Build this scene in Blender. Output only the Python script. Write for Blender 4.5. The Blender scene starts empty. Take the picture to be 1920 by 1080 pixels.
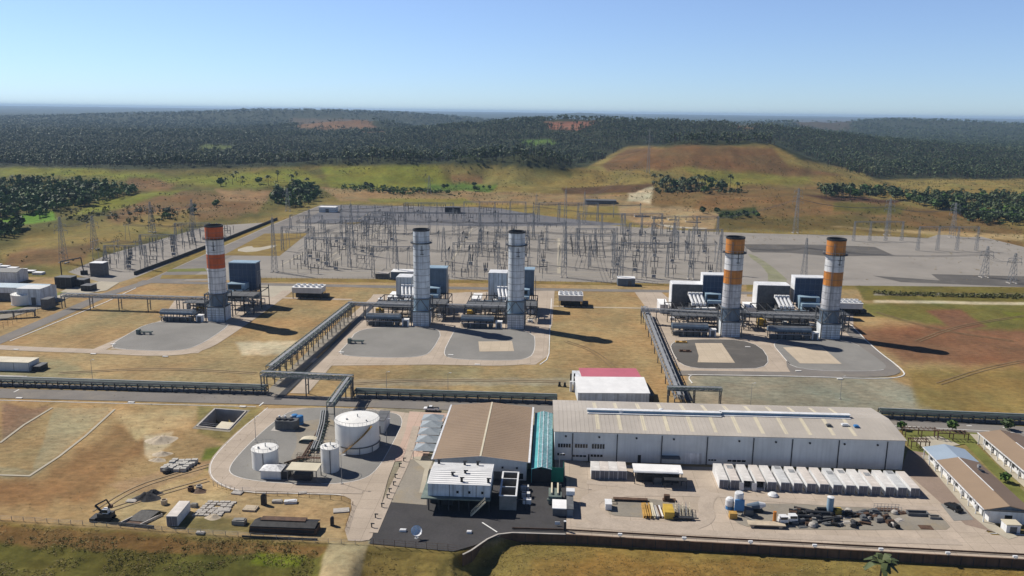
import bpy, math, random
import numpy as np
from mathutils import Vector, Matrix

# ---------------------------------------------------------------- camera, world, sun
S = bpy.context.scene
COL = S.collection
F, HY, ROLL, HC = 1530.0, 209.5, 0.0130, 100.0          # lens in photo pixels, horizon row, roll, camera height
PITCH = math.atan((540 - HY) / F)
FW = np.array([0, math.cos(PITCH), -math.sin(PITCH)])
_u0 = np.array([0, math.sin(PITCH), math.cos(PITCH)]); _r0 = np.array([1.0, 0, 0])
RT = _r0 * math.cos(ROLL) + _u0 * math.sin(ROLL)
UP = _u0 * math.cos(ROLL) - _r0 * math.sin(ROLL)
cd = bpy.data.cameras.new("camera"); cam = bpy.data.objects.new("camera", cd); COL.objects.link(cam)
cam.matrix_world = Matrix(((RT[0], UP[0], -FW[0], 0), (RT[1], UP[1], -FW[1], 0), (RT[2], UP[2], -FW[2], HC), (0, 0, 0, 1)))
cd.sensor_width = 36; cd.lens = 36 * F / 1920; cd.clip_start = 1; cd.clip_end = 120000
S.camera = cam

SUN_DIR = Vector((-39.6, 23.3, 46.0)).normalized()       # towards the sun
W = bpy.data.worlds.new("World"); S.world = W; W.use_nodes = True
nt = W.node_tree; nt.nodes.clear()
sky = nt.nodes.new("ShaderNodeTexSky"); sky.sky_type = 'NISHITA'; sky.sun_disc = False
sky.sun_elevation = math.asin(SUN_DIR.z); sky.sun_rotation = math.atan2(SUN_DIR.x, SUN_DIR.y)
sky.altitude = 1500; sky.air_density = 1.0; sky.dust_density = 0.0; sky.ozone_density = 4.0
bg = nt.nodes.new("ShaderNodeBackground"); bg.inputs[1].default_value = 0.14
wo = nt.nodes.new("ShaderNodeOutputWorld")
wg = nt.nodes.new("ShaderNodeTexCoord"); ws = nt.nodes.new("ShaderNodeSeparateXYZ"); wr = nt.nodes.new("ShaderNodeValToRGB"); wm = nt.nodes.new("ShaderNodeMix")
wr.color_ramp.elements[0].position = 0.0; wr.color_ramp.elements[0].color = (.48, .60, .82, 1); wr.color_ramp.elements[1].position = .35; wr.color_ramp.elements[1].color = (.22, .24, .32, 1)
for _p, _c in ((.07, (.64, .67, .80, 1)), (.15, (.78, .74, .82, 1))): wr.color_ramp.elements.new(_p).color = _c
wm.data_type = 'RGBA'; wm.blend_type = 'MULTIPLY'; wm.inputs[0].default_value = 1                 # the air's own colour by height above the horizon
nt.links.new(wg.outputs["Generated"], ws.inputs[0]); nt.links.new(ws.outputs[2], wr.inputs[0]); nt.links.new(sky.outputs[0], wm.inputs[6]); nt.links.new(wr.outputs[0], wm.inputs[7])
nt.links.new(wm.outputs[2], bg.inputs[0]); nt.links.new(bg.outputs[0], wo.inputs[0])
sd = bpy.data.lights.new("sun", 'SUN'); sd.energy = 5.0; sd.angle = math.radians(0.5); sd.color = (1, 0.94, 0.85)
sun = bpy.data.objects.new("sun", sd); COL.objects.link(sun)
sun.rotation_euler = (-SUN_DIR).to_track_quat('-Z', 'Y').to_euler()
S.view_settings.view_transform = 'Standard'; S.view_settings.look = 'None'
S.view_settings.exposure = 0.2; S.view_settings.gamma = 1.0

# ---------------------------------------------------------------- helpers
rnd = random.Random(7)
def G(x, y, z=0.0):
    "the point on the level z that the photo shows at pixel x, y"
    d = FW * F + RT * (x - 960) - UP * (y - 540)
    t = (z - HC) / d[2]
    return np.array([0, 0, HC]) + d * t
def G2(x, y, z=0.0):
    p = G(x, y, z); return (float(p[0]), float(p[1]))
def PX(x, y, z):
    w = [np.asarray(x, float), np.asarray(y, float), np.asarray(z, float) - HC]
    dot = lambda a: w[0] * a[0] + w[1] * a[1] + w[2] * a[2]
    k = F / np.maximum(dot(FW), 1.0)
    return 960 + dot(RT) * k, 540 - dot(UP) * k
TH = math.radians(-3.2)                                   # the plant grid against the camera
CU, SU = math.cos(TH), math.sin(TH)

class MB:
    "collects shapes and links them as one mesh object"
    def __init__(s): s.v = []; s.f = []
    def face(s, pts):
        n = len(s.v); s.v += [tuple(p) for p in pts]; s.f.append(tuple(range(n, n + len(pts)))); return s
    def box(s, x0, x1, y0, y1, z0, z1):
        n = len(s.v)
        s.v += [(x0, y0, z0), (x1, y0, z0), (x1, y1, z0), (x0, y1, z0), (x0, y0, z1), (x1, y0, z1), (x1, y1, z1), (x0, y1, z1)]
        s.f += [tuple(n + i for i in q) for q in ((0, 3, 2, 1), (4, 5, 6, 7), (0, 1, 5, 4), (1, 2, 6, 5), (2, 3, 7, 6), (3, 0, 4, 7))]
        return s
    def rbox(s, cx, cy, w, d, z0, z1, ang=0.0):
        c, t = math.cos(ang), math.sin(ang); q = []
        for a, b in ((-w / 2, -d / 2), (w / 2, -d / 2), (w / 2, d / 2), (-w / 2, d / 2)):
            q.append((cx + a * c - b * t, cy + a * t + b * c))
        return s.prism(q, z0, z1)
    def bar(s, p, q, w, h=None):
        p = Vector(p); q = Vector(q); h = h or w; d = (q - p)
        if d.length < 1e-6: return s
        d.normalize(); a = d.cross(Vector((0, 0, 1)))
        if a.length < 1e-3: a = Vector((1, 0, 0))
        a.normalize(); b = a.cross(d); n = len(s.v)
        for c in (p, q):
            for i, j in ((-1, -1), (1, -1), (1, 1), (-1, 1)):
                s.v.append(tuple(c + a * (i * w / 2) + b * (j * h / 2)))
        s.f += [tuple(n + i for i in t) for t in ((3, 2, 1, 0), (4, 5, 6, 7), (0, 1, 5, 4), (1, 2, 6, 5), (2, 3, 7, 6), (3, 0, 4, 7))]
        return s
    def cyl(s, p, q, r, n=12, r2=None, caps=True):
        p = Vector(p); q = Vector(q); r2 = r if r2 is None else r2; d = (q - p).normalized()
        a = d.cross(Vector((0, 0, 1)))
        if a.length < 1e-3: a = Vector((1, 0, 0))
        a.normalize(); b = d.cross(a); k = len(s.v)
        for c, rr in ((p, r), (q, r2)):
            for i in range(n):
                t = 2 * math.pi * i / n; s.v.append(tuple(c + a * (rr * math.cos(t)) + b * (rr * math.sin(t))))
        for i in range(n):
            j = (i + 1) % n; s.f.append((k + i, k + j, k + n + j, k + n + i))
        if caps: s.f.append(tuple(k + n - 1 - i for i in range(n))); s.f.append(tuple(k + n + i for i in range(n)))
        return s
    def lathe(s, prof, n=32, cx=0, cy=0, cap=True):
        k = len(s.v)
        for r, z in prof:
            for i in range(n):
                t = 2 * math.pi * i / n; s.v.append((cx + r * math.cos(t), cy + r * math.sin(t), z))
        for m in range(len(prof) - 1):
            for i in range(n):
                j = (i + 1) % n; s.f.append((k + m * n + i, k + m * n + j, k + m * n + n + j, k + m * n + n + i))
        if cap: s.f.append(tuple(k + (len(prof) - 1) * n + i for i in range(n)))
        return s
    def prism(s, pts, z0, z1):
        n = len(pts); k = len(s.v)
        a = sum(pts[i][0] * pts[(i + 1) % n][1] - pts[(i + 1) % n][0] * pts[i][1] for i in range(n))
        if a < 0: pts = pts[::-1]
        s.v += [(x, y, z0) for x, y in pts] + [(x, y, z1) for x, y in pts]
        s.f.append(tuple(k + n - 1 - i for i in range(n))); s.f.append(tuple(k + n + i for i in range(n)))
        for i in range(n):
            j = (i + 1) % n; s.f.append((k + i, k + j, k + n + j, k + n + i))
        return s
    def gable(s, x0, x1, y0, y1, ze, zr, axis='x', t=0.18, over=0.4):
        "a two-slope roof slab, ridge along axis"
        if axis == 'x':
            ym = (y0 + y1) / 2; y0 -= over; y1 += over; x0 -= over; x1 += over
            prof = [(y0, ze), (ym, zr), (y1, ze), (y1, ze + t), (ym, zr + t), (y0, ze + t)]
            A = [(x0, y, z) for y, z in prof]; B = [(x1, y, z) for y, z in prof]
        else:
            xm = (x0 + x1) / 2; y0 -= over; y1 += over; x0 -= over; x1 += over
            prof = [(x0, ze), (xm, zr), (x1, ze), (x1, ze + t), (xm, zr + t), (x0, ze + t)]
            A = [(x, y0, z) for x, z in prof]; B = [(x, y1, z) for x, z in prof]
        k = len(s.v); s.v += A + B; n = 6
        for i in range(n):
            j = (i + 1) % n; s.f.append((k + i, k + j, k + n + j, k + n + i))
        for o in (0, n):
            s.f.append((k + o, k + o + 1, k + o + 4, k + o + 5)); s.f.append((k + o + 1, k + o + 2, k + o + 3, k + o + 4))
        return s
    def build(s, name, mat, parent=None, loc=None, rz=None, smooth=False):
        me = bpy.data.meshes.new(name); me.from_pydata(s.v, [], s.f); me.validate(); me.update()
        me.materials.append(mat)
        if smooth: me.polygons.foreach_set("use_smooth", [True] * len(me.polygons))
        o = bpy.data.objects.new(name, me); COL.objects.link(o)
        if parent: o.parent = parent
        if loc is not None: o.location = loc
        if rz is not None: o.rotation_euler = (0, 0, rz)
        return o

def tag(o, label, cat, group=None, kind=None):
    if label: o["label"] = label
    if cat: o["category"] = cat
    if group: o["group"] = group
    if kind: o["kind"] = kind
    return o
def struct(o): o["kind"] = "structure"; return o
def thing(name, label, cat, loc=(0, 0, 0), rz=0.0, group=None):
    o = bpy.data.objects.new(name, None); COL.objects.link(o)
    o.empty_display_size = 0.5
    o.location = (loc[0], loc[1], loc[2] if len(loc) > 2 else 0.0); o.rotation_euler = (0, 0, rz)
    return tag(o, label, cat, group)
def clone(o, loc=None, rz=None, label=None, parent=None, scale=None):
    c = o.copy(); COL.objects.link(c)
    if parent: c.parent = parent
    if loc is not None: c.location = (loc[0], loc[1], loc[2] if len(loc) > 2 else 0.0)
    if rz is not None: c.rotation_euler = (0, 0, rz)
    if scale is not None: c.scale = scale
    if label: c["label"] = label
    for ch in list(o.children): clone(ch, parent=c)
    return c

# ---------------------------------------------------------------- materials
def mat(name, col, rough=0.7, var=0.15, scale=0.5, metal=0.0, col2=None, bump=0.0, streak=0.0, spec=0.3, fine=0.0):
    m = bpy.data.materials.new(name); m.use_nodes = True; n = m.node_tree; b = n.nodes["Principled BSDF"]
    b.inputs["Roughness"].default_value = rough; b.inputs["Metallic"].default_value = metal
    b.inputs["Specular IOR Level"].default_value = spec
    tc = n.nodes.new("ShaderNodeTexCoord")
    nz = n.nodes.new("ShaderNodeTexNoise"); nz.inputs["Scale"].default_value = scale; nz.inputs["Detail"].default_value = 6; nz.inputs["Roughness"].default_value = 0.62
    n.links.new(tc.outputs["Object"], nz.inputs["Vector"])
    rp = n.nodes.new("ShaderNodeValToRGB"); rp.color_ramp.elements[0].position = 0.32; rp.color_ramp.elements[1].position = 0.68
    c2 = col2 or [c * (1 - 2 * var) for c in col]
    rp.color_ramp.elements[0].color = (*c2, 1); rp.color_ramp.elements[1].color = (*[min(1, c * (1 + var * 0.4)) for c in col], 1)
    n.links.new(nz.outputs["Fac"], rp.inputs[0]); out = rp.outputs[0]
    if fine:
        n3 = n.nodes.new("ShaderNodeTexNoise"); n3.inputs["Scale"].default_value = 2.2; n3.inputs["Detail"].default_value = 3
        n.links.new(tc.outputs["Object"], n3.inputs["Vector"])
        r3 = n.nodes.new("ShaderNodeMapRange"); r3.inputs[1].default_value = 0.3; r3.inputs[2].default_value = 0.7
        r3.inputs[3].default_value = 1 - fine; r3.inputs[4].default_value = 1 + fine
        n.links.new(n3.outputs["Fac"], r3.inputs[0])
        mx = n.nodes.new("ShaderNodeMix"); mx.data_type = 'RGBA'; mx.blend_type = 'MULTIPLY'; mx.inputs[0].default_value = 1
        n.links.new(out, mx.inputs[6]); n.links.new(r3.outputs[0], mx.inputs[7]); out = mx.outputs[2]
    if streak:
        mp = n.nodes.new("ShaderNodeMapping"); mp.inputs["Scale"].default_value = (1.3, 1.3, 0.06)
        n.links.new(tc.outputs["Object"], mp.inputs[0])
        n2 = n.nodes.new("ShaderNodeTexNoise"); n2.inputs["Scale"].default_value = 1.0; n2.inputs["Detail"].default_value = 5
        n.links.new(mp.outputs[0], n2.inputs["Vector"])
        r2 = n.nodes.new("ShaderNodeMapRange"); r2.inputs[1].default_value = 0.42; r2.inputs[2].default_value = 0.75; r2.inputs[3].default_value = 1; r2.inputs[4].default_value = 1 - streak
        n.links.new(n2.outputs["Fac"], r2.inputs[0])
        mx = n.nodes.new("ShaderNodeMix"); mx.data_type = 'RGBA'; mx.blend_type = 'MULTIPLY'; mx.inputs[0].default_value = 1
        n.links.new(out, mx.inputs[6]); n.links.new(r2.outputs[0], mx.inputs[7]); out = mx.outputs[2]
    n.links.new(out, b.inputs["Base Color"])
    if bump:
        bp = n.nodes.new("ShaderNodeBump"); bp.inputs["Strength"].default_value = bump; bp.inputs["Distance"].default_value = 0.3
        n.links.new(nz.outputs["Fac"], bp.inputs["Height"]); n.links.new(bp.outputs[0], b.inputs["Normal"])
    return m
M = dict(
    white=mat("white_paint", (.74, .75, .76), .5, .1, .25, streak=.18),
    roofwhite=mat("white_roof", (.80, .80, .79), .5, .06, .3),
    wall=mat("pale_wall", (.65, .67, .67), .6, .08, .12, streak=.12),
    roofgrey=mat("weathered_roof", (.45, .41, .36), .6, .1, .06, streak=0),
    roofsky=mat("skylight_sheet", (.62, .56, .42), .5, .08, .2),
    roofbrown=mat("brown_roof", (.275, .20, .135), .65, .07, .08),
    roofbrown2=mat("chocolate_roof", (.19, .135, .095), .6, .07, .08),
    roofblue=mat("blue_grey_roof", (.30, .37, .45), .45, .06, .1),
    pink=mat("faded_red_roof", (.48, .13, .17), .6, .08, .1),
    tank=mat("tank_paint", (.80, .79, .75), .45, .05, .2, streak=.1),
    stackw=mat("chimney_white", (.80, .80, .80), .55, .14, .25, streak=.5),
    stackw2=mat("chimney_bluish", (.72, .77, .81), .55, .14, .25, streak=.45),
    stackdirty=mat("chimney_stained", (.60, .60, .62), .6, .2, .35, streak=.4),
    orange=mat("chimney_orange", (.60, .12, .03), .55, .12, .3, streak=.3),
    amber=mat("chimney_amber", (.62, .24, .05), .55, .14, .3, streak=.35),
    blue=mat("navy_panel", (.04, .07, .13), .5, .1, .3),
    bluegrey=mat("blue_grey_steel", (.13, .18, .24), .5, .12, .3, streak=.2),
    bluelt=mat("light_blue_steel", (.27, .38, .47), .5, .1, .3),
    galv=mat('pale_galvanised_steel', (.31, .315, .32), .5, .15, .8),
    steel=mat("galvanised_steel", (.30, .31, .32), .5, .15, .8),
    steelgreen=mat("green_grey_steel", (.15, .19, .17), .6, .18, .5),
    dark=mat("dark_steel", (.035, .037, .042), .6, .2, .6),
    mid=mat("mid_grey_steel", (.13, .135, .14), .6, .2, .6),
    black=mat("black_rubber", (.012, .012, .013), .7, .1, 1),
    glass=mat("dark_glass", (.02, .025, .03), .15, .1, .5, spec=.5),
    concrete=mat("concrete", (.44, .41, .37), .85, .12, .35, fine=.05),
    conc_dark=mat("grey_concrete", (.25, .24, .22), .85, .15, .4, fine=.06),
    kerb=mat("kerb_white", (.72, .71, .68), .8, .12, .4),
    paint=mat("road_marking", (.75, .75, .72), .7, .12, .8),
    yellow=mat("yellow_paint", (.55, .37, .06), .5, .15, .5),
    beam=mat("rusty_yellow_steel", (.50, .30, .08), .6, .2, .5),
    rust=mat("rusty_brown_steel", (.12, .07, .045), .75, .25, .6),
    teal=mat("teal_sheet", (.10, .40, .43), .45, .15, .2, streak=.2),
    green=mat("green_net", (.01, .20, .13), .7, .15, .4),
    bluepl=mat("blue_plastic", (.06, .22, .48), .4, .08, .5),
    tarp=mat("black_tarpaulin", (.022, .022, .024), .6, .3, .6, bump=.4),
    greytarp=mat("grey_canopy", (.30, .34, .37), .6, .12, .5),
    block=mat("stone_blocks", (.50, .48, .44), .9, .2, .8, bump=.4),
    sand=mat("pale_sand", (.50, .42, .31), .95, .12, .4, bump=.3, fine=.08),
    coal=mat("dark_gravel_heap", (.05, .05, .055), .95, .3, .8, bump=.6, fine=.2),
    brownwall=mat("brown_wall", (.12, .075, .05), .85, .2, .3, streak=.3),
    bark=mat("bark", (.13, .10, .075), .9, .2, .5),
)
def leafmat(name, a, b):
    m = bpy.data.materials.new(name); m.use_nodes = True; n = m.node_tree; bs = n.nodes["Principled BSDF"]
    bs.inputs["Roughness"].default_value = 0.65; bs.inputs["Specular IOR Level"].default_value = 0.25
    tc = n.nodes.new("ShaderNodeNewGeometry"); nz = n.nodes.new("ShaderNodeTexNoise"); nz.inputs["Scale"].default_value = 0.22; nz.inputs["Detail"].default_value = 5
    n.links.new(tc.outputs["Position"], nz.inputs["Vector"])
    rp = n.nodes.new("ShaderNodeValToRGB"); rp.color_ramp.elements[0].position = 0.35; rp.color_ramp.elements[1].position = 0.65
    rp.color_ramp.elements[0].color = (*a, 1); rp.color_ramp.elements[1].color = (*b, 1)
    n.links.new(nz.outputs["Fac"], rp.inputs[0]); n.links.new(rp.outputs[0], bs.inputs["Base Color"])
    return m
M['leafpale'] = leafmat('pale_fronds', (.035, .052, .020), (.16, .18, .085))  # paler foliage: the shine on sunlit fronds is put into its colour
M['leaf'] = leafmat("forest_foliage", (.016, .036, .010), (.085, .120, .042))
M['leafdry'] = leafmat("palm_foliage", (.036, .056, .020), (.085, .105, .040))
M['leafgreen'] = leafmat("green_foliage", (.026, .066, .012), (.10, .17, .034))
# ---------------------------------------------------------------- terrain
def vnoise(x, y, seed=0):
    xi = np.floor(x).astype(np.int64); yi = np.floor(y).astype(np.int64); fx = x - xi; fy = y - yi
    def h(a, b):
        n = (a * 374761393 + b * 668265263 + seed * 1442695041) & 0x7fffffff
        n = ((n ^ (n >> 13)) * 1274126177) & 0x7fffffff
        return ((n ^ (n >> 16)) & 0xffff) / 65535.0
    u = fx * fx * (3 - 2 * fx); v = fy * fy * (3 - 2 * fy)
    return (h(xi, yi) * (1 - u) + h(xi + 1, yi) * u) * (1 - v) + (h(xi, yi + 1) * (1 - u) + h(xi + 1, yi + 1) * u) * v
def fbm(x, y, oct=4, seed=0):
    s = 0.0; a = 0.5; t = 0.0
    for i in range(oct):
        s = s + a * vnoise(x * 2 ** i, y * 2 ** i, seed + i * 17); t += a; a *= 0.5
    return s / t
def sstep(a, b, x):
    t = np.clip((x - a) / (b - a), 0, 1); return t * t * (3 - 2 * t)
HILLS = [  # photo column, distance, half widths, height
    (1330, 1390, 150, 150, 42), (1225, 1330, 110, 110, 13), (1480, 1340, 110, 120, 13), (1390, 1370, 50, 60, 6), (1290, 1360, 40, 50, 4), (940, 1230, 75, 60, 24), (865, 1190, 36, 34, 13), (1010, 1180, 44, 38, 14), (770, 1230, 60, 50, 12), (690, 1260, 70, 50, 10), (560, 1250, 80, 50, 9),
    (1310, 1010, 130, 130, 9), (1480, 950, 150, 110, 5), (700, 1250, 300, 90, 9), (350, 1300, 260, 80, 8), (1130, 1230, 90, 110, 10),
    (430, 5600, 1100, 800, 58), (720, 5900, 900, 700, 52), (1200, 2450, 500, 520, 62), (960, 2900, 420, 500, 30), (1560, 2300, 380, 420, 16), (640, 3300, 180, 200, 40), (540, 3500, 260, 250, 18), (730, 3400, 160, 200, 24),
    (1980, 5200, 1500, 800, 52), (1650, 5600, 500, 600, 44), (1450, 5000, 450, 450, 40), (150, 3600, 700, 500, 8), (450, 2700, 700, 350, 16), (1090, 14500, 480, 800, 75),
]
BND = [G2(-400, 958), G2(0, 975), G2(330, 998), G2(690, 1022), G2(850, 1036), G2(890, 1022), G2(950, 1000), G2(1400, 1022), G2(1920, 1050), G2(2300, 1070)]
PIT = [G2(371, 800), G2(404, 768), G2(460, 772), G2(428, 806)]
def inpoly(px, py, poly):
    ins = np.zeros(px.shape, bool); n = len(poly)
    for i in range(n):
        x1, y1 = poly[i]; x2, y2 = poly[(i + 1) % n]
        if y1 == y2: continue
        c = ((y1 > py) != (y2 > py)) & (px < (x2 - x1) * (py - y1) / (y2 - y1) + x1); ins ^= c
    return ins
def pdist(px, py, poly):
    d = np.full(px.shape, 1e9); n = len(poly)
    for i in range(n):
        x1, y1 = poly[i]; x2, y2 = poly[(i + 1) % n]; dx, dy = x2 - x1, y2 - y1; L = dx * dx + dy * dy + 1e-9
        t = np.clip(((px - x1) * dx + (py - y1) * dy) / L, 0, 1)
        d = np.minimum(d, np.hypot(px - x1 - t * dx, py - y1 - t * dy))
    return np.where(inpoly(px, py, poly), d, -d)
PLANT = [G2(-900, 1075), G2(-900, 560), G2(0, 560), G2(120, 500), G2(380, 425), G2(600, 372), G2(1170, 386), G2(1215, 428), G2(1760, 436), G2(1920, 470), G2(2600, 500), G2(2800, 1075)]
def height(x, y):
    x = np.asarray(x, float); y = np.asarray(y, float); z = np.zeros(np.broadcast(x, y).shape)
    for px, D, sx, sy, a in HILLS:
        X = (px - 960) / F * D
        r = np.sqrt(((x - X) / sx) ** 2 + ((y - D) / sy) ** 2)
        z = np.maximum(z, 0) + 0 if False else z + a * np.exp(-(r / 1.1) ** 2.4)
    out = sstep(0, 60, -pdist(x, y, PLANT)) if z.size < 5e6 else 1
    far = sstep(1600, 9000, y)
    z = z + out * (fbm(x / 90, y / 90, 4, 3) - 0.42 + .35 * sstep(820, 1000, y) * (fbm(x / 36, y / 36, 3, 13) - .5)) * (16 + 7 * far) + out * (fbm(x / 700, y / 700, 3, 9) - 0.5) * 34 * far
    z = z + 48 * sstep(9000, 22000, y) + 22 * sstep(20000, 30000, y)
    # the slope in front of the yard
    bx = np.array([b[0] for b in BND]); by = np.array([b[1] for b in BND])
    s = np.interp(x, bx, by) - y
    X = x * 1.0
    right = sstep(-4, 3, X); road = np.exp(-((X + 38.5) / 5.0) ** 4)
    n = fbm(x / 3.5, y / 3.5, 4, 21) - 0.5; n2 = fbm(x / 14, y / 14, 3, 5) - 0.5
    bank = -np.clip(s * 0.42, 0, 4.8) * (1 - right) * (1 - road) - road * np.clip(s * .12, 0, 2) * (1 - right)
    low = -(2.0 * sstep(-1.4, -0.5, s) + np.clip(s * .03, 0, 1.0)) * right
    ditch = -2.2 * np.exp(-((X + 6) / 6.5) ** 2) * sstep(0.5, 3, s) * np.exp(-((s - 4) / 5) ** 2)
    front = sstep(0.3, 2.5, s)
    z = z + bank + low + ditch + front * (n * 1.0 + n2 * 0.9) * (1 - road * .7) * (1 - right * (1 - .8 * sstep(3, 12, s)))
    inside = pdist(x, y, PIT) if z.size > 0 else 0
    z = np.where(inside > -0.45, -5.0, z)
    return z
def hz(x, y): return float(height(np.array([x]), np.array([y]))[0])

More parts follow.
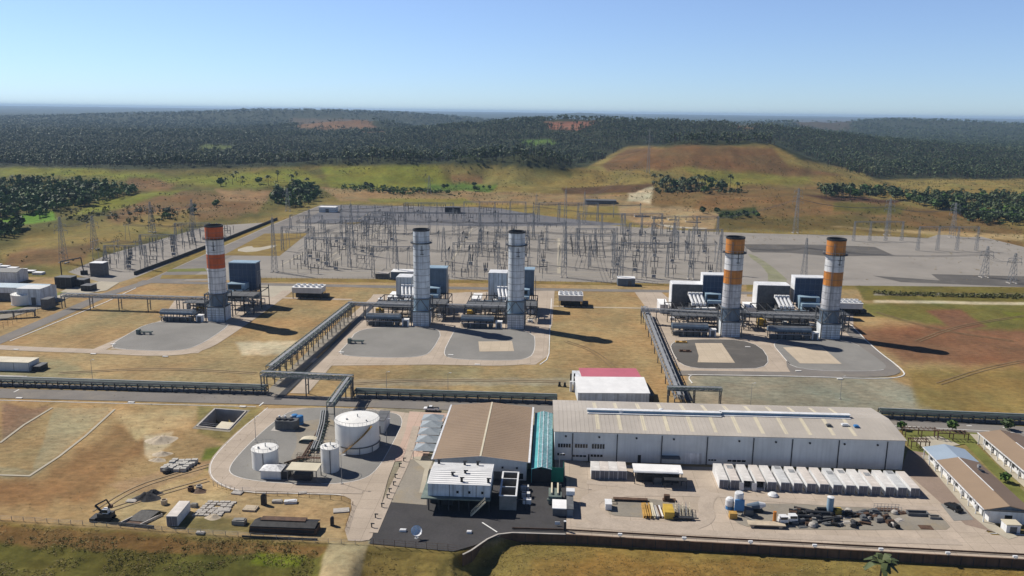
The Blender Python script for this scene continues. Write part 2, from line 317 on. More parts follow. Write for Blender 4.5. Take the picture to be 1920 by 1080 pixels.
# colours of the ground: (polygon in photo pixels, colour, edge softness in pixels, ragged edge in pixels)
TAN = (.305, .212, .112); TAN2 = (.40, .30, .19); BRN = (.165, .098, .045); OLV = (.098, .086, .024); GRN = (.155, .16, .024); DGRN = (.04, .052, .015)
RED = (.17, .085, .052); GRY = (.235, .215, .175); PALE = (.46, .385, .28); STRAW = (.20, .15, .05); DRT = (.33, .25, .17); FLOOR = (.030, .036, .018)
PAINT = [
    ([(-50, 300), (620, 318), (700, 300), (1060, 305), (1180, 335), (1180, 375), (640, 372), (380, 430), (120, 505), (-50, 560)], OLV, 10, 14),
    ([(600, 312), (820, 308), (845, 345), (800, 370), (620, 352)], GRN, 6, 6), ([(0, 312), (130, 312), (330, 330), (560, 318), (620, 345), (430, 352), (240, 335), (0, 328)], GRN, 6, 6),
    ([(200, 390), (330, 355), (500, 375), (480, 395), (330, 420), (190, 420)], BRN, 8, 14), ([(240, 330), (330, 340), (300, 360), (230, 350)], BRN, 5, 8), ([(150, 420), (350, 395), (380, 430), (150, 500), (0, 500), (0, 460)], STRAW, 10, 14), ([(20, 470), (180, 455), (150, 490), (0, 505)], BRN, 6, 8),
    ([(130, 405), (200, 370), (360, 352), (270, 375), (200, 395)], GRN, 4, 4), ([(0, 408), (100, 395), (105, 412), (60, 420), (0, 425)], (.10, .20, .02), 3, 3), ([(160, 480), (380, 415), (370, 440), (200, 500)], OLV, 4, 8),
    ([(400, 355), (510, 358), (500, 380), (420, 375)], (.24, .15, .08), 4, 6), ([(840, 318), (950, 308), (1070, 335), (1060, 352), (850, 352)], (.175, .145, .05), 5, 6),
    ([(845, 330), (905, 330), (905, 346), (850, 348)], BRN, 3, 4), ([(800, 345), (930, 345), (930, 362), (820, 372)], (.075, .125, .02), 4, 6), ([(930, 352), (1100, 345), (1240, 345), (1200, 360), (900, 368)], STRAW, 4, 4),
    ([(1075, 325), (1220, 312), (1500, 318), (1560, 335), (1500, 350), (1250, 345), (1180, 356), (1060, 348)], STRAW, 5, 6), ([(1280, 318), (1500, 322), (1520, 345), (1330, 352)], (.17, .155, .035), 5, 8),
    ([(1130, 310), (1180, 280), (1300, 270), (1450, 278), (1480, 310), (1580, 330), (1480, 332), (1420, 325), (1290, 315), (1140, 322)], (.14, .078, .034), 4, 5),
    ([(1210, 345), (1320, 350), (1560, 350), (1700, 385), (1830, 400), (1920, 430), (1920, 470), (1760, 436), (1215, 428)], (.145, .092, .038), 6, 10),
    ([(1320, 362), (1530, 380), (1600, 400), (1420, 410), (1300, 400)], (.17, .10, .043), 6, 10), ([(1340, 395), (1420, 390), (1420, 408), (1340, 412)], DGRN, 3, 5), ([(1560, 380), (1700, 385), (1690, 400), (1560, 398)], OLV, 4, 6),
    ([(1300, 410), (1600, 405), (1760, 430), (1500, 434), (1215, 428)], (.11, .082, .028), 4, 8), ([(1180, 355), (1225, 350), (1215, 400), (1175, 402)], PALE, 4, 5), ([(1160, 375), (1230, 385), (1350, 400), (1340, 430), (1215, 428), (1165, 410)], (.30, .21, .12), 3, 6),
    ([(1500, 365), (1700, 375), (1680, 380), (1560, 378)], (.06, .03, .02), 2, 3), ([(1640, 335), (1920, 345), (1920, 352), (1640, 360)], STRAW, 3, 3), ([(1050, 352), (1230, 345), (1190, 362), (1060, 364)], (.09, .05, .025), 1.5, 2),
    ([(1560, 425), (1920, 440), (1920, 452), (1700, 436)], (.33, .24, .13), 2, 2),
    ([(600, 352), (1180, 366), (1170, 388), (640, 376)], (.23, .155, .08), 2, 3), ([(690, 372), (870, 372), (900, 385), (700, 380)], (.17, .15, .04), 2, 3),
    # forest floor
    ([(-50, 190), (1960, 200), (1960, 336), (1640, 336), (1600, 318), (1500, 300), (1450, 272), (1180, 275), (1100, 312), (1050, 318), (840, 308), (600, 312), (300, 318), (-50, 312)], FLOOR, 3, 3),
    ([(370, 270), (440, 272), (430, 290), (370, 290)], (.08, .10, .025), 2, 4), ([(975, 262), (1030, 260), (1050, 270), (980, 276)], (.07, .12, .02), 2, 3), ([(1018, 228), (1130, 226), (1080, 245), (1030, 242)], (.20, .085, .055), 1.5, 2),
    ([(540, 224), (690, 224), (720, 248), (560, 242)], (.20, .11, .065), 3, 5), ([(1480, 225), (1600, 222), (1590, 245), (1500, 240)], (.12, .075, .06), 2, 3), ([(1350, 234), (1440, 236), (1400, 244)], (.20, .11, .055), 2, 2),
    # plant
    ([(-900, 520), (1400, 520), (1400, 1010), (880, 1030), (-900, 970)], TAN, 2, 2), ([(700, 765), (1045, 770), (1060, 1000), (690, 1020)], GRY, 2, 2), ([(1690, 800), (1990, 812), (1990, 1050), (1690, 900)], (.20, .16, .07), 2, 2), ([(-50, 560), (1960, 540), (1960, 760), (-50, 735)], TAN, 3, 3), 
    ([(0, 640), (600, 640), (640, 735), (0, 712)], (.31, .225, .125), 12, 20), ([(-50, 670), (110, 672), (170, 700), (60, 716), (-50, 712)], (.26, .215, .13), 6, 10), ([(440, 640), (560, 640), (540, 665), (450, 665)], (.42, .36, .27), 4, 5),
    ([(600, 690), (1080, 690), (1080, 745), (640, 740)], (.27, .20, .112), 5, 8), ([(640, 712), (1080, 708), (1080, 722), (640, 724)], (.27, .225, .165), 3, 4), ([(1285, 690), (1650, 700), (1720, 730), (1760, 775), (1290, 760)], GRY, 5, 6),
    ([(1580, 610), (1960, 600), (1960, 690), (1700, 680)], (.19, .095, .055), 12, 14), ([(1610, 565), (1960, 570), (1960, 625), (1760, 610), (1640, 590)], (.14, .125, .035), 6, 8), ([(1740, 582), (1800, 580), (1850, 612), (1790, 620)], RED, 3, 4), ([(1880, 585), (1960, 590), (1960, 605), (1900, 600)], GRN, 3, 4), ([(1700, 690), (1960, 690), (1960, 780), (1740, 770)], (.215, .155, .06), 12, 14),
    ([(1600, 530), (1960, 540), (1960, 568), (1620, 562)], (.13, .11, .03), 2, 3), ([(1640, 562), (1960, 568), (1960, 573), (1640, 567)], PALE, 1, 1.5), ([(1640, 548), (1960, 552), (1960, 557), (1640, 553)], (.22, .20, .17), 1, 2),
    ([(0, 755), (90, 765), (0, 830)], (.22, .145, .10), 5, 8), ([(60, 880), (100, 765), (210, 765), (60, 895), (-60, 900), (-60, 870)], (.29, .235, .15), 3, 5), ([(-50, 900), (80, 890), (220, 790), (300, 800), (160, 940), (-50, 950)], (.23, .135, .065), 14, 20),
    ([(200, 770), (370, 765), (350, 800), (250, 820)], (.40, .295, .17), 8, 10), ([(370, 760), (490, 765), (420, 830), (370, 810)], (.21, .175, .075), 5, 8), ([(385, 840), (420, 835), (400, 880), (370, 880)], (.13, .15, .03), 4, 5), ([(270, 815), (325, 810), (320, 835), (280, 860), (270, 850)], PALE, 4, 5),
    ([(190, 935), (400, 890), (430, 930), (380, 980), (200, 975)], (.38, .28, .16), 8, 10), ([(200, 910), (340, 870), (400, 860), (380, 885), (240, 930)], (.30, .20, .12), 4, 5), ([(430, 920), (660, 935), (640, 1010), (380, 995)], (.33, .24, .14), 3, 5), ([(330, 965), (500, 975), (500, 1000), (330, 990)], (.17, .135, .06), 4, 6),
    # foreground slope
    ([(-900, 968), (0, 978), (690, 1024), (880, 1040), (960, 1008), (1920, 1058), (2800, 1090), (2800, 1400), (-900, 1400)], (.20, .145, .048), 2, 2), ([(-900, 1008), (0, 1010), (610, 1030), (600, 1090), (0, 1090), (-900, 1090)], (.115, .103, .025), 8, 10), ([(-900, 980), (0, 985), (620, 1025), (600, 1045), (200, 1030), (0, 1020)], (.185, .105, .04), 4, 8),
    ([(480, 1035), (575, 1042), (560, 1062), (470, 1060)], (.15, .17, .02), 4, 5), ([(1000, 1045), (1500, 1060), (1400, 1100), (960, 1100)], (.22, .14, .045), 10, 14), ([(615, 1016), (690, 1020), (670, 1120), (590, 1120)], (.36, .285, .18), 4, 4),
]
def build_terrain():
    ang = np.arange(-0.86, 0.86001, 0.0021)
    D = list(np.arange(112, 300, 0.75)); 
    while D[-1] < 640: D.append(D[-1] + 0.75 + (D[-1] - 300) * 0.006)
    while D[-1] < 34000: D.append(D[-1] * 1.0085)
    D = np.array(D); nr, nc = len(D), len(ang)
    ta = np.tan(ang)
    x = D[:, None] * ta[None, :]; y = np.repeat(D[:, None], nc, 1)
    z = height(x.ravel(), y.ravel()).reshape(nr, nc)
    co = np.stack([x, y, z], -1).reshape(-1, 3).astype(np.float32)
    i = np.arange(nr - 1)[:, None] * nc + np.arange(nc - 1)[None, :]
    quads = np.stack([i, i + 1, i + nc + 1, i + nc], -1).reshape(-1, 4)
    me = bpy.data.meshes.new("ground"); nq = len(quads)
    me.vertices.add(len(co)); me.vertices.foreach_set("co", co.ravel())
    me.loops.add(nq * 4); me.loops.foreach_set("vertex_index", quads.ravel().astype(np.int32))
    me.polygons.add(nq); me.polygons.foreach_set("loop_start", np.arange(0, nq * 4, 4, dtype=np.int32))
    me.update(); me.polygons.foreach_set("use_smooth", np.ones(nq, bool))
    px, py = PX(x.ravel(), y.ravel(), z.ravel())
    xf, yf = x.ravel(), y.ravel()
    sc = np.clip(yf / 300, 0.6, 8)
    w1 = (fbm(xf / (9 * sc), yf / (14 * sc), 4, 31) - 0.5) * 2; w2 = (fbm(xf / (9 * sc) + 50, yf / (14 * sc), 4, 41) - 0.5) * 2
    col = np.tile(np.array(STRAW), (len(px), 1)).astype(np.float64)
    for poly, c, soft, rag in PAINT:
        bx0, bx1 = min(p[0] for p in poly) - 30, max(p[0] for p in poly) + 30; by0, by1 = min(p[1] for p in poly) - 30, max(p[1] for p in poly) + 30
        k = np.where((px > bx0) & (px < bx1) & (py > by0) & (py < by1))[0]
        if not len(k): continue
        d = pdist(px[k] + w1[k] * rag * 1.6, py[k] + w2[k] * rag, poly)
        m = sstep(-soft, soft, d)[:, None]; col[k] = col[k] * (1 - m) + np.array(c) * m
    far = sstep(2600, 4200, yf)[:, None]; col = col * (1 - far * .6) + np.array((.032, .04, .024)) * far * .6
    ca = me.color_attributes.new("tint", 'FLOAT_COLOR', 'POINT')
    ca.data.foreach_set("color", np.concatenate([col, np.ones((len(col), 1))], 1).astype(np.float32).ravel())
    m = bpy.data.materials.new("ground"); m.use_nodes = True; n = m.node_tree; b = n.nodes["Principled BSDF"]
    b.inputs["Roughness"].default_value = 0.95; b.inputs["Specular IOR Level"].default_value = 0.1
    at = n.nodes.new("ShaderNodeAttribute"); at.attribute_name = "tint"
    tc = n.nodes.new("ShaderNodeNewGeometry")
    def noise(scale, det, lo, hi, stretch=(1, 1, 1), rough=.6):
        mp = n.nodes.new("ShaderNodeMapping"); mp.inputs["Scale"].default_value = stretch; n.links.new(tc.outputs["Position"], mp.inputs[0])
        z_ = n.nodes.new("ShaderNodeTexNoise"); z_.inputs["Scale"].default_value = scale; z_.inputs["Detail"].default_value = det; z_.inputs["Roughness"].default_value = rough
        n.links.new(mp.outputs[0], z_.inputs["Vector"])
        r = n.nodes.new("ShaderNodeMapRange"); r.inputs[1].default_value = .3; r.inputs[2].default_value = .7; r.inputs[3].default_value = lo; r.inputs[4].default_value = hi
        n.links.new(z_.outputs["Fac"], r.inputs[0]); return z_, r
    z1, r1 = noise(.04, 10, .66, 1.30, (1, .6, 1), .68); z2, r2 = noise(.5, 8, .58, 1.40, (.6, 1, 1), .78); z3, r3 = noise(.022, 8, 0, 1, rough=.7)
    def mul(a, c, blend='MULTIPLY', fac=None):
        x_ = n.nodes.new("ShaderNodeMix"); x_.data_type = 'RGBA'; x_.blend_type = blend; x_.inputs[0].default_value = 1
        if fac is not None: n.links.new(fac, x_.inputs[0])
        n.links.new(a, x_.inputs[6])
        if isinstance(c, tuple): x_.inputs[7].default_value = (*c, 1)
        else: n.links.new(c, x_.inputs[7])
        return x_.outputs[2]
    hue = n.nodes.new("ShaderNodeMix"); hue.data_type = 'RGBA'; hue.inputs[6].default_value = (1.12, .97, .80, 1); hue.inputs[7].default_value = (.84, 1.02, .98, 1)
    n.links.new(r3.outputs[0], hue.inputs[0])
    c = mul(at.outputs["Color"], hue.outputs[2]); c = mul(c, r1.outputs[0]); c = mul(c, r2.outputs[0])
    n.links.new(c, b.inputs["Base Color"])
    bp = n.nodes.new("ShaderNodeBump"); bp.inputs["Strength"].default_value = .5; bp.inputs["Distance"].default_value = .5
    n.links.new(z2.outputs["Fac"], bp.inputs["Height"]); n.links.new(bp.outputs[0], b.inputs["Normal"])
    me.materials.append(m)
    o = bpy.data.objects.new("ground", me); COL.objects.link(o); struct(o); return o
build_terrain()

# ---------------------------------------------------------------- forest
def raw_mesh(name, co, quads, material):
    me = bpy.data.meshes.new(name); nq = len(quads)
    me.vertices.add(len(co)); me.vertices.foreach_set("co", np.ascontiguousarray(co, np.float32).ravel())
    me.loops.add(nq * 4); me.loops.foreach_set("vertex_index", np.ascontiguousarray(quads, np.int32).ravel())
    me.polygons.add(nq); me.polygons.foreach_set("loop_start", np.arange(0, nq * 4, 4, dtype=np.int32))
    me.update(); me.materials.append(material)
    o = bpy.data.objects.new(name, me); COL.objects.link(o); return o
rng = np.random.default_rng(5)
def crown_quads(nf, palm, r):
    "leaf quads of one crown round the origin, unit size"
    q = []
    for i in range(nf):
        if palm:
            a = r.uniform(0, 2 * np.pi); el = r.uniform(-.35, 1.0); L = r.uniform(.75, 1.1); w = .20
            d = np.array([math.cos(a) * math.cos(el), math.sin(a) * math.cos(el), math.sin(el)]); s = np.array([-math.sin(a), math.cos(a), 0.0])
            p0 = d * .08; p1 = d * L * .55 + [0, 0, .06]; p2 = d * L - [0, 0, .32 * L]
            q.append([p0 - s * w * .5, p0 + s * w * .5, p1 + s * w, p1 - s * w]); q.append([p1 - s * w, p1 + s * w, p2 + s * w * .3, p2 - s * w * .3])
        else:
            v = r.normal(size=3); v /= np.linalg.norm(v); c = v * r.uniform(.35, 1.0) * [1, 1, .8]; n_ = r.normal(size=3) + v; n_ /= np.linalg.norm(n_)
            a_ = np.cross(n_, [0.3, .1, 1]); a_ /= np.linalg.norm(a_) + 1e-9; b_ = np.cross(n_, a_); w = r.uniform(.22, .42)
            q.append([c - a_ * w - b_ * w * .7, c + a_ * w - b_ * w * .5, c + a_ * w * .8 + b_ * w * .8, c - a_ * w + b_ * w * .6])
    return np.array(q)
def scatter_trees(name, xs, ys, hs, rs, nf, palm_share=.6, nvar=10, lm='leaf'):
    tmpl = []
    for k in range(nvar):
        palm = k < nvar * palm_share; q = crown_quads(nf if palm else nf * 2, palm, rng)
        tw = .05 if palm else .07
        tmpl.append((q, palm))
    cos = []; zs = height(xs, ys)
    var = rng.integers(0, nvar, len(xs))
    trunks = []
    for k in range(nvar):
        i = np.where(var == k)[0]
        if not len(i): continue
        q = tmpl[k][0].reshape(-1, 3); a = rng.uniform(0, 6.28, len(i)); c, s = np.cos(a), np.sin(a)
        R = rs[i] * (1.0 if tmpl[k][1] else 1.05)
        P = np.empty((len(i), len(q), 3))
        P[..., 0] = (q[None, :, 0] * c[:, None] - q[None, :, 1] * s[:, None]) * R[:, None] + xs[i][:, None]
        P[..., 1] = (q[None, :, 0] * s[:, None] + q[None, :, 1] * c[:, None]) * R[:, None] + ys[i][:, None]
        P[..., 2] = q[None, :, 2] * R[:, None] * (1 if tmpl[k][1] else 1.1) + (zs[i] + hs[i] * (.86 if tmpl[k][1] else .7))[:, None]
        cos.append(P.reshape(-1, 3))
    co = np.concatenate(cos); o = raw_mesh(name, co, np.arange(len(co)).reshape(-1, 4), M[lm])
    t = np.empty((len(xs), 4, 3)); w = np.clip(hs * .028, .18, .5)
    for j, (dx, top) in enumerate(((-1, 0), (1, 0), (.7, 1), (-.7, 1))):
        t[:, j, 0] = xs + dx * w; t[:, j, 1] = ys; t[:, j, 2] = zs - .5 + top * hs * .85
    t2 = t.copy(); t2[:, :, 0] = xs[:, None]; t2[:, :, 1] = ys[:, None] + (t[:, :, 0] - xs[:, None])
    tt = np.concatenate([t.reshape(-1, 3), t2.reshape(-1, 3)])
    ot = raw_mesh("trunk", tt, np.arange(len(tt)).reshape(-1, 4), M['bark']); ot.parent = o; ot["kind"] = "stuff"
    return o
FOREST = [(-80, 150), (2000, 150), (2000, 338), (1640, 333), (1590, 322), (1530, 300), (1470, 276), (1440, 270), (1180, 272), (1130, 300), (1060, 312), (840, 304), (600, 308), (300, 315), (-80, 308)]
CLEAR = [[(362, 284), (378, 272), (402, 270), (436, 276), (446, 283), (424, 290), (396, 288), (376, 291)], [(970, 270), (990, 262), (1024, 260), (1050, 268), (1040, 274), (1000, 277)], [(1016, 226), (1135, 224), (1082, 246), (1030, 243)], [(535, 218), (700, 218), (725, 246), (560, 242)], [(1350, 232), (1440, 234), (1400, 245)], [(1485, 222), (1600, 219), (1590, 246), (1500, 240)]]
def forest_points():
    X, Y = [], []
    for d0, d1, dens in ((1150, 1700, 1 / 62.), (1700, 2400, 1 / 80.), (2400, 3400, 1 / 150.), (3400, 4800, 1 / 330.), (4800, 7500, 1 / 900.)):
        area = (d1 * d1 - d0 * d0) * 0.72; n = int(area * dens)
        d = np.sqrt(rng.uniform(d0 * d0, d1 * d1, n)); t = rng.uniform(-.72, .72, n)
        X.append(d * t); Y.append(d)
    X = np.concatenate(X); Y = np.concatenate(Y); Z = height(X, Y); px, py = PX(X, Y, Z)
    k = inpoly(px, py, FOREST) | ((px < -80) | (px > 2000)) & (Y > 1500)
    for c in CLEAR: k &= ~(inpoly(px + rng.normal(0, 5, len(px)), py + rng.normal(0, 1.6, len(px)), c) & (rng.uniform(0, 1, len(px)) > .07))
    g = fbm(X / 70, Y / 110, 3, 77); k &= (g > .36) | (rng.uniform(0, 1, len(X)) < .25)
    return X[k], Y[k]
fx, fy = forest_points()
near = fy < 2400
pale = (rng.uniform(0, 1, len(fx)) < np.clip((fbm(fx / 160, fy / 260, 3, 15) - .35) * 1.1, .06, .5)) & near
for sel, lm_, lab in ((near & ~pale, 'leaf', "dark palm forest covering the plain and hills behind the power station"), (pale, 'leafpale', "palms with frond shine in their paler colour, mixed through the dark forest")):
    k_ = rng.uniform(0, 1, sel.sum()); fo = scatter_trees("forest", fx[sel], fy[sel], 6 + 13 * k_ ** 1.6 + rng.uniform(0, 2, sel.sum()), 1.9 + 3.0 * rng.uniform(0, 1, sel.sum()) ** .8, 6, lm=lm_)
    tag(fo, lab, "forest", kind="stuff")
nf_ = ~near
fo2 = scatter_trees("forest", fx[nf_], fy[nf_], rng.uniform(8, 17, nf_.sum()), rng.uniform(3.5, 6.5, nf_.sum()) * np.clip(fy[nf_] / 3200, 1, 1.6), 4)
tag(fo2, "distant bluish forest fading into haze on the far ridges", "forest", kind="stuff")
print("forest trees", near.sum(), nf_.sum())
# ---------------------------------------------------------------- sheets laid on the ground: yards, roads, kerbs, markings
def gmat(name, col, var=.12, scale=.05, fine=.06, spots=None, rough=.92):
    m = mat(name, col, rough, var, scale, fine=fine, spec=.12)
    if spots:
        n = m.node_tree; b = n.nodes["Principled BSDF"]; src = b.inputs["Base Color"].links[0].from_socket
        g = n.nodes.new("ShaderNodeNewGeometry"); z = n.nodes.new("ShaderNodeTexNoise"); z.inputs["Scale"].default_value = .09; z.inputs["Detail"].default_value = 9; z.inputs["Roughness"].default_value = .7
        n.links.new(g.outputs["Position"], z.inputs["Vector"])
        r = n.nodes.new("ShaderNodeMapRange"); r.inputs[1].default_value = .50; r.inputs[2].default_value = .66; r.inputs[3].default_value = 0; r.inputs[4].default_value = .6
        n.links.new(z.outputs["Fac"], r.inputs[0]); x = n.nodes.new("ShaderNodeMix"); x.data_type = 'RGBA'
        n.links.new(r.outputs[0], x.inputs[0]); n.links.new(src, x.inputs[6]); x.inputs[7].default_value = (*spots, 1); n.links.new(x.outputs[2], b.inputs["Base Color"])
    return m
GM = dict(
    gravel=gmat("grey_gravel", (.285, .262, .232), .09, .03, .06, spots=(.24, .225, .20)), gravel2=gmat("pad_gravel", (.235, .228, .212), .09, .05, .06, spots=(.19, .185, .175)), gravel3=gmat("dark_gravel", (.115, .108, .100), .1, .05, .06, spots=(.165, .155, .14)),
    gravelbrown=gmat("brownish_gravel", (.27, .245, .205), .12, .05, .08, spots=(.30, .24, .15)), yardblue=gmat("blue_grey_yard", (.15, .15, .16), .08, .03, .08),
    conc=gmat("concrete_road", (.455, .38, .305), .09, .07, .06, spots=(.36, .30, .24)), tan=gmat("tan_slab", (.50, .42, .32), .06, .08, .04),
    asphalt=gmat("worn_asphalt", (.20, .185, .17), .1, .05, .06, spots=(.25, .22, .18)), asphaltd=gmat("dark_asphalt", (.064, .062, .064), .12, .12, .1, spots=(.065, .063, .06)), asphaltb=gmat("brown_asphalt", (.26, .20, .16), .1, .06, .06),
    grass=gmat("dry_grass_strip", (.25, .175, .055), .2, .09, .12, spots=(.17, .15, .04)), grassg=gmat("green_grass_strip", (.17, .18, .05), .2, .09, .12), dirt=gmat("dirt_track", (.34, .265, .175), .14, .1, .08, spots=(.28, .21, .13)),
    pathgreen=gmat('mossy_gravel', (.235, .235, .145), .16, .12, .1, spots=(.28, .26, .22)),
    path=gmat("pale_path", (.42, .38, .30), .08, .1, .05),
)
GM['kerb'] = M['kerb']; GM['paint'] = M['paint']; GM['black'] = M['dark']; GM['pinkc'] = gmat("pinkish_concrete", (.50, .37, .30), .06, .06, .04, spots=(.46, .36, .29))
def chaikin(P, n, closed):
    P = [np.array(p[:2], float) for p in P]
    for _ in range(n):
        Q = [] if closed else [P[0]]; m = len(P)
        for i in range(m if closed else m - 1):
            a, b = P[i], P[(i + 1) % m]; Q += [a * .75 + b * .25, a * .25 + b * .75]
        if not closed: Q.append(P[-1])
        P = Q
    return P
LV = [0.0]
def sheet(name, px, m, z, smooth=0):
    LV[0] += .0011; z += LV[0]
    P = [G2(x, y) for x, y in px]
    if smooth: P = chaikin(P, smooth, True)
    mb = MB(); mb.face([(p[0], p[1], z) for p in P]); o = mb.build(name, GM[m]);
    if o.data.polygons[0].normal.z < 0: o.data.flip_normals()
    return struct(o)
def strip_pts(P, w, off=0.0):
    P = [np.array(p[:2], float) for p in P]; L, R = [], []
    for i in range(len(P)):
        a = P[max(0, i - 1)]; b = P[min(len(P) - 1, i + 1)]; d = b - a; d /= np.hypot(*d) + 1e-9; n = np.array([-d[1], d[0]])
        L.append(P[i] + n * (off + w / 2)); R.append(P[i] + n * (off - w / 2))
    return L, R
def ribbon(name, px, w, m, z, smooth=2, h=0.0, world=False, off=0.0):
    LV[0] += .0011
    if h == 0: z += LV[0]
    P = px if world else [G2(x, y) for x, y in px]
    if smooth: P = chaikin(P, smooth, False)
    L, R = strip_pts(P, w, off); mb = MB()
    for i in range(len(P) - 1):
        if h == 0: mb.face([(*R[i], z), (*R[i + 1], z), (*L[i + 1], z), (*L[i], z)])
        else:
            mb.face([(*R[i], z + h), (*R[i + 1], z + h), (*L[i + 1], z + h), (*L[i], z + h)])
            mb.face([(*R[i], z), (*R[i + 1], z), (*R[i + 1], z + h), (*R[i], z + h)]); mb.face([(*L[i + 1], z), (*L[i], z), (*L[i], z + h), (*L[i + 1], z + h)])
    return struct(mb.build(name, GM[m]))
def kerbring(px, smooth=2, w=.35, z=0.0, h=.14, m='kerb'):
    P = chaikin([G2(x, y) for x, y in px], smooth, True); P = P + [P[0], P[1]]
    return ribbon("kerb", P, w, m, z, 0, h, True)
# switchyard
sheet("gravel_yard", [(128, 510), (200, 478), (388, 424), (500, 417), (480, 428), (255, 520), (205, 535)], 'gravel', .02)
sheet("gravel_yard", [(270, 528), (500, 425), (602, 384), (1160, 392), (1176, 424), (1352, 432), (1740, 446), (1768, 437), (1812, 437), (1990, 480), (1990, 539), (1290, 533), (525, 524)], 'gravel', .02)
sheet("gravel_yard", [(606, 385), (1160, 393), (1174, 422), (930, 425), (556, 418)], 'yardblue', .05)
sheet("service_road", [(270, 529), (500, 427), (606, 384), (622, 385), (560, 420), (455, 470), (340, 528)], 'asphalt', .06)
sheet("grass_plot", [(418, 479), (496, 438), (578, 437), (524, 480)], 'grass', .06); sheet("grass_plot", [(640, 418), (690, 416), (660, 421)], 'grass', .06)
sheet("dirt_patch", [(438, 470), (470, 460), (478, 466), (520, 458), (515, 464), (470, 474)], 'path', .09, 1)
sheet("grass_strip", [(318, 505), (384, 503), (388, 509), (312, 510)], 'grassg', .09); sheet("grass_strip", [(304, 516), (390, 515), (390, 523), (300, 523)], 'grass', .09)
sheet("grass_strip", [(480, 521), (900, 525), (1300, 533), (1300, 537), (900, 531), (480, 528)], 'grass', .09)
sheet("dark_gravel_patch", [(1392, 458), (1540, 459), (1640, 463), (1676, 479), (1560, 481), (1480, 474), (1410, 473)], 'gravel3', .06, 0); sheet("dark_gravel_patch", [(1636, 517), (1762, 526), (1746, 514), (1990, 520), (1990, 541), (1690, 529)], 'gravel3', .06)
sheet("grass_strip", [(1398, 476), (1412, 477), (1446, 498), (1486, 533), (1440, 533), (1440, 508)], 'pathgreen', .06, 1)
sheet("gravel_path", [(1210, 400), (1330, 402), (1352, 430), (1230, 427)], 'path', .05, 1)
for a, b in (((595, 495), (652, 462)), ((527, 497), (576, 472)), ((690, 445), (725, 424)), ((840, 500), (886, 428)), ((672, 411), (695, 399)), ((630, 487), (640, 482))):
    ribbon("cable_trench", [a, b], 1.1, 'path', .08, 0)
ribbon("cable_trench", [(1048, 513), (1048, 447)], 2.2, 'path', .08, 0)
for y0, y1 in ((503, 508), (510, 515)):
    ribbon("cable_trench", [(525, y0), (900, y0 + 4), (1300, y1 + 7)], .8, 'path', .08, 0)
# road behind the turbines and the pads in front of them
ribbon("service_road", [(-60, 664), (90, 600), (200, 552), (280, 528)], 7.5, 'asphalt', .06, 0); ribbon("kerb", [(18, 640), (100, 607), (200, 566), (255, 540)], .5, 'kerb', .0, 0, .15)
ribbon("service_road", [(262, 528), (480, 533), (900, 541), (1300, 547), (1420, 550)], 7.0, 'asphalt', .06, 0)
ribbon("concrete_path", [(486, 557), (540, 559), (660, 562)], 3.0, 'conc', .06, 0); ribbon("concrete_path", [(1035, 574), (1100, 576), (1205, 578)], 2.0, 'tan', .06, 0)
sheet("concrete_apron", [(488, 535), (560, 535), (530, 560), (490, 560)], 'path', .05); sheet("concrete_apron", [(1190, 548), (1240, 548), (1300, 600), (1228, 600)], 'conc', .05)
for q in ([(300, 602), (330, 560), (470, 560), (500, 548), (520, 560), (470, 600)], [(640, 606), (700, 555), (880, 548), (890, 610)], [(840, 610), (870, 548), (1040, 545), (1035, 612)], [(1228, 628), (1215, 560), (1400, 552), (1410, 632)], [(1405, 635), (1390, 556), (1600, 560), (1600, 632)]):
    sheet("concrete_apron", q, 'conc', .04)
for q, m_ in (([(206, 654), (330, 596), (425, 600), (484, 590), (372, 662), (310, 666)], 'conc'), ([(600, 686), (668, 602), (700, 552), (1032, 548), (1027, 668), (1004, 684), (830, 684)], 'conc'), ([(1282, 698), (1240, 640), (1224, 560), (1592, 560), (1596, 612), (1470, 640), (1480, 702)], 'conc'), ([(1478, 702), (1468, 640), (1594, 610), (1690, 698), (1620, 706)], 'asphalt')): sheet('concrete_apron', q, m_, .03)
R = [([(342, 588), (250, 628), (185, 656)], 5.5), ([(-60, 648), (60, 655), (185, 659), (300, 665), (372, 659), (425, 626), (478, 590), (540, 545)], 6.0),
     ([(560, 738), (600, 694), (645, 640), (700, 588)], 6.5), ([(585, 676), (650, 677), (830, 680), (950, 683), (1004, 676), (1016, 650), (1019, 600), (1020, 548)], 6.0), ([(806, 682), (832, 645), (852, 612), (868, 560)], 6.0),
     ([(1300, 702), (1282, 690), (1262, 660), (1232, 605), (1215, 560)], 5.0), ([(1470, 700), (1446, 660), (1412, 610), (1390, 560)], 5.5)]
for i, (p, w) in enumerate(R): ribbon("concrete_road", p, w, 'conc', .062 + i * .005, 3)
ribbon("service_road", [(1270, 700), (1320, 700), (1460, 702), (1610, 704), (1680, 700), (1660, 680), (1618, 645), (1588, 612)], 6.0, 'asphalt', .105, 2)
PADS = [([(222, 655), (206, 648), (240, 627), (278, 606), (330, 601), (432, 604), (420, 618), (366, 652), (320, 659)], 'gravel2'), ([(652, 668), (634, 662), (652, 645), (672, 616), (760, 613), (832, 616), (812, 655), (794, 669), (730, 671)], 'gravel2'),
        ([(846, 673), (830, 664), (846, 632), (856, 614), (1000, 618), (1004, 655), (990, 675), (920, 676)], 'gravel2'), ([(1282, 690), (1262, 664), (1256, 642), (1300, 636), (1418, 638), (1452, 690), (1360, 692)], 'gravel3'), ([(1490, 694), (1468, 668), (1446, 642), (1480, 634), (1590, 636), (1640, 668), (1668, 690), (1640, 697)], 'gravel2')]
for q, m in PADS:
    sheet("gravel_pad", q, m, .10, 2)
    kerbring(q, 2, .45)
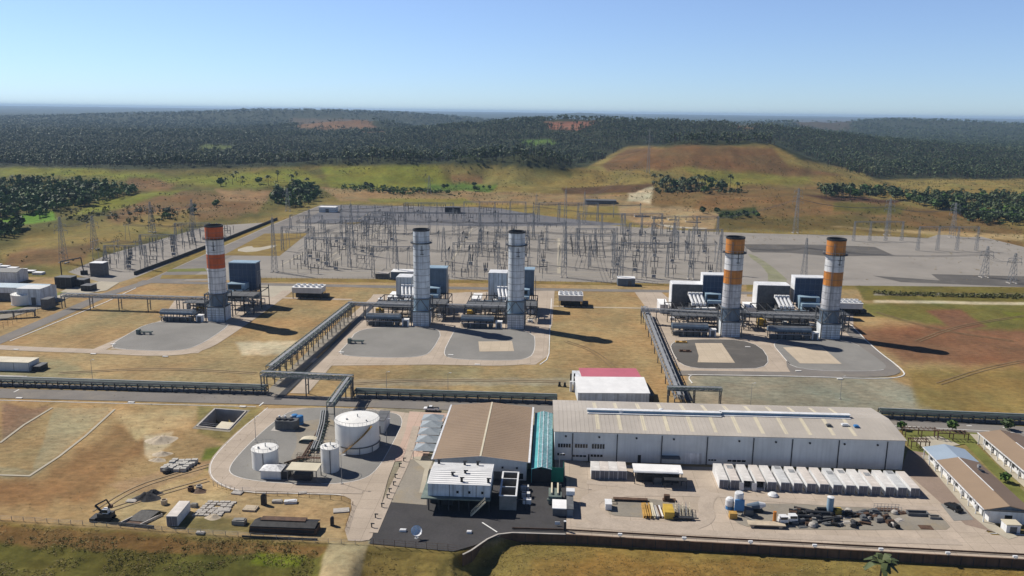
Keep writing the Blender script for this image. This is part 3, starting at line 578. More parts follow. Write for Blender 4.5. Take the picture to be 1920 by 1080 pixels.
for q, z in (([(1303, 644), (1353, 644), (1378, 681), (1308, 680), (1310, 668)], .13), ([(1468, 652), (1540, 650), (1578, 683), (1500, 682)], .13), ([(897, 641), (960, 640), (964, 659), (899, 660)], .13)): sheet("concrete_slab", q, 'tan', z)
ribbon("kerb", [(1596, 610), (1640, 655), (1698, 697), (1692, 708), (1640, 711), (1500, 706), (1290, 703)], .5, 'kerb', 0, 2, .2)
ribbon("kerb", [(1034, 560), (1030, 640), (1029, 672), (1012, 684)], .4, 'kerb', 0, 1, .15); ribbon("kerb", [(1298, 719), (1290, 708), (1300, 702), (1330, 701)], .4, 'kerb', 0, 1, .15)
# duct trench road between the pipe racks and the pads
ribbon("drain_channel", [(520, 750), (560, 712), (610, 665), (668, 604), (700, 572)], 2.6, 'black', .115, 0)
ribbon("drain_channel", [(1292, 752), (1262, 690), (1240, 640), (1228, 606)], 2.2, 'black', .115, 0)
ribbon("gravel_strip", [(505, 745), (560, 690), (600, 650), (655, 596)], 6.0, 'gravelbrown', .05, 0)
# main road
ribbon("main_road", [(-120, 734), (0, 738), (300, 745), (600, 752), (900, 762), (1100, 768), (1640, 794), (1800, 803), (2000, 814)], 9.5, 'asphalt', .06, 1)
ribbon("road_edge_line", [(1640, 797), (1800, 806), (2000, 817)], .3, 'paint', .09, 0)
for a, b in (((26, 736), (36, 731)), ((486, 762), (494, 755)), ((1812, 799), (1822, 799)), ((1880, 802), (1892, 803))): ribbon("road_marking", [a, b], .45, 'paint', .09, 0)
ribbon("kerb", [(-100, 748), (200, 756), (480, 763)], .3, 'kerb', 0, 0, .12, off=-.0)
# tank yard loop
TY = [(498, 764), (770, 768), (775, 800), (735, 870), (700, 1005), (690, 1016), (640, 1014), (664, 940), (640, 928), (560, 926), (450, 925), (398, 905), (388, 880), (402, 850), (455, 800), (490, 775)]
sheet("concrete_road", TY, 'conc', .055, 1)
ribbon("kerb", [(502, 765), (488, 776), (456, 802), (404, 852), (391, 880), (402, 904), (452, 924), (560, 926), (640, 928)], .22, 'kerb', 0, 3, .15)
TP = [(552, 768), (610, 764), (735, 772), (758, 786), (738, 828), (706, 884), (672, 903), (600, 909), (500, 905), (436, 894), (428, 876), (470, 830), (520, 786)]
sheet("gravel_pad", TP, 'gravel2', .10, 2); kerbring(TP, 2, .4)
sheet("gravel_plot", [(548, 795), (640, 780), (640, 880), (540, 870), (560, 830)], 'gravelbrown', .13, 1)
sheet("gravel_plot", [(760, 863), (812, 858), (806, 952), (726, 944)], 'gravelbrown', .06)
sheet("car_park", [(727, 942), (800, 948), (800, 880), (1040, 880), (1062, 898), (1061, 1004.8), (955, 1000), (925, 1010), (888, 1024), (850, 1035), (692, 1020)], 'asphaltd', .075)
sheet("concrete_road", [(768, 772), (840, 776), (826, 800), (800, 862), (738, 866), (760, 810)], "pinkc", .05)
sheet("concrete_path", [(770, 858), (815, 855), (803, 885), (796, 925), (786, 925), (796, 880)], 'path', .095)
# container yard
sheet("concrete_yard", [(1040, 858), (1130, 872), (1400, 878), (1700, 888), (1790, 960), (1860, 1004), (1990, 1010), (1990, 1054.2), (1920, 1050.4), (1400, 1022.4), (1062, 1005), (1062, 905), (1040, 905)], 'conc', .07)
sheet("brown_apron", [(1702, 845), (1735, 850), (1790, 905), (1862, 985), (1880, 1003), (1810, 985), (1720, 905), (1690, 880)], 'asphaltb', .10)
sheet("repair_patch", [(1763, 946), (1800, 945), (1826, 976), (1788, 978)], 'gravel2', .13)
sheet("brown_apron", [(1600, 1000), (1800, 962), (1870, 1004), (1760, 1012)], 'conc', .085, 1)
I1 = [(1150, 934), (1140, 940), (1136, 955), (1145, 968), (1180, 970), (1300, 977), (1306, 968), (1290, 950), (1220, 935)]; I2 = [(1372, 948), (1362, 955), (1370, 972), (1390, 987), (1430, 993), (1600, 995), (1740, 995), (1786, 994), (1770, 975), (1750, 962), (1600, 952), (1440, 944)]
sheet("gravel_island", I1, 'gravelbrown', .12, 1); kerbring(I1, 1, .3); sheet("gravel_island", I2, 'gravelbrown', .12, 1); kerbring(I2, 1, .3)
ribbon("footpath", [(1738, 855), (1800, 930), (1850, 985), (1900, 1010)], 3.4, 'path', .115, 1, ); ribbon("kerb", [(1750, 905), (1810, 960), (1845, 1000), (1868, 1001), (1920, 1004)], .3, 'kerb', 0, 1, .16)
ribbon("footpath", [(1828, 815), (1880, 870), (1960, 940)], 3.2, 'path', .09, 0); ribbon("grass_strip", [(1808, 822), (1870, 885), (1950, 965)], 3.5, 'grassg', .085, 0)
sheet("grass_plot", [(1690, 805), (1830, 812), (1850, 830), (1760, 838), (1745, 870), (1710, 850)], 'grassg', .05, 0)
sheet("courtyard_paving", [(1710, 822), (1760, 818), (1800, 835), (1735, 845)], 'path', .09)
for x, y in ((881, 966), (1003, 969), (752, 902), (733, 932), (1010, 912)):
    p = G2(x, y); MBx = MB().rbox(p[0], p[1], 2.6, 1.7, .075, .11, TH); struct(MBx.build("paving_slab", M['concrete']))
ribbon("painted_line", [(904, 981), (932, 999)], .35, 'paint', .12, 0)
for x, y in ((30, 656), (175, 664), (310, 669), (212, 646), (640, 661), (845, 666), (895, 684), (1497, 696), (1575, 711), (1402, 651), (36, 747), (246, 755), (455, 763)):
    p = G2(x, y); struct(MB().rbox(p[0], p[1], 2.2, .9, 0, .3, TH).build("drain_cover", M['kerb']))
ribbon("dirt_track", [(664, 1008), (655, 1030), (640, 1060), (615, 1120)], 9.0, 'dirt', .0, 0)
bpy.data.objects.remove(bpy.data.objects[[o.name for o in COL.objects if o.name.startswith("dirt_track")][-1]])
# embedded field edging on the left
for pts in ([(0, 831), (45, 797), (98, 765)], [(55, 893), (110, 857), (160, 818), (215, 768)], [(-40, 890), (58, 893)]):
    ribbon("edging_strip", pts, .8, 'path', .04, 0)

# tyre tracks round the islands
GM['track'] = gmat("tyre_worn_concrete", (.415, .35, .285), .08, .3, .08, spots=(.44, .37, .30))
for q, w in (([(1330, 925), (1180, 922), (1112, 930), (1098, 955), (1130, 985), (1300, 992)], 5.0), ([(1320, 928), (1180, 927), (1122, 935), (1110, 955), (1140, 978)], 2.5), ([(1290, 990), (1330, 975), (1320, 945), (1335, 925)], 4.0), ([(1100, 905), (1300, 925), (1500, 944), (1760, 955)], 2.4), ([(1080, 985), (1300, 1000), (1600, 1012), (1800, 1018)], 2.8), ([(700, 1000), (735, 920), (765, 860), (780, 800)], 2.2), ([(450, 918), (560, 921), (680, 924)], 2.0)):
    ribbon("tyre_track", q, w, 'track', .10, 3)

# slab joints in the concrete yards and roads
def joints(m, size, depth):
    n = m.node_tree; b = n.nodes["Principled BSDF"]; src = b.inputs["Base Color"].links[0].from_socket; g = n.nodes.new("ShaderNodeNewGeometry"); mp = n.nodes.new("ShaderNodeMapping"); mp.inputs["Rotation"].default_value = (0, 0, -TH)
    br = n.nodes.new("ShaderNodeTexBrick"); br.offset = 0; br.inputs["Scale"].default_value = 1; br.inputs["Brick Width"].default_value = size; br.inputs["Row Height"].default_value = size; br.inputs["Mortar Size"].default_value = .06; br.inputs["Mortar Smooth"].default_value = .4
    br.inputs["Color1"].default_value = (1, 1, 1, 1); br.inputs["Color2"].default_value = (.93, .93, .92, 1); br.inputs["Mortar"].default_value = (depth, depth, depth, 1)
    x = n.nodes.new("ShaderNodeMix"); x.data_type = 'RGBA'; x.blend_type = 'MULTIPLY'; x.inputs[0].default_value = 1
    n.links.new(g.outputs["Position"], mp.inputs[0]); n.links.new(mp.outputs[0], br.inputs["Vector"]); n.links.new(src, x.inputs[6]); n.links.new(br.outputs["Color"], x.inputs[7]); n.links.new(x.outputs[2], b.inputs["Base Color"])
joints(GM['conc'], 5.0, .6); joints(GM['tan'], 4.0, .7); joints(GM['pinkc'], 5.0, .6)
# wheel ruts across the bare ground
GM['rut'] = gmat("rutted_soil", (.33, .245, .15), .15, .2, .12, spots=(.33, .25, .155)); GM['rutd'] = gmat("dark_rutted_soil", (.22, .155, .085), .15, .2, .12, spots=(.28, .20, .115))
for q in ([(180, 960), (250, 915), (330, 890), (395, 872)], [(210, 955), (300, 925), (390, 900)], [(660, 720), (800, 712), (1060, 716)], [(110, 700), (300, 690), (480, 700)], [(1060, 640), (1120, 660), (1180, 720)], [(1720, 640), (1800, 610), (1940, 590)], [(1760, 720), (1850, 690), (1960, 670)], [(1640, 585), (1760, 620), (1900, 640)]):
    for o_ in (-.95, .95): ribbon("wheel_rut", q, .55, 'rut' if q[0][0] < 700 else 'rutd', .012, 3, off=o_)
# ---------------------------------------------------------------- placing things: p = ground point seen at a pixel
def at(x, y, z=0.0): p = G2(x, y, z); return (p[0], p[1], z)
def wpx(x0, x1, y, z=0.0):
    a, b = G2(x0, y, z), G2(x1, y, z); return math.hypot(a[0] - b[0], a[1] - b[1])
def hpx(x, yb, yt):
    "height of something whose foot is at (x, yb) and whose top is at row yt"
    g = G(x, yb); lo, hi = 0.0, 95.0
    for _ in range(30):
        m = (lo + hi) / 2
        if PX(g[0], g[1], m)[1] > yt: lo = m
        else: hi = m
    return lo
# ---------------------------------------------------------------- chimneys
def chimney(px, py, r, label, bands, wmat, basemat, dirty):
    p = G(px, py); c = (p[0] - SU * (r + .2), p[1] + CU * (r + .2), 0)
    t = thing("chimney", label, "chimney", c, TH, "chimneys of the gas turbines")
    H = 46.0
    b = MB().box(-r, r, -r, r, 0, 6.6); b.build("base_section", basemat, t)
    g = MB()
    for k in range(5): g.box(-r + .25, r - .25, -r - .05, -r, .6 + k * 1.15, .72 + k * 1.15)
    for k in range(3): g.box(-r / 2 * (1 - k) - .06, -r / 2 * (1 - k) + .06, -r - .06, -r - .012, .3, 6.4)
    g.build("panel_joint", M['mid'], t)
    n = MB().prism([(-r, -r), (r, -r), (r, r), (-r, r)], 6.62, 7.2)
    n.lathe([(r * 1.02, 7.2), (r * 1.02, 13.2), (r, 13.6)], 40); n.build("transition_section", M['bluegrey'] if bands[0][1] is not w2 else M['bluelt'], t)
    f = MB()
    for sx in (-1, 1):
        for sy in (-1, 1): f.bar((sx * (r + .5), sy * (r + .5), 0), (sx * (r + .5), sy * (r + .5), 13.6), .45)
    for z in (7.3, 13.3):
        for s in (-1, 1): f.bar((-r - .5, s * (r + .5), z), (r + .5, s * (r + .5), z), .4); f.bar((s * (r + .5), -r - .5, z), (s * (r + .5), r + .5, z), .4)
    f.bar((-r - .5, -r - .5, 7.3), (0, -r - .5, 13.3), .28); f.bar((r + .5, -r - .5, 7.3), (0, -r - .5, 13.3), .28)
    f.bar((r + .5, -r - .5, 7.3), (r + .5, 0, 13.3), .28); f.bar((-r - .5, -r - .5, 7.3), (-r - .5, 0, 13.3), .28)
    f.build("support_frame", M['mid'], t)
    z0 = 13.6
    for z1, mt, nm in bands:
        MB().lathe([(r, z0), (r, z1)], 48, cap=False).build(nm, mt, t, smooth=True); z0 = z1
    MB().lathe([(r - .02, 45.2), (r + .14, 45.2), (r + .14, 46), (r - .25, 46), (r - .25, 44), (.01, 44)], 40, cap=False).build("rim", M['dark'], t)
    s = MB(); z = 15.2
    while z < 44: s.lathe([(r + .002, z), (r + .05, z), (r + .05, z + .13), (r + .002, z + .13)], 48, cap=False); z += 3.05
    s.build("seam_ring", M['mid'], t)
    pz = 39.4 if not dirty else 38.6; w = MB(); w.lathe([(r, pz), (r + 1.25, pz), (r + 1.25, pz + .22), (r, pz + .22)], 40, cap=False); pl = w.build("platform", M['dark'], t)
    w = MB()
    for k in range(20):
        a = k * math.pi / 10; w.bar(((r + 1.2) * math.cos(a), (r + 1.2) * math.sin(a), pz + .2), ((r + 1.2) * math.cos(a), (r + 1.2) * math.sin(a), pz + 1.3), .09)
    w.lathe([(r + 1.16, pz + 1.25), (r + 1.26, pz + 1.25), (r + 1.26, pz + 1.34), (r + 1.16, pz + 1.34)], 40, cap=False); w.build("railing", M['steel'], pl)
    l = MB(); a = -2.0; q = (math.cos(a), math.sin(a)); tx = (-q[1], q[0])
    for s_ in (-.3, .3): l.bar((q[0] * (r + .3) + tx[0] * s_, q[1] * (r + .3) + tx[1] * s_, 0), (q[0] * (r + .3) + tx[0] * s_, q[1] * (r + .3) + tx[1] * s_, 44), .1)
    for k in range(70): z = .6 + k * .62; l.bar((q[0] * (r + .3) - tx[0] * .3, q[1] * (r + .3) - tx[1] * .3, z), (q[0] * (r + .3) + tx[0] * .3, q[1] * (r + .3) + tx[1] * .3, z), .06)
    l.build("ladder", M['steel'], t)
    d = MB(); a = -1.35
    for zz in (36.5, 34.6): d.bar(((r + .1) * math.cos(a) - .9, (r + .1) * math.sin(a), zz), ((r + .1) * math.cos(a) + .9, (r + .1) * math.sin(a), zz), .2)
    d.bar(((r + .1) * math.cos(a), (r + .1) * math.sin(a), 34.2), ((r + .1) * math.cos(a), (r + .1) * math.sin(a), 38.5), .22); d.build("sampling_port", M['dark'], t)
    return c
w, w2, st, og, am = M['stackw'], M['stackw2'], M['stackdirty'], M['orange'], M['amber']
UC = [chimney(405, 603, 4.15, "white chimney with two red-orange bands standing alone on the left", [(25.6, w, "shaft"), (32.3, og, "painted_band"), (39.2, w, "shaft"), (45.2, og, "painted_band")], w, w2, 0),
      chimney(789, 612, 3.85, "plain bluish-white chimney, the nearer to the long green pipe bridge", [(45.2, w2, "shaft")], w2, w2, 0),
      chimney(966, 617, 3.85, "plain bluish-white chimney casting its shadow onto bare brown ground", [(45.2, w2, "shaft")], w2, w, 0),
      chimney(1370, 632, 4.15, "amber-banded stained chimney beside the dark gravel pad with one pale slab", [(24.6, st, "shaft"), (31, am, "painted_band"), (38.4, w, "shaft"), (45.2, am, "painted_band")], w, w2, 1),
      chimney(1557, 636, 4.15, "amber-banded chimney at the far right, its shadow lying across red soil", [(24.6, st, "shaft"), (31, am, "painted_band"), (38.4, w, "shaft"), (45.2, am, "painted_band")], w, w2, 1)]
SITE = ["the lone orange-banded chimney", "the white chimney nearest the green pipe bridge", "the right-hand plain white chimney", "the left amber-banded chimney", "the rightmost amber-banded chimney"]
# ---------------------------------------------------------------- turbine equipment round each chimney
def filter_house(x0, x1, yb, yt, i, frame):
    wd = wpx(x0, x1, yb); h = hpx(x0, yb, yt); t = thing("air_intake_house", "tall navy air intake house behind " + SITE[i], "air intake", at(x0, yb), TH, "navy air intake houses")
    d = 7.0; zb = h * .34
    MB().box(.3, wd - .3, .3, d, zb, h - .5).build("filter_panel", M['bluegrey'] if i in (1, 2) else M['blue'], t)
    m = MB().box(0, wd, 0, d + .3, h - .5, h)
    m.box(0, .3, 0, d, zb, h - .5)
    if frame: m.box(wd - .3, wd, 0, d, zb, h - .5)
    m.build("hood_frame", M['white'] if frame else M['bluelt'], t)
    g = MB()
    for k in range(1, 6): g.box(.3 + (wd - .6) * k / 6 - .06, .3 + (wd - .6) * k / 6 + .06, .24, .29, zb, h - .5)
    for k in range(1, 4): g.box(.3, wd - .3, .22, .28, zb + (h - zb) * k / 4 - .05, zb + (h - zb) * k / 4 + .05)
    g.build("panel_rib", M['bluegrey'], t)
    for a in (.4, wd * .35, wd * .65, wd - .4):
        for b in (.6, d - .6): MB().bar((a, b, 0), (a, b, zb), .4).build("leg", M['mid'], t)
    s = MB().box(-.2 + wd * .1, wd * .72, -6, .2, zb * .75, zb + h * .22).box(wd * .12, wd * .7, -9, -6.05, zb * .55, zb + h * .08); s.build("intake_duct", M['bluelt'], t)
    MB().box(wd * .16, wd * .66, -9.1, -9.01, zb * .6, zb).build("louvre", M['dark'], t); MB().box(wd * .1 + .4, wd * .6, -6.12, -6.02, zb + h * .10, zb + h * .2).build("louvre", M['dark'], t)
    s = MB()
    for k in range(3): s.bar((wd + .6, .5 + k * 2, 0), (wd + .6, .5 + k * 2, h * .8), .16)
    s.bar((wd + .6, 0, h * .8), (wd + .6, d, h * .8), .16); s.build("pipe_post", M['steel'], t)
for a in ((433, 485, 572, 492, 0, 0), (800, 838, 577, 502, 1, 0), (972, 1001, 580, 505, 2, 0), (1314, 1357, 586, 515, 3, 1), (1485, 1541, 592, 520, 4, 1)): filter_house(*a)
def shed(name, label, cat, x0, x1, yb, h, d, wm, rm, group=None, over=.15, z=0, door=None, legs=0, seams=0, rz=TH):
    "a plain box building seen from the front: wall, roof and door"
    wd = wpx(x0, x1, yb, z); t = thing(name, label, cat, at(x0, yb, z)[:2] + (0,), rz, group); z0 = legs if legs else z
    MB().box(0, wd, 0, d, z0, z0 + h).build("wall", wm, t)
    MB().box(-over, wd + over, -over, d + over, z0 + h, z0 + h + .22).build("roof", rm, t)
    if seams:
        s = MB()
        for k in range(seams + 1): a = wd * k / seams; s.box(a - .06, a + .06, -.05, -.01, z0, z0 + h)
        s.build("wall_joint", M['mid'], t)
    if door: MB().box(wd * door[0], wd * door[1], -.05, -.012, z0 + .05, z0 + h * door[2]).build("door", M['mid'], t)
    if legs:
        l = MB(); n = max(2, int(wd / 4) + 1)
        for k in range(n):
            for b in (.3, d - .3): l.bar((.3 + (wd - .6) * k / (n - 1), b, 0), (.3 + (wd - .6) * k / (n - 1), b, legs), .3)
        l.build("leg", M['dark'], t)
    return t, wd
for i, (x0, x1, yb, yt, mt) in enumerate([(745, 772, 572, 520, 'wall'), (917, 950, 573, 512, 'stackw2'), (1259, 1313, 585, 533, 'mid'), (1418, 1475, 590, 535, 'mid')]):
    t, wd = shed("turbine_enclosure", ["slim grey enclosure left of " + SITE[1], "grey box enclosure behind " + SITE[2], "wide dark grey enclosure left of " + SITE[3], "wide dark grey enclosure left of " + SITE[4]][i], "enclosure", x0, x1, yb, hpx(x0, yb, yt), 9, M[mt], M['white'], "grey turbine enclosures", seams=4)
    MB().box(-.5, -.16, -.1, 9, 0, hpx(x0, yb, yt)).build("side_panel", M['white'], t)
for i, (x0, x1, yb) in enumerate([(727, 745, 573), (884, 900, 577), (1237, 1252, 588), (1401, 1417, 594)]):
    t, wd = shed("control_cabin", "white control cabin with long bright roof beside " + SITE[i + 1], "cabin", x0, x1, yb, 4.6, 13, M['white'], M['roofwhite'], "white control cabins", door=(.3, .6, .6))
def vents(x, y, z, i):
    t = thing("exhaust_vents", "row of sloping white vent ducts beside " + SITE[i], "vent", at(x, y)[:2] + (0,), TH, "white vent ducts")
    for k in range(4):
        m = MB(); m.box(k * 1.9, k * 1.9 + 1.35, 0, 2.6, z, z + 1.5); m.cyl((k * 1.9 + .7, 2, z + 1.2), (k * 1.9 - .4, 7, z + 4.4), .75, 10); m.box(k * 1.9 - 1.1, k * 1.9 + .4, 6.3, 8, z + 3.8, z + 5.4); m.build("vent_duct", M['white'], t)
    MB().box(-.5, 8, 3, 9, 0, z - .05).box(-2, 10, 9.2, 15, 0, z * .8).build("enclosure", M['mid'], t)
    MB().box(2, 12, -2.4, -.2, z * .5, z * .95).build("exhaust_duct", M['roofwhite'], t)
    for k in range(3):
        MB().box(-6 + k * 2.2, -4.6 + k * 2.2, -1, 6, .2, 4).build("pump_skid", M['steel'], t)
vents(934, 584, 6.2, 2); vents(1296, 596, 6.2, 3); vents(1460, 602, 6.2, 4); vents(752, 580, 6.2, 1)
def cooler(x0, x1, yb, i):
    wd = wpx(x0, x1, yb, 0); t = thing("fin_fan_cooler", "long dark cooler on legs before " + SITE[i], "cooler", at(x0, yb), TH, "long coolers in front of the chimneys")
    z = 3.4; d = 4.6; prof = [(0, z + .6), (.5, z), (d, z), (d, z + 1.6), (2.6, z + 2.3), (.7, z + 1.9), (.1, z + 1.3)]
    m = MB(); m.v = [(0, y, zz) for y, zz in prof] + [(wd, y, zz) for y, zz in prof]; n = len(prof)
    m.f = [(k, k + n, (k + 1) % n + n, (k + 1) % n) for k in range(n)] + [tuple(range(n)), tuple(range(2 * n - 1, n - 1, -1))]
    m.build("casing", M['bluegrey'], t)
    MB().box(.3, wd - .3, 1.9, 2.5, z + 2.29, z + 2.42).box(.3, wd - .3, .9, 1.4, z + 2.02, z + 2.2).build("top_rail", M['steel'], t)
    s = MB()
    for k in range(9): s.bar((.4 + (wd - .8) * k / 8, -.02, z + .7), (.4 + (wd - .8) * k / 8, .5, z + 1.8), .1)
    s.build("casing_rib", M['mid'], t)
    for k in range(6):
        a = .5 + (wd - 1) * k / 5; l = MB()
        for b in (.5, d - .4): MB().bar((a, b, 0), (a, b, z), .3).build("leg", M['dark'], t)
        MB().bar((a, .66, z * .5), (a, d - .56, z * .5), .18).build("cross_brace", M['dark'], t)
    MB().box(.8, wd * .8, 1, 3.4, .3, 1.7).box(wd * .85, wd * .97, .8, 3, .1, 2.4).build("pump_skid", M['mid'], t)
    m = MB(); m.cyl((.2, -.6, 2.6), (wd, -.6, 2.6), .22, 8); m.cyl((wd * .3, -.6, 2.6), (wd * .3, -.6, .2), .2, 8); m.cyl((wd * .8, -.6, 2.6), (wd * .8, 1, .2), .2, 8); m.build("pipe", M['steel'], t)
    b, w_ = shed("electrical_cabinet", "small pale cabinet right of the cooler by " + SITE[i], "cabinet", x1 + 4, x1 + 16, yb + 1, 3.2, 2.4, M['white'], M['roofwhite'], "pale cabinets beside the coolers", door=(.2, .8, .85))
for i, a in enumerate([(300, 364, 603), (686, 750, 611), (864, 925, 615), (1260, 1326, 630), (1441, 1518, 636)]): cooler(*a, i)
def steelwork(x0, x1, yb, z, d, i, seed, hp=0):
    "the dark frame of columns, pipes and valves that wraps the turbine"
    r = random.Random(seed); wd = wpx(x0, x1, yb); t = thing("pipework_frame", "tangle of dark columns, pipes and platforms around " + SITE[i], "pipework", at(x0, yb), TH, "dark pipework frames")
    n = max(3, int(wd / 3.2)); f = MB()
    for k in range(n):
        for b in (0, d / 2, d): f.bar((wd * k / (n - 1), b, 0), (wd * k / (n - 1), b, z + r.choice((0, 0, 1.5))), .34)
    for b in (0, d / 2, d):
        for zz in (z * .5, z): f.bar((0, b, zz), (wd, b, zz), .36)
    for k in range(n): f.bar((wd * k / (n - 1), 0, z), (wd * k / (n - 1), d, z), .3)
    for k in range(n - 1): f.bar((wd * k / (n - 1), 0, 0), (wd * (k + 1) / (n - 1), 0, z * .5), .16)
    f.build("column_frame", M['dark'], t)
    MB().box(-.3, wd + .3, -.3, d * .45, z + .02, z + .14).build("platform", M['mid'], t)
    rl = MB()
    for zz in (.6, 1.1): rl.bar((-.2, -.25, z + zz), (wd + .2, -.25, z + zz), .08)
    for k in range(int(wd / 1.5)): rl.bar((k * 1.5, -.25, z), (k * 1.5, -.25, z + 1.1), .08)
    rl.build("railing", M['steel'], t)
    p = MB()
    for k in range(9):
        zz = r.uniform(.8, z * .95); b = r.uniform(.3, d); rr = r.uniform(.12, .34); a0 = r.uniform(0, wd * .4); a1 = r.uniform(wd * .5, wd)
        p.cyl((a0, b, zz), (a1, b, zz), rr, 8); p.cyl((a1, b, zz), (a1, b, r.uniform(0, z)), rr, 8)
    p.build("pipe", M['steel'], t)
    q = MB()
    for k in range(5): a = r.uniform(0, wd - 2); b = r.uniform(0, d - 1); zz = r.choice((0, 0, z * .5)); q.box(a, a + r.uniform(1, 2.6), b, b + 1.5, zz + .1, zz + r.uniform(1, 2.6))
    q.build("equipment_box", M['white'] if i > 0 else M['steel'], t)
    MB().cyl((wd * .3, d * .6, z * .75), (wd * .9, d * .6, z * .75), 1.5, 14).build("exhaust_drum", M['bluegrey'], t)
    return t, wd
for i, a in enumerate([(425, 478, 590, 9.5, 22), (803, 836, 600, 8, 24), (982, 1005, 604, 8, 24), (1385, 1403, 618, 8, 20), (1573, 1589, 622, 8, 22)]): steelwork(*a, i, 11 + i)
for i, a in enumerate([(345, 384, 592, 6.5, 14), (700, 774, 600, 6.8, 26), (872, 950, 602, 6.8, 28), (1258, 1352, 618, 6.8, 28), (1432, 1542, 622, 6.8, 30)]):
    t, wd = steelwork(*a, i, 31 + i); t["label"] = "pipe and valve frame left of " + SITE[i]; t.name = "valve_station"; t["group"] = "valve frames beside the chimneys"
def valve_skid(x, y, i):
    t = thing("valve_skid", "yellow valve skid among the pipework by " + SITE[i], "valve skid", at(x, y), TH, "yellow valve skids")
    MB().box(0, 5, 0, 3, 0, .3).build("base_frame", M['mid'], t); MB().box(.3, 2.6, .3, 2.6, .32, 3.6).cyl((3.6, 1.4, .3), (3.6, 1.4, 3.2), .9, 12).build("valve_body", M['yellow'], t); MB().cyl((1, -.3, 1.2), (4.6, -.3, 1.2), .3, 8).build("pipe", M['yellow'], t)
for x, y, i in ((703, 592, 1), (874, 596, 2), (1420, 612, 4), (367, 586, 0)): valve_skid(x, y, i)
# raised radiators
def radiator(x0, x1, yb, label):
    wd = wpx(x0, x1, yb); t = thing("raised_radiator", label, "radiator", at(x0, yb), TH, "raised white radiators"); d = 9
    MB().box(0, wd, 0, d, 3.2, 6.0).build("casing", M['wall'], t); MB().box(-.2, wd + .2, -.2, d + .2, 6.02, 6.25).build("top_deck", M['roofwhite'], t)
    for k in range(5):
        for b in (2.3, 6.6): MB().lathe([(.95, 6.26), (1.05, 7.0), (.8, 7.0), (.8, 6.5)], 14, wd * (k + .5) / 5, b).build("fan_cowl", M['white'], t)
    for k in range(5):
        l = MB()
        for b in (.4, d - .4): l.bar((.4 + (wd - .8) * k / 4, b, 0), (.4 + (wd - .8) * k / 4, b, 3.2), .3)
        l.build("leg", M['dark'], t)
    MB().box(1, wd - 1, 3, d - 1, .2, 2.6).box(wd, wd + 3, 2, 6, .1, 2.2).build("pump_skid", M['dark'], t)
for a in ((548, 604, 560, "raised white radiator on dark legs right of the lone orange-banded chimney"), (1047, 1092, 575, "raised white radiator beside the road right of the plain white chimneys"), (1571, 1614, 590, "raised white radiator half hidden by the rightmost chimney")): radiator(*a)
# ---------------------------------------------------------------- pipe bridges
def truss_bridge(name, label, A, B, w, z, nb, mt, cat="pipe bridge", legz0=0.0, diag=True, pipes=4, legs=True, deep=2.0):
    "a pipe bridge from ground point A to B (world xy)"
    A = Vector((A[0], A[1], 0)); B = Vector((B[0], B[1], 0)); L = (B - A).length; ang = math.atan2(B.y - A.y, B.x - A.x)
    t = thing(name, label, cat, (A.x, A.y, 0), ang); h = w / 2
    f = MB()
    for s in (-h, h):
        for zz in (z, z + deep): f.bar((0, s, zz), (L, s, zz), .22)
    for k in range(nb + 1):
        a = L * k / nb
        for s in (-h, h): f.bar((a, s, z), (a, s, z + deep), .16)
        f.bar((a, -h, z + deep), (a, h, z + deep), .16); f.bar((a, -h, z), (a, h, z), .16)
        if diag and k < nb:
            for s in (-h, h): f.bar((a, s, z if k % 2 else z + deep), (L * (k + 1) / nb, s, z + deep if k % 2 else z), .13)
            f.bar((a, -h if k % 2 else h, z + deep), (L * (k + 1) / nb, h if k % 2 else -h, z + deep), .13)
    f.build("truss", mt, t)
    p = MB()
    for k in range(pipes): p.cyl((0, -h * .75 + 1.5 * h * k / max(1, pipes - 1), z + .35), (L, -h * .75 + 1.5 * h * k / max(1, pipes - 1), z + .35), .2 + .08 * (k % 2), 8)
    p.build("pipe", M['steel'], t)
    MB().box(0, L, -h * .4, h * .4, z + deep + .09, z + deep + .19).build("cable_tray", M['steel'], t)
    if legs:
        for k in range(0, nb + 1, max(1, nb // legs)):
            l = MB(); a = min(max(L * k / nb, .3), L - .3)
            for s in (-h, h): l.bar((a, s, 0), (a, s, z), .34)
            l.bar((a, -h, z * .6), (a, h, z * .6), .2); l.build("leg", M['mid'], t)
    return t
B_ = lambda x, y, z: G2(x, y, z)
truss_bridge("pipe_bridge", "grey pipe bridge on five dark legs left of the orange-banded chimney", B_(116, 552, 7), B_(388, 560, 7), 2.6, 6.0, 25, M['steel'], legs=5, deep=1.6)
truss_bridge("pipe_bridge", "long green lattice pipe bridge running back towards the white chimneys", B_(506, 692, 6), B_(660, 570, 6), 3.0, 5.2, 34, M['steelgreen'], legs=12)
truss_bridge("pipe_bridge", "grey lattice pipe bridge between the dark gravel pad and brown field", B_(1274, 746, 4), B_(1208, 578, 4), 3.2, 3.6, 30, M['steel'], legs=10, deep=1.4)
truss_bridge("pipe_bridge", "pipe bridge ending in front of the left plain white chimney", B_(654, 569, 7), B_(772, 573, 7), 2.6, 6.2, 12, M['steel'], legs=4, deep=1.4)
truss_bridge("pipe_bridge", "short pipe bridge joining the two plain white chimneys", B_(812, 572, 7), B_(950, 576, 7), 2.6, 6.2, 14, M['steel'], legs=5, deep=1.4)
truss_bridge("pipe_bridge", "pipe bridge reaching the left amber-banded chimney", B_(1202, 580, 7), B_(1350, 588, 7), 2.6, 6.2, 15, M['steel'], legs=5, deep=1.4)
truss_bridge("pipe_bridge", "pipe bridge between the two amber-banded chimneys", B_(1394, 588, 7), B_(1540, 594, 7), 2.6, 6.2, 15, M['steel'], legs=5, deep=1.4)
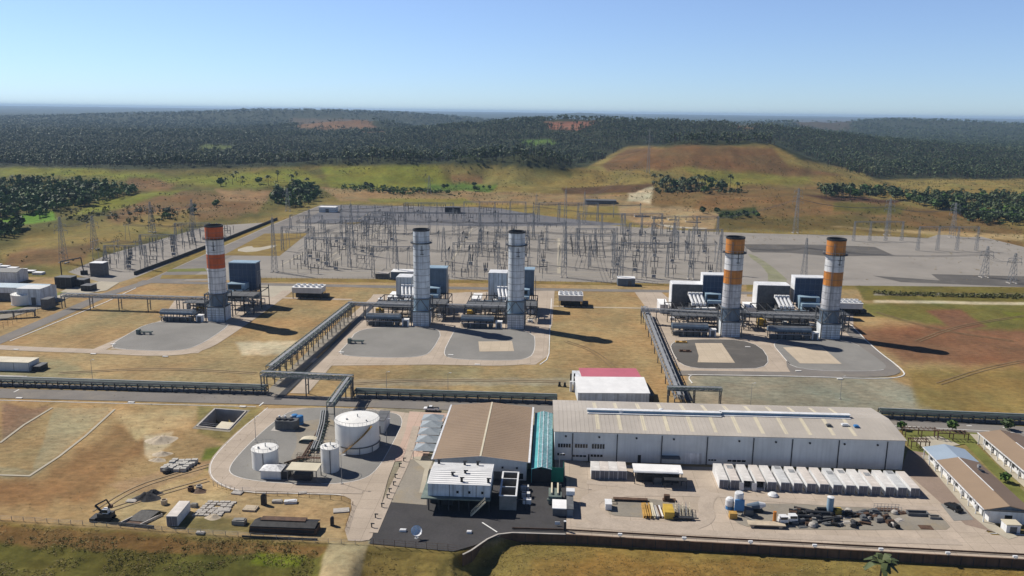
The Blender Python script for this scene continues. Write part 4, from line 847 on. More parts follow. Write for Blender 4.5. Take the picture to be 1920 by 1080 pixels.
truss_bridge("pipe_gantry", "tall dark green pipe gantry spanning the channel before the main road", B_(490, 697, 8), B_(661, 705, 8), 2.6, 6.6, 12, M['steelgreen'], legs=2, deep=1.5)
truss_bridge("pipe_bridge", "short green pipe bridge crossing the main road to the tanks", B_(654, 706, 8), B_(619, 754, 8), 2.4, 6.4, 7, M['steelgreen'], legs=1, deep=1.5)
truss_bridge("pipe_gantry", "dark green pipe gantry just behind the large warehouse", B_(1252, 726, 6), B_(1353, 728, 6), 2.2, 5.2, 8, M['steelgreen'], legs=2, deep=1.0)
def low_rack(label, x0, y0, x1, y1, n):
    A, B = G2(x0, y0), G2(x1, y1); ang = math.atan2(B[1] - A[1], B[0] - A[0]); L = math.hypot(B[0] - A[0], B[1] - A[1]); t = thing("low_pipe_rack", label, "pipe rack", (A[0], A[1], 0), ang, "low pipe racks along the main road")
    for k in range(n + 1):
        f = MB(); a = L * k / n
        for s in (0, 3.4): f.bar((a, s, 0), (a, s, 2.6), .28)
        f.bar((a, 0, 2.45), (a, 3.4, 2.45), .24); f.bar((a, 0, 1.3), (a, 3.4, 1.3), .2); f.build("rack_post", M['dark'], t)
    f = MB()
    for s in (0, 3.4): f.box(0, L, s - .12, s + .12, 2.6, 2.85)
    f.build("beam", M['mid'], t)
    p = MB()
    for s, z, r in ((.7, 1.75, .3), (1.5, 1.7, .22), (2.3, 1.75, .3), (.8, 2.8, .2), (1.6, 2.78, .2), (2.6, 2.8, .26)): p.cyl((0, s, z), (L, s, z), r, 8)
    p.build("pipe", M['steelgreen'], t); MB().box(0, L, -.2, 3.6, 0.01, .25).build("foundation_strip", M['dark'], t); MB().box(0, L, 2.9, 3.3, 2.86, 2.98).build("cable_tray", M['steel'], t)
low_rack("long dark pipe rack lining the main road at left", -60, 723, 497, 741, 26); low_rack("dark pipe rack lining the main road behind the brown hall", 664, 747, 1044, 759, 18); low_rack("dark pipe rack lining the main road at the far right", 1652, 786, 2000, 801, 16)

def aux_skids(x0, x1, yb, i, seed):
    "small white and grey units standing between the cooler and the chimney"
    rr = random.Random(seed); wd = wpx(x0, x1, yb); k = 0; a = 0.0
    while a < wd - 2 and k < 6:
        w = rr.uniform(1.8, 4.2); d = rr.uniform(2, 5); h = rr.uniform(1.8, 4.4); p = G2(x0, yb); b = rr.uniform(0, 10)
        t = thing("auxiliary_unit", ("white", "grey")[k % 3 == 2] + " auxiliary unit, " + ("first", "second", "third", "fourth", "fifth", "sixth")[k] + " from the left by " + SITE[i], "plant unit", (p[0] + CU * a - SU * b, p[1] + SU * a + CU * b, 0), TH, "auxiliary units round the turbines")
        m = M['white'] if k % 3 != 2 else M['steel']; MB().box(0, w, 0, d, .3, h).build("casing", m, t); MB().box(-.1, w + .1, -.1, d + .1, h + .003, h + .15).build("lid", M['roofwhite'], t); MB().box(.1, w - .1, .1, d - .1, 0, .297).build("skid_base", M['dark'], t)
        MB().cyl((w * .5, d * .4, h + .16), (w * .5, d * .4, h + rr.uniform(.6, 1.6)), .35, 10).build("exhaust_stub", M['steel'], t); MB().box(w * .2, w * .5, -.05, -.012, .5, h * .7).build("access_door", M['mid'], t)
        a += w + rr.uniform(.8, 2.4); k += 1
for i, q in enumerate([(352, 386, 583), (706, 772, 580), (876, 948, 583), (1262, 1350, 598), (1440, 1540, 603)]): aux_skids(*q, i, 71 + i)
# ---------------------------------------------------------------- tanks
def tank(name, label, px, yb, r, h, rail=True, n=56):
    p = G(px, yb); c = (p[0], p[1] + r, 0); t = thing(name, label, "tank", c, 0, "white storage tanks")
    MB().lathe([(r, 0.1), (r, h)], n, cap=False).build("shell", M['tank'], t, smooth=True)
    MB().lathe([(r + .12, h), (r + .12, h + .12), (r * .5, h + .35 + r * .03), (.05, h + .35 + r * .06)], n).build("roof", M['tank'], t)
    MB().lathe([(r + .35, 0), (r + .35, .12), (r, .14)], n, cap=False).build("base_ring", M['conc_dark'], t)
    w = MB()
    for k in range(max(12, int(r * 5))):
        a = 2 * math.pi * k / max(12, int(r * 5)); w.bar((r * math.cos(a), r * math.sin(a), h + .1), (r * math.cos(a), r * math.sin(a), h + 1.15), .05)
    w.lathe([(r - .03, h + 1.1), (r + .03, h + 1.1), (r + .03, h + 1.16), (r - .03, h + 1.16)], n, cap=False); w.build("railing", M['steel'], t)
    v = MB(); v.cyl((.2, 0, h), (.2, 0, h + 1.6), .14, 8).cyl((-r * .4, -r * .3, h), (-r * .4, -r * .3, h + .9), .3, 10).cyl((r * .5, -r * .4, h), (r * .5, -r * .4, h + .8), .22, 10); v.build("roof_vent", M['steel'], t)
    return t
t = tank("storage_tank", "largest white storage tank with curving stair and wide round shadow", 663, 854, 6.6, 8.9)
s = MB(); r = 6.85
for k in range(60):
    a = -2.0 + k * 1.25 / 60; z = .8 + (59 - k) * 0 + k * 8 / 60
    s.bar((r * math.cos(a), r * math.sin(a), z), ((r + .8) * math.cos(a), (r + .8) * math.sin(a), z), .3, .08)
    if k % 3 == 0: s.bar(((r + .8) * math.cos(a), (r + .8) * math.sin(a), z), ((r + .8) * math.cos(a), (r + .8) * math.sin(a), z + 1), .06)
s.build("spiral_stair", M['beam'], t)
s = MB(); n = 26
for k in range(n):
    a0, a1 = -2.2 + k * 2.6 / n, -2.2 + (k + 1) * 2.6 / n; s.bar((6.8 * math.cos(a0), 6.8 * math.sin(a0), 2.2), (6.8 * math.cos(a1), 6.8 * math.sin(a1), 2.2), .16, .3)
    if k % 6 == 3: s.bar((6.8 * math.cos(a0), 6.8 * math.sin(a0), .1), (6.8 * math.cos(a0), 6.8 * math.sin(a0), 2.2), .16)
s.build("ring_pipe", M['mid'], t)
t = tank("storage_tank", "squat white tank at the left of the tank yard", 491, 885, 3.65, 5.6); MB().bar((.5, -3.75, 0), (.5, -3.75, 5.5), .16).build("downpipe", M['mid'], t)
t = tank("storage_tank", "narrow upright white tank beside the flat beige canopy", 616, 889, 2.55, 7.2); MB().bar((.6, -2.62, 0), (.6, -2.62, 7), .2).build("downpipe", M['mid'], t)
# hut, canopy, cabinet building, transformer and barrels in the tank yard
def hipped(name, label, cat, loc, wd, d, h, hr, wm, rm, rz=TH):
    t = thing(name, label, cat, loc, rz); MB().box(0, wd, 0, d, 0, h).build("wall", wm, t); m = MB(); o = .3
    c = [(-o, -o, h), (wd + o, -o, h), (wd + o, d + o, h), (-o, d + o, h)]; a, b = (wd * .3, d / 2, hr), (wd * .7, d / 2, hr)
    m.face([c[0], c[1], b, a]); m.face([c[1], c[2], b]); m.face([c[2], c[3], a, b]); m.face([c[3], c[0], a]); m.face(c[::-1]); m.build("roof", rm, t); return t
t = hipped("pump_hut", "small grey hut with hipped roof beside the squat tank", "hut", at(489, 899), 5.6, 4.0, 2.7, 3.6, M['wall'], M['stackw']); MB().box(5.62, 7.6, .4, 3.4, .1, 2.4).build("pump_skid", M['dark'], t)
t = thing("canopy", "flat beige canopy on posts over pumps in the tank yard", "canopy", at(537, 905), TH)
MB().box(0, 8.6, 0, 5, 3.6, 3.85).build("roof", M['roofsky'], t)
for a in (.3, 8.3):
    for b in (.3, 4.7): MB().bar((a, b, 0), (a, b, 3.6), .22).build("post", M['mid'], t)
MB().box(1.6, 6.5, 1, 3.5, .15, 2).build("pump", M['dark'], t); MB().box(-.3, 9.6, -.3, 5.4, .1, .3).build("plinth", M['conc_dark'], t)
shed("switch_building", "plain grey box building behind the largest tank", "building", 703, 721, 813, 4.3, 8.5, M['wall'], M['mid'], door=(.3, .6, .6))
t = thing("oil_transformer", "grey transformer with three round fans in the tank yard", "transformer", at(515, 807), TH)
MB().prism([(0, .4), (.5, 0), (6, 0), (7, .8), (7, 3.2), (.6, 3.2), (0, 2.8)], .2, 3.2).build("casing", M['mid'], t)
for k in range(3):
    f = MB().lathe([(.75, 3.21), (.85, 3.7), (.6, 3.7)], 14, 1 + k * 1.9, 1.4).build("fan", M['dark'], t); MB().lathe([(.3, 3.72), (.35, 4.2), (.1, 4.3)], 10, 1 + k * 1.9, 2.2).build("bushing", M['white'], t)
MB().box(-1, 8, -.8, 3.8, .12, .2).build("plinth", M['concrete'], t)
bl = thing("plastic_drum", "left blue plastic drum behind the grey transformer", "drum", at(553, 794), 0, "blue plastic drums")
MB().lathe([(1.1, .12), (1.1, 2.9), (.9, 3.1), (.3, 3.2)], 20).build("drum_body", M['bluepl'], bl, smooth=False); MB().lathe([(1.13, 1), (1.17, 1.1), (1.13, 1.2)], 20, cap=False).build("drum_hoop", M['bluegrey'], bl)
clone(bl, at(563, 796), 0, "right blue plastic drum behind the grey transformer")
def pipe_run(label, pts, n, rr, mt, z=.6):
    P = [G2(x, y) for x, y in pts]; o = P[0]; t = thing("pipe_run", label, "pipes", (o[0], o[1], 0), 0); P = [(a - o[0], b - o[1]) for a, b in P]
    for k in range(n):
        m = MB(); off = (k - n / 2) * .7
        for i in range(len(P) - 1): m.cyl((P[i][0] + off, P[i][1], z + (k % 2) * .3), (P[i + 1][0] + off, P[i + 1][1], z + (k % 2) * .3), rr, 8)
        m.build("pipe", mt, t)
    s = MB()
    for i in range(len(P) - 1):
        for q in range(5): f = q / 5; a = P[i][0] + (P[i + 1][0] - P[i][0]) * f; b = P[i][1] + (P[i + 1][1] - P[i][1]) * f; s.box(a - n * .4, a + n * .4, b - .12, b + .12, .1, z)
    s.build("pipe_support", M['steelgreen'], t)
pipe_run("bundle of rusty pipes running down to the narrow upright tank", [(612, 792), (590, 832), (572, 862), (540, 872)], 3, .22, M['rust'])
pipe_run("grey pipes from the road bridge to the largest tank", [(609, 776), (606, 800), (598, 830), (590, 850)], 3, .2, M['steel'], 1.2)
t = thing("walkway", "brown steel walkway over the pipes between the white tanks", "walkway", at(556, 868), TH)
MB().box(0, 7, 0, 1.2, 1.5, 1.6).build("deck", M['rust'], t); m = MB()
for k in range(8): m.bar((k, 0, 0), (k, 0, 2.6), .08); m.bar((k, 1.2, 0), (k, 1.2, 2.6), .08)
m.bar((0, 0, 2.6), (7, 0, 2.6), .08).bar((0, 1.2, 2.6), (7, 1.2, 2.6), .08); m.build("railing", M['rust'], t)
t = thing("pump_platform", "olive walk-over platform with curved cover left of largest tank", "platform", at(560, 832), TH)
m = MB(); n = 8
for k in range(n): a0, a1 = math.pi * k / n, math.pi * (k + 1) / n; m.face([(3 - 3 * math.cos(a0), 0, .5 + 1.2 * math.sin(a0)), (3 - 3 * math.cos(a1), 0, .5 + 1.2 * math.sin(a1)), (3 - 3 * math.cos(a1), 2.5, .5 + 1.2 * math.sin(a1)), (3 - 3 * math.cos(a0), 2.5, .5 + 1.2 * math.sin(a0))])
m.build("cover", M['roofsky'], t); MB().box(0, 6, 0, 2.5, .1, .5).build("base", M['steelgreen'], t)
def lamp_post(x, y, label, h=8.5):
    t = thing("lamp_post", label, "lamp post", at(x, y), TH, "thin grey lamp posts")
    MB().cyl((0, 0, 0), (0, 0, h), .09, 8, .05).build("pole", M['steel'], t); MB().bar((0, 0, h), (.9, 0, h + .15), .07).box(.6, 1.3, -.12, .12, h + .1, h + .22).build("lamp_head", M['white'], t); MB().box(-.3, .3, -.3, .3, 0, .3).build("footing", M['concrete'], t)
for x, y, l in ((641, 908, "thin lamp post at the kerb in front of the narrow tank"), (725, 835, "thin lamp post in the big tank's shadow"), (480, 830, "thin lamp post behind the squat white tank"), (1048, 905, "thin lamp post by the teal passage"), (174, 716, "thin lamp post in the brown field at left"), (725, 740, "thin lamp post on the bare ground behind the main road"), (840, 742, "thin lamp post right of another behind the main road"), (1407, 762, "thin lamp post on pale ground behind the warehouse"), (1575, 748, "thin lamp post behind the right end of the warehouse")): lamp_post(x, y, l)
# ---------------------------------------------------------------- main warehouse
A = G2(1039, 863); B = G2(1691, 881); wa = math.atan2(B[1] - A[1], B[0] - A[0]); L = math.hypot(B[0] - A[0], B[1] - A[1]); WH = 9.0; WD = 26.0
wt = thing("warehouse", "long pale warehouse with ridged grey roof and skylight strips", "warehouse", (A[0], A[1], 0), wa)
MB().box(0, L, 0, WD, 0, WH).build("wall", M['wall'], wt)
m = MB(); m.face([(0, .0, WH), (0, WD, WH), (0, WD / 2, WH + 1.5)]); m.face([(L, WD, WH), (L, 0, WH), (L, WD / 2, WH + 1.5)]); m.build("gable_wall", M['wall'], wt)
rf = MB().gable(0, L, 0, WD, WH + .02, WH + 1.55, 'x', .14, .35).build("roof", M['roofgrey'], wt)
def wx(px): return (px - 1039) / 652 * L
def wz(px, y): yb = 863 + 18 * (px - 1039) / 652; return (yb - y) / (61 - 6.5 * (px - 1039) / 652) * WH
for px in (1118, 1160, 1206, 1250, 1296, 1340, 1384, 1428, 1472, 1516, 1560, 1600):
    a = wx(px * 1.0); m = MB()
    for s, y0, y1 in ((0, -.2, WD / 2 - .8), (1, WD / 2 + .8, WD + .2)):
        z = lambda y: WH + .02 + 1.53 * (1 - abs(y - WD / 2) / (WD / 2)) + .175
        m.face([(a, y0, z(y0)), (a + 1.1, y0, z(y0)), (a + 1.1, y1, z(y1)), (a, y1, z(y1))])
    m.build("skylight_strip", M['roofsky'], rf)
m = MB()
for k in range(1, int(L / 1.25)):
    a = k * 1.25; m.bar((a, -.3, WH + .2), (a, WD / 2 - .1, WH + 1.72), .05).bar((a, WD / 2 + .1, WH + 1.72), (a, WD + .3, WH + .2), .05)
m.build('roof_rib', M['roofgrey'], rf)['kind'] = 'stuff'
zr = WH + 1.6
for x0, x1, o in ((1104, 1366, -.4), (1366, 1618, .5)):
    a, b = wx(x0), wx(x1); v = MB().box(a, b, WD / 2 - .55 + o, WD / 2 + .55 + o, zr - .15, zr + .85).build("ridge_vent", M['bluelt'], rf)  # vent sides tinted bluish for shade, under a white cap
    MB().box(a - .2, b + .2, WD / 2 - .8 + o, WD / 2 + .8 + o, zr + .86, zr + .98).build("vent_cap", M['white'], v)
    MB().box(a, b, WD / 2 - 1.6 + o, WD / 2 - .6 + o, zr - .02, zr + .16).build("flashing", M['white'], rf)
for px, y in ((1170, .4), (1251, 2.2)): MB().lathe([(.7, zr), (.9, zr + .5), (.5, zr + 1), (.05, zr + 1.1)], 12, wx(px), WD / 2 - 1 + y).build("turbine_vent", M['white'], rf)
for px in (1073, 1157, 1241, 1326, 1412, 1484, 1570, 1659): MB().box(wx(px) - .12, wx(px) + .12, -.22, -.02, 0, WH - .4).build("downpipe", M['dark'], wt)
for px in (1060, 1123, 1193, 1263, 1385, 1453, 1516, 1580, 1641): z = wz(px, 811 + (px - 1039) * .038); MB().cyl((wx(px), -.25, z), (wx(px), -.012, z), .3, 10).build("wall_vent", M['dark'], wt)
def window(x0, x1, y0, y1, n):
    a, b, z0, z1 = wx(x0), wx(x1), wz(x0, y1), wz(x0, y0); w = MB().box(a - .12, b + .12, -.09, -.012, z0 - .1, z1 + .1).build("window", M['white'], wt)
    g = MB()
    for k in range(n): g.box(a + (b - a) * k / n + .09, a + (b - a) * (k + 1) / n - .06, -.13, -.095, z0, z1)
    g.build("pane", M['glass'], w)
for a in ((1045, 1070, 827, 835, 5), (1077, 1102, 828, 836, 5), (1109, 1134, 828, 838, 5), (1107, 1131, 850, 855, 4), (1044, 1060, 847, 852, 3), (1072, 1100, 851, 855, 4), (1247, 1273, 855, 860, 4), (1329, 1345, 860, 863, 3), (1365, 1400, 861, 865, 4)): window(*a)
MB().box(wx(1285), wx(1317), -.1, -.012, 0, wz(1300, 848)).build("roller_door", M['stackw'], wt)
MB().box(wx(1197), wx(1203), -.08, -.012, 0, 2.4).build("door", M['dark'], wt); MB().box(wx(1103), wx(1106), -.08, -.012, 0, 2.2).build("door", M['dark'], wt)
MB().box(wx(1240), wx(1275), -2.4, -.02, 2.3, 2.5).build("door_canopy", M['mid'], wt)
for px, w_, c in ((1590, 2.2, 'white'), (1560, 1.6, 'mid'), (1612, 1.5, 'bluepl')):
    o = MB().box(0, w_, 0, 1.2, 0, .25).box(.2, w_ - .4, .2, 1, .26, .5).build("roof_panel_stack", M[c]); p = Matrix.Rotation(wa, 3, 'Z') @ Vector((wx(px), 5 + w_, 0)); o.location = (A[0] + p.x, A[1] + p.y, WH + .2 + 1.53 * ((5 + w_) / 13) + .17); o.rotation_euler = (math.radians(6.7), 0, wa)
    tag(o, {"white": "white panel stack lying near the warehouse roof's right end", "mid": "grey panel stack lying near the warehouse roof's right end", "bluepl": "blue panel stack lying near the warehouse roof's right end"}[c], "panels")
# ---------------------------------------------------------------- brown hall and teal passage
ze = 5.6; A = G2(812, 862, ze); B = G2(990, 868, ze); C_ = G2(846, 760, ze); ba = math.atan2(B[1] - A[1], B[0] - A[0]); BL = math.hypot(B[0] - A[0], B[1] - A[1]); BD = math.hypot(C_[0] - A[0], C_[1] - A[1])
bt = thing("brown_hall", "wide hall with flat tan-brown gable roof and pale ridge line", "hall", (A[0], A[1], 0), ba)
MB().box(.4, BL - .4, .4, BD - .4, 0, ze).build("wall", M['wall'], bt)
m = MB(); m.face([(.4, .4, ze), (BL - .4, .4, ze), (BL / 2, .4, ze + 1.25)]); m.face([(BL - .4, BD - .4, ze), (.4, BD - .4, ze), (BL / 2, BD - .4, ze + 1.25)]); m.build("gable_wall", M['wall'], bt)
rf = MB().gable(0, BL, 0, BD, ze + .01, ze + 1.35, 'y', .15, 0).build("roof", M['roofbrown'], bt)
m = MB()
for k in range(1, 34): y = BD * k / 34; m.bar((.1, y, ze + .17), (BL / 2 - .3, y, ze + 1.5), .03).bar((BL / 2 + .3, y, ze + 1.5), (BL - .1, y, ze + .17), .03)
m.build('roof_rib', M['roofbrown'], rf)['kind'] = 'stuff'
MB().box(BL / 2 - .25, BL / 2 + .25, -.05, BD + .05, ze + 1.48, ze + 1.58).build("ridge_cap", M['roofsky'], rf)
m = MB().box(-.55, -.02, -.1, BD + .1, ze + .0, ze + .22); m.build("gutter", M['white'], rf); MB().box(BL + .02, BL + .6, -.1, BD + .1, ze, ze + .2).build("gutter", M['white'], rf)
sl = 1.34 / (BL / 2)
m = MB()
for s in (0, 1):
    x0, x1 = (0, BL / 2) if s == 0 else (BL / 2, BL); z0, z1 = (ze + .05, ze + 1.39) if s == 0 else (ze + 1.39, ze + .05)
    m.face([(x0, -.06, z0), (x1, -.06, z1), (x1, -.06, z1 + .18), (x0, -.06, z0 + .18)])
m.build("fascia", M['white'], rf)
for a in (3, 7, 13, 19, 23): MB().box(a, a + .5, .1, .38, ze - 2, ze - 1.5).build("wall_vent", M['dark'], bt)
MB().box(16, 19, .3, .385, 0, 2.6).build("door", M['mid'], bt); MB().box(22, 25, .3, .385, .6, 2.2).build("window", M['glass'], bt)
A = G2(996, 880, 4.2); C_ = G2(1000, 775, 4.2); TD = math.hypot(C_[0] - A[0], C_[1] - A[1]); TW = wpx(996, 1035, 880, 4.2)
tt = thing("teal_passage", "narrow translucent teal roofed passage between brown hall and warehouse", "passage", (A[0], A[1], 0), ba)
MB().gable(0, TW, 0, TD, 4.2, 4.9, 'y', .1, 0).build("roof", M['teal'], tt); r_ = MB()
for k in range(48): y = TD * k / 47; r_.bar((TW * .3, y, 4.78), (TW * .5, y, 5.06), .12); r_.bar((TW * .5, y, 5.06), (TW * .98, y, 4.42), .12)
for a in (.3, .5, .75): r_.bar((TW * a, 0, 4.42 + (.64 * (a / .5) if a <= .5 else .64 * (1 - a) / .5)), (TW * a, TD, 4.42 + (.64 * (a / .5) if a <= .5 else .64 * (1 - a) / .5)), .16)
r_.build("roof_batten", M['stackw2'], tt)
MB().box(.2, TW - .2, .3, 1, 0, 4.15).build("end_wall", M['dark'], tt)
for k in range(5): MB().bar((.1, TD * k / 4 + .3, 0), (.1, TD * k / 4 + .3, 4.2), .16).build("post", M['teal'], tt)
t = thing("net_screen", "green net screen hung on posts before the teal passage", "screen", at(1015, 905), TH)
MB().box(0, 6, -.03, .03, .4, 4.6).build("net", M['green'], t); MB().box(6.05, 6.1, -.1, 5, .4, 4.4).build("side_net", M['green'], t)
for a in (0, 2, 4, 6): MB().bar((a, .12, 0), (a, .12, 4.7), .12).build("post", M['mid'], t)
# ---------------------------------------------------------------- white-roofed electrical room on stilts
zf = hpx(805, 957, 929); zt = hpx(805, 957, 907); A = G2(802, 957); wd = wpx(802, 919, 908, zt); P0 = G2(802, 907, zt); P1 = G2(812, 868, zt); dp = math.hypot(P1[0] - P0[0], P1[1] - P0[1])
et = thing("raised_switch_room", "white-roofed blue-grey room on stilts with outside stair", "building", (P0[0], P0[1], 0), ba)
MB().box(0, wd, 0, dp, zf, zt).build("wall", M['stackw2'], et)
rf = MB(); rf.gable(0, wd, 0, dp, zt + .02, zt + .7, 'x', .16, .15); rf = rf.build("roof", M['roofwhite'], et)
m = MB()
for k in range(13): y = .4 + (dp - .8) * k / 12; z = zt + .2 + .68 * (1 - abs(y - dp / 2) / (dp / 2)); m.box(0, wd, y - .05, y + .05, z - .03, z + .05)
m.build("roof_seam", M['steel'], rf)
for a, b in ((.06, .95), (.35, .35), (.55, .45), (.5, .92), (.72, .93), (.52, .12), (.95, .12)): MB().box(wd * a, wd * a + .6, dp * b - .5, dp * b - .1, zt + .3, zt + 1.35).box(wd * a - .1, wd * a + 1.0, dp * b - .55, dp * b, zt + 1.36, zt + 1.5).build("roof_ventilator", M['dark'], rf)
m = MB()
for k in (.35, .57, .78): m.box(wd * k - .07, wd * k + .07, -.05, -.01, zf, zt)
m.build("wall_joint", M['mid'], et)
for k in (.48, .67, .88): MB().box(wd * k - .3, wd * k + .3, -.07, -.012, zf + .9, zf + 1.6).build("window", M['glass'], et)
MB().box(-1.6, wd + .2, -1.4, dp, zf - .35, zf - .02).build("walkway_deck", M['steelgreen'], et)
for k in range(7):
    for b in (0, dp * .5, dp - .3): MB().bar((.2 + (wd - .4) * k / 6, b, 0), (.2 + (wd - .4) * k / 6, b, zf - .36), .28).build("leg", M['dark'], et)
m = MB(); m.bar((wd - 1.0, -1.5, zf - .2), (wd - 4.6, -1.5, .1), .12, .3).bar((wd - 1.0, -2.4, zf - .2), (wd - 4.6, -2.4, .1), .12, .3).bar((wd - 1.0, -2.4, zf + .8), (wd - 4.6, -2.4, 1.1), .1).bar((wd - 1, -1.5, zf + .8), (wd - 4.6, -1.5, 1.1), .1)
for k in range(10): f = k / 9; m.box(wd - 1.2 - 3.6 * f, wd - .9 - 3.6 * f, -2.4, -1.5, zf - .3 - (zf - .4) * f, zf - .24 - (zf - .4) * f)
for k in range(5): f = k / 4; z = zf - .2 - (zf - .3) * f; m.bar((wd - 1 - 3.6 * f, -2.4, z), (wd - 1 - 3.6 * f, -2.4, z + 1), .08)
m.build("staircase", M['roofsky'], et)
MB().box(0, 2, dp * .3, dp * .5, 0, zf - .4).box(3, 6, 3, 6, 0, 2.2).build("equipment_box", M['dark'], et)
# transformer pen
h = hpx(937, 957, 930); A = G2(936, 957); wd = wpx(936, 968, 957); P0 = G2(936, 930, h); P1 = G2(944, 885, h); dp = math.hypot(P1[0] - P0[0], P1[1] - P0[1])
t = thing("transformer_pen", "open-topped grey pen of three bays with white rims", "pen", (A[0], A[1], 0), ba)
m = MB().box(0, wd, 0, .3, 0, h).box(0, wd, dp - .3, dp, 0, h).box(0, .3, .31, dp - .31, 0, h).box(wd - .3, wd, .31, dp - .31, 0, h).box(.31, wd - .31, dp * .36, dp * .36 + .25, 0, h - .05).box(.31, wd - .31, dp * .70, dp * .70 + .25, 0, h - .05); m.build("wall", M['conc_dark'], t)
m = MB().box(-.1, wd + .1, -.1, .35, h + .01, h + .18).box(-.1, wd + .1, dp - .35, dp + .1, h + .01, h + .18).box(-.1, .35, .36, dp - .36, h + .01, h + .17).box(wd - .35, wd + .1, .36, dp - .36, h + .01, h + .17).box(.36, wd - .36, dp * .36, dp * .36 + .25, h + .01, h + .14).box(.36, wd - .36, dp * .7, dp * .7 + .25, h + .01, h + .14); m.build("rim", M['white'], t)
for k, b in enumerate((.1, .45, .78)): MB().box(1, wd - 1, dp * b, dp * b + 2, 0, 2.2).build("transformer", M['mid'], t)
for k in range(3):
    for b in (0,): MB().bar((wd + 2.4, .5 + dp * .3 * k, 0), (wd + 2.4, .5 + dp * .3 * k, 3), .2).bar((wd + .02, .5 + dp * .3 * k, 2.9), (wd + 2.4, .5 + dp * .3 * k, 2.9), .2).build("cable_bracket", M['dark'], t)
for k, (x, y) in enumerate(((978, 935), (980, 947), (976, 922))):
    o = MB().box(0, 2.2, 0, 1.3, .3, 1.5).box(.2, .5, .1, 1.2, 0, .29).box(1.7, 2, .1, 1.2, 0, .29).build("auxiliary_cabinet", M['white']); o.location = at(x, y); o.rotation_euler.z = TH; tag(o, ["white cabinet in the middle of three beside the transformer pen", "front white cabinet of three beside the transformer pen", "rear white cabinet of three beside the transformer pen"][k], "cabinet", "white cabinets beside the pen")
# green machine and grey boxes at the yard's edge
t = thing("green_generator", "dark green generator set with pale top frame on black asphalt", "generator", at(1028, 948), TH)
MB().box(0, 3.4, 0, 5, .4, 2.6).box(-.3, 3.8, -.3, .4, 1.4, 1.9).build("casing", M['steelgreen'], t); MB().box(.6, 1.0, 1, 7, 2.62, 3.2).box(2.2, 2.6, 1, 7, 2.62, 3.2).build("top_frame", M['roofsky'], t); MB().cyl((3.0, 3.5, 2.6), (3.0, 3.5, 4.4), .35, 10).build("exhaust_pipe", M['dark'], t)
for a in (.2, 3): MB().cyl((a, .6, .35), (a + .3, .6, .35), .35, 12).build("wheel", M['black'], t)
t, _ = shed("equipment_container", "grey equipment container with pale lid beside green generator", "container", 1036, 1064, 968, 2.1, 4.6, M['mid'], M['roofwhite'], door=(.1, .4, .9)); t, _ = shed("tall_cabinet", "tall narrow white-topped cabinet at the asphalt's right edge", "cabinet", 1063, 1074, 970, 2.2, 9, M['bluegrey'], M['mid']); MB().box(-.2, 2, 7.2, 9.2, 2.45, 3.6).build("fan_box", M['white'], t)
# ---------------------------------------------------------------- containers
M['cdoorshade'] = mat('shaded_container_door', (.16, .16, .19), .55, .12, .5, streak=.2)  # door colour darkened to carry the shade on the container fronts
def container(label, loc, rz, wd, ln, roofmat, open_=False, h=2.65, group="white containers in a long row"):
    t = thing("shipping_container", label, "container", loc, rz, group)
    if open_:
        MB().box(0, .1, 0, ln, .12, h).box(wd - .1, wd, 0, ln, .12, h).box(.11, wd - .11, ln - .1, ln, .12, h).box(.11, wd - .11, 0, ln - .11, .12, .25).build("wall", M['white'], t)
        MB().box(-wd * .5, -.05, -.9, -.8, .2, h - .1).build("open_door", M['white'], t); MB().box(.3, wd - .3, 1.5, 4, .26, 1.6).build("crate", M['dark'], t)
    else:
        MB().box(0, wd, 0, ln, .12, h).build("wall", M['white'], t)
        d = MB().box(.1, wd / 2 - .05, -.07, -.01, .2, h - .12).build("door", M['cdoorshade'], t); MB().box(wd / 2 + .05, wd - .1, -.07, -.01, .2, h - .12).build("door", M['cdoorshade'], t)
        b = MB()
        for a in (.35, .8, wd - .8, wd - .35): b.bar((a, -.1, .25), (a, -.1, h - .15), .05)
        b.build("lock_bar", M['steel'], d)
    s = MB(); n = int(ln / .6)
    for k in range(n): s.box(wd + .012, wd + .05, k * .6 + .1, k * .6 + .4, .3, h - .15)
    s.build("side_corrugation", M['white'], t)
    s = MB().box(-.02, wd + .02, -.04, ln + .02, h + .002, h + .09); s.build("roof", roofmat, t)
    for a in (.2, wd - .4):
        for b in (.2, ln - .5): MB().box(a, a + .2, b, b + .2, 0, .119).build("foot", M['dark'], t)
    return t
ORD = ["first", "second", "third", "fourth", "fifth", "sixth", "seventh", "eighth", "ninth", "tenth", "eleventh", "twelfth", "thirteenth", "fourteenth", "fifteenth", "sixteenth"]
fronts = [1348, 1369, 1393, 1417, 1438, 1463, 1487, 1512, 1536, 1561, 1585, 1609, 1633, 1659, 1682, 1706]
rm = [mat("container_roof_%s" % c, v, .6, .12, .5, streak=0) for c, v in (("white", (.66, .64, .61)), ("cream", (.62, .57, .52)), ("grey", (.55, .56, .56)))]
for i, px in enumerate(fronts):
    yb = 916.5 + (px - 1348) * 16 / 358
    if i in (2, 3): lab = "open-fronted white container, %s from the left in the long row" % ORD[i]
    else: lab = "closed white container, %s from the left in the long row" % ORD[i]
    t = container(lab, at(px, yb), math.radians(-3.8), 2.38, 10.6, rm[(0, 1, 0, 1, 0, 2, 0, 1, 1, 2, 0, 0, 1, 0, 2, 1)[i]], i in (2, 3))
    if i in (1, 5, 6, 9, 10, 12, 14): MB().box(.5, 2.1, 6.5 + (i % 3), 8.6 + (i % 3), 2.75, 2.79).build("roof_patch", M['steel'], t)
for k in range(4): container("small white container, %s from the left in the short block" % ORD[k], at(1108 + k * 16.8, 899 + k * .3), TH, 2.42, 6.1, rm[k % 2], h=2.7, group="short block of four small containers")
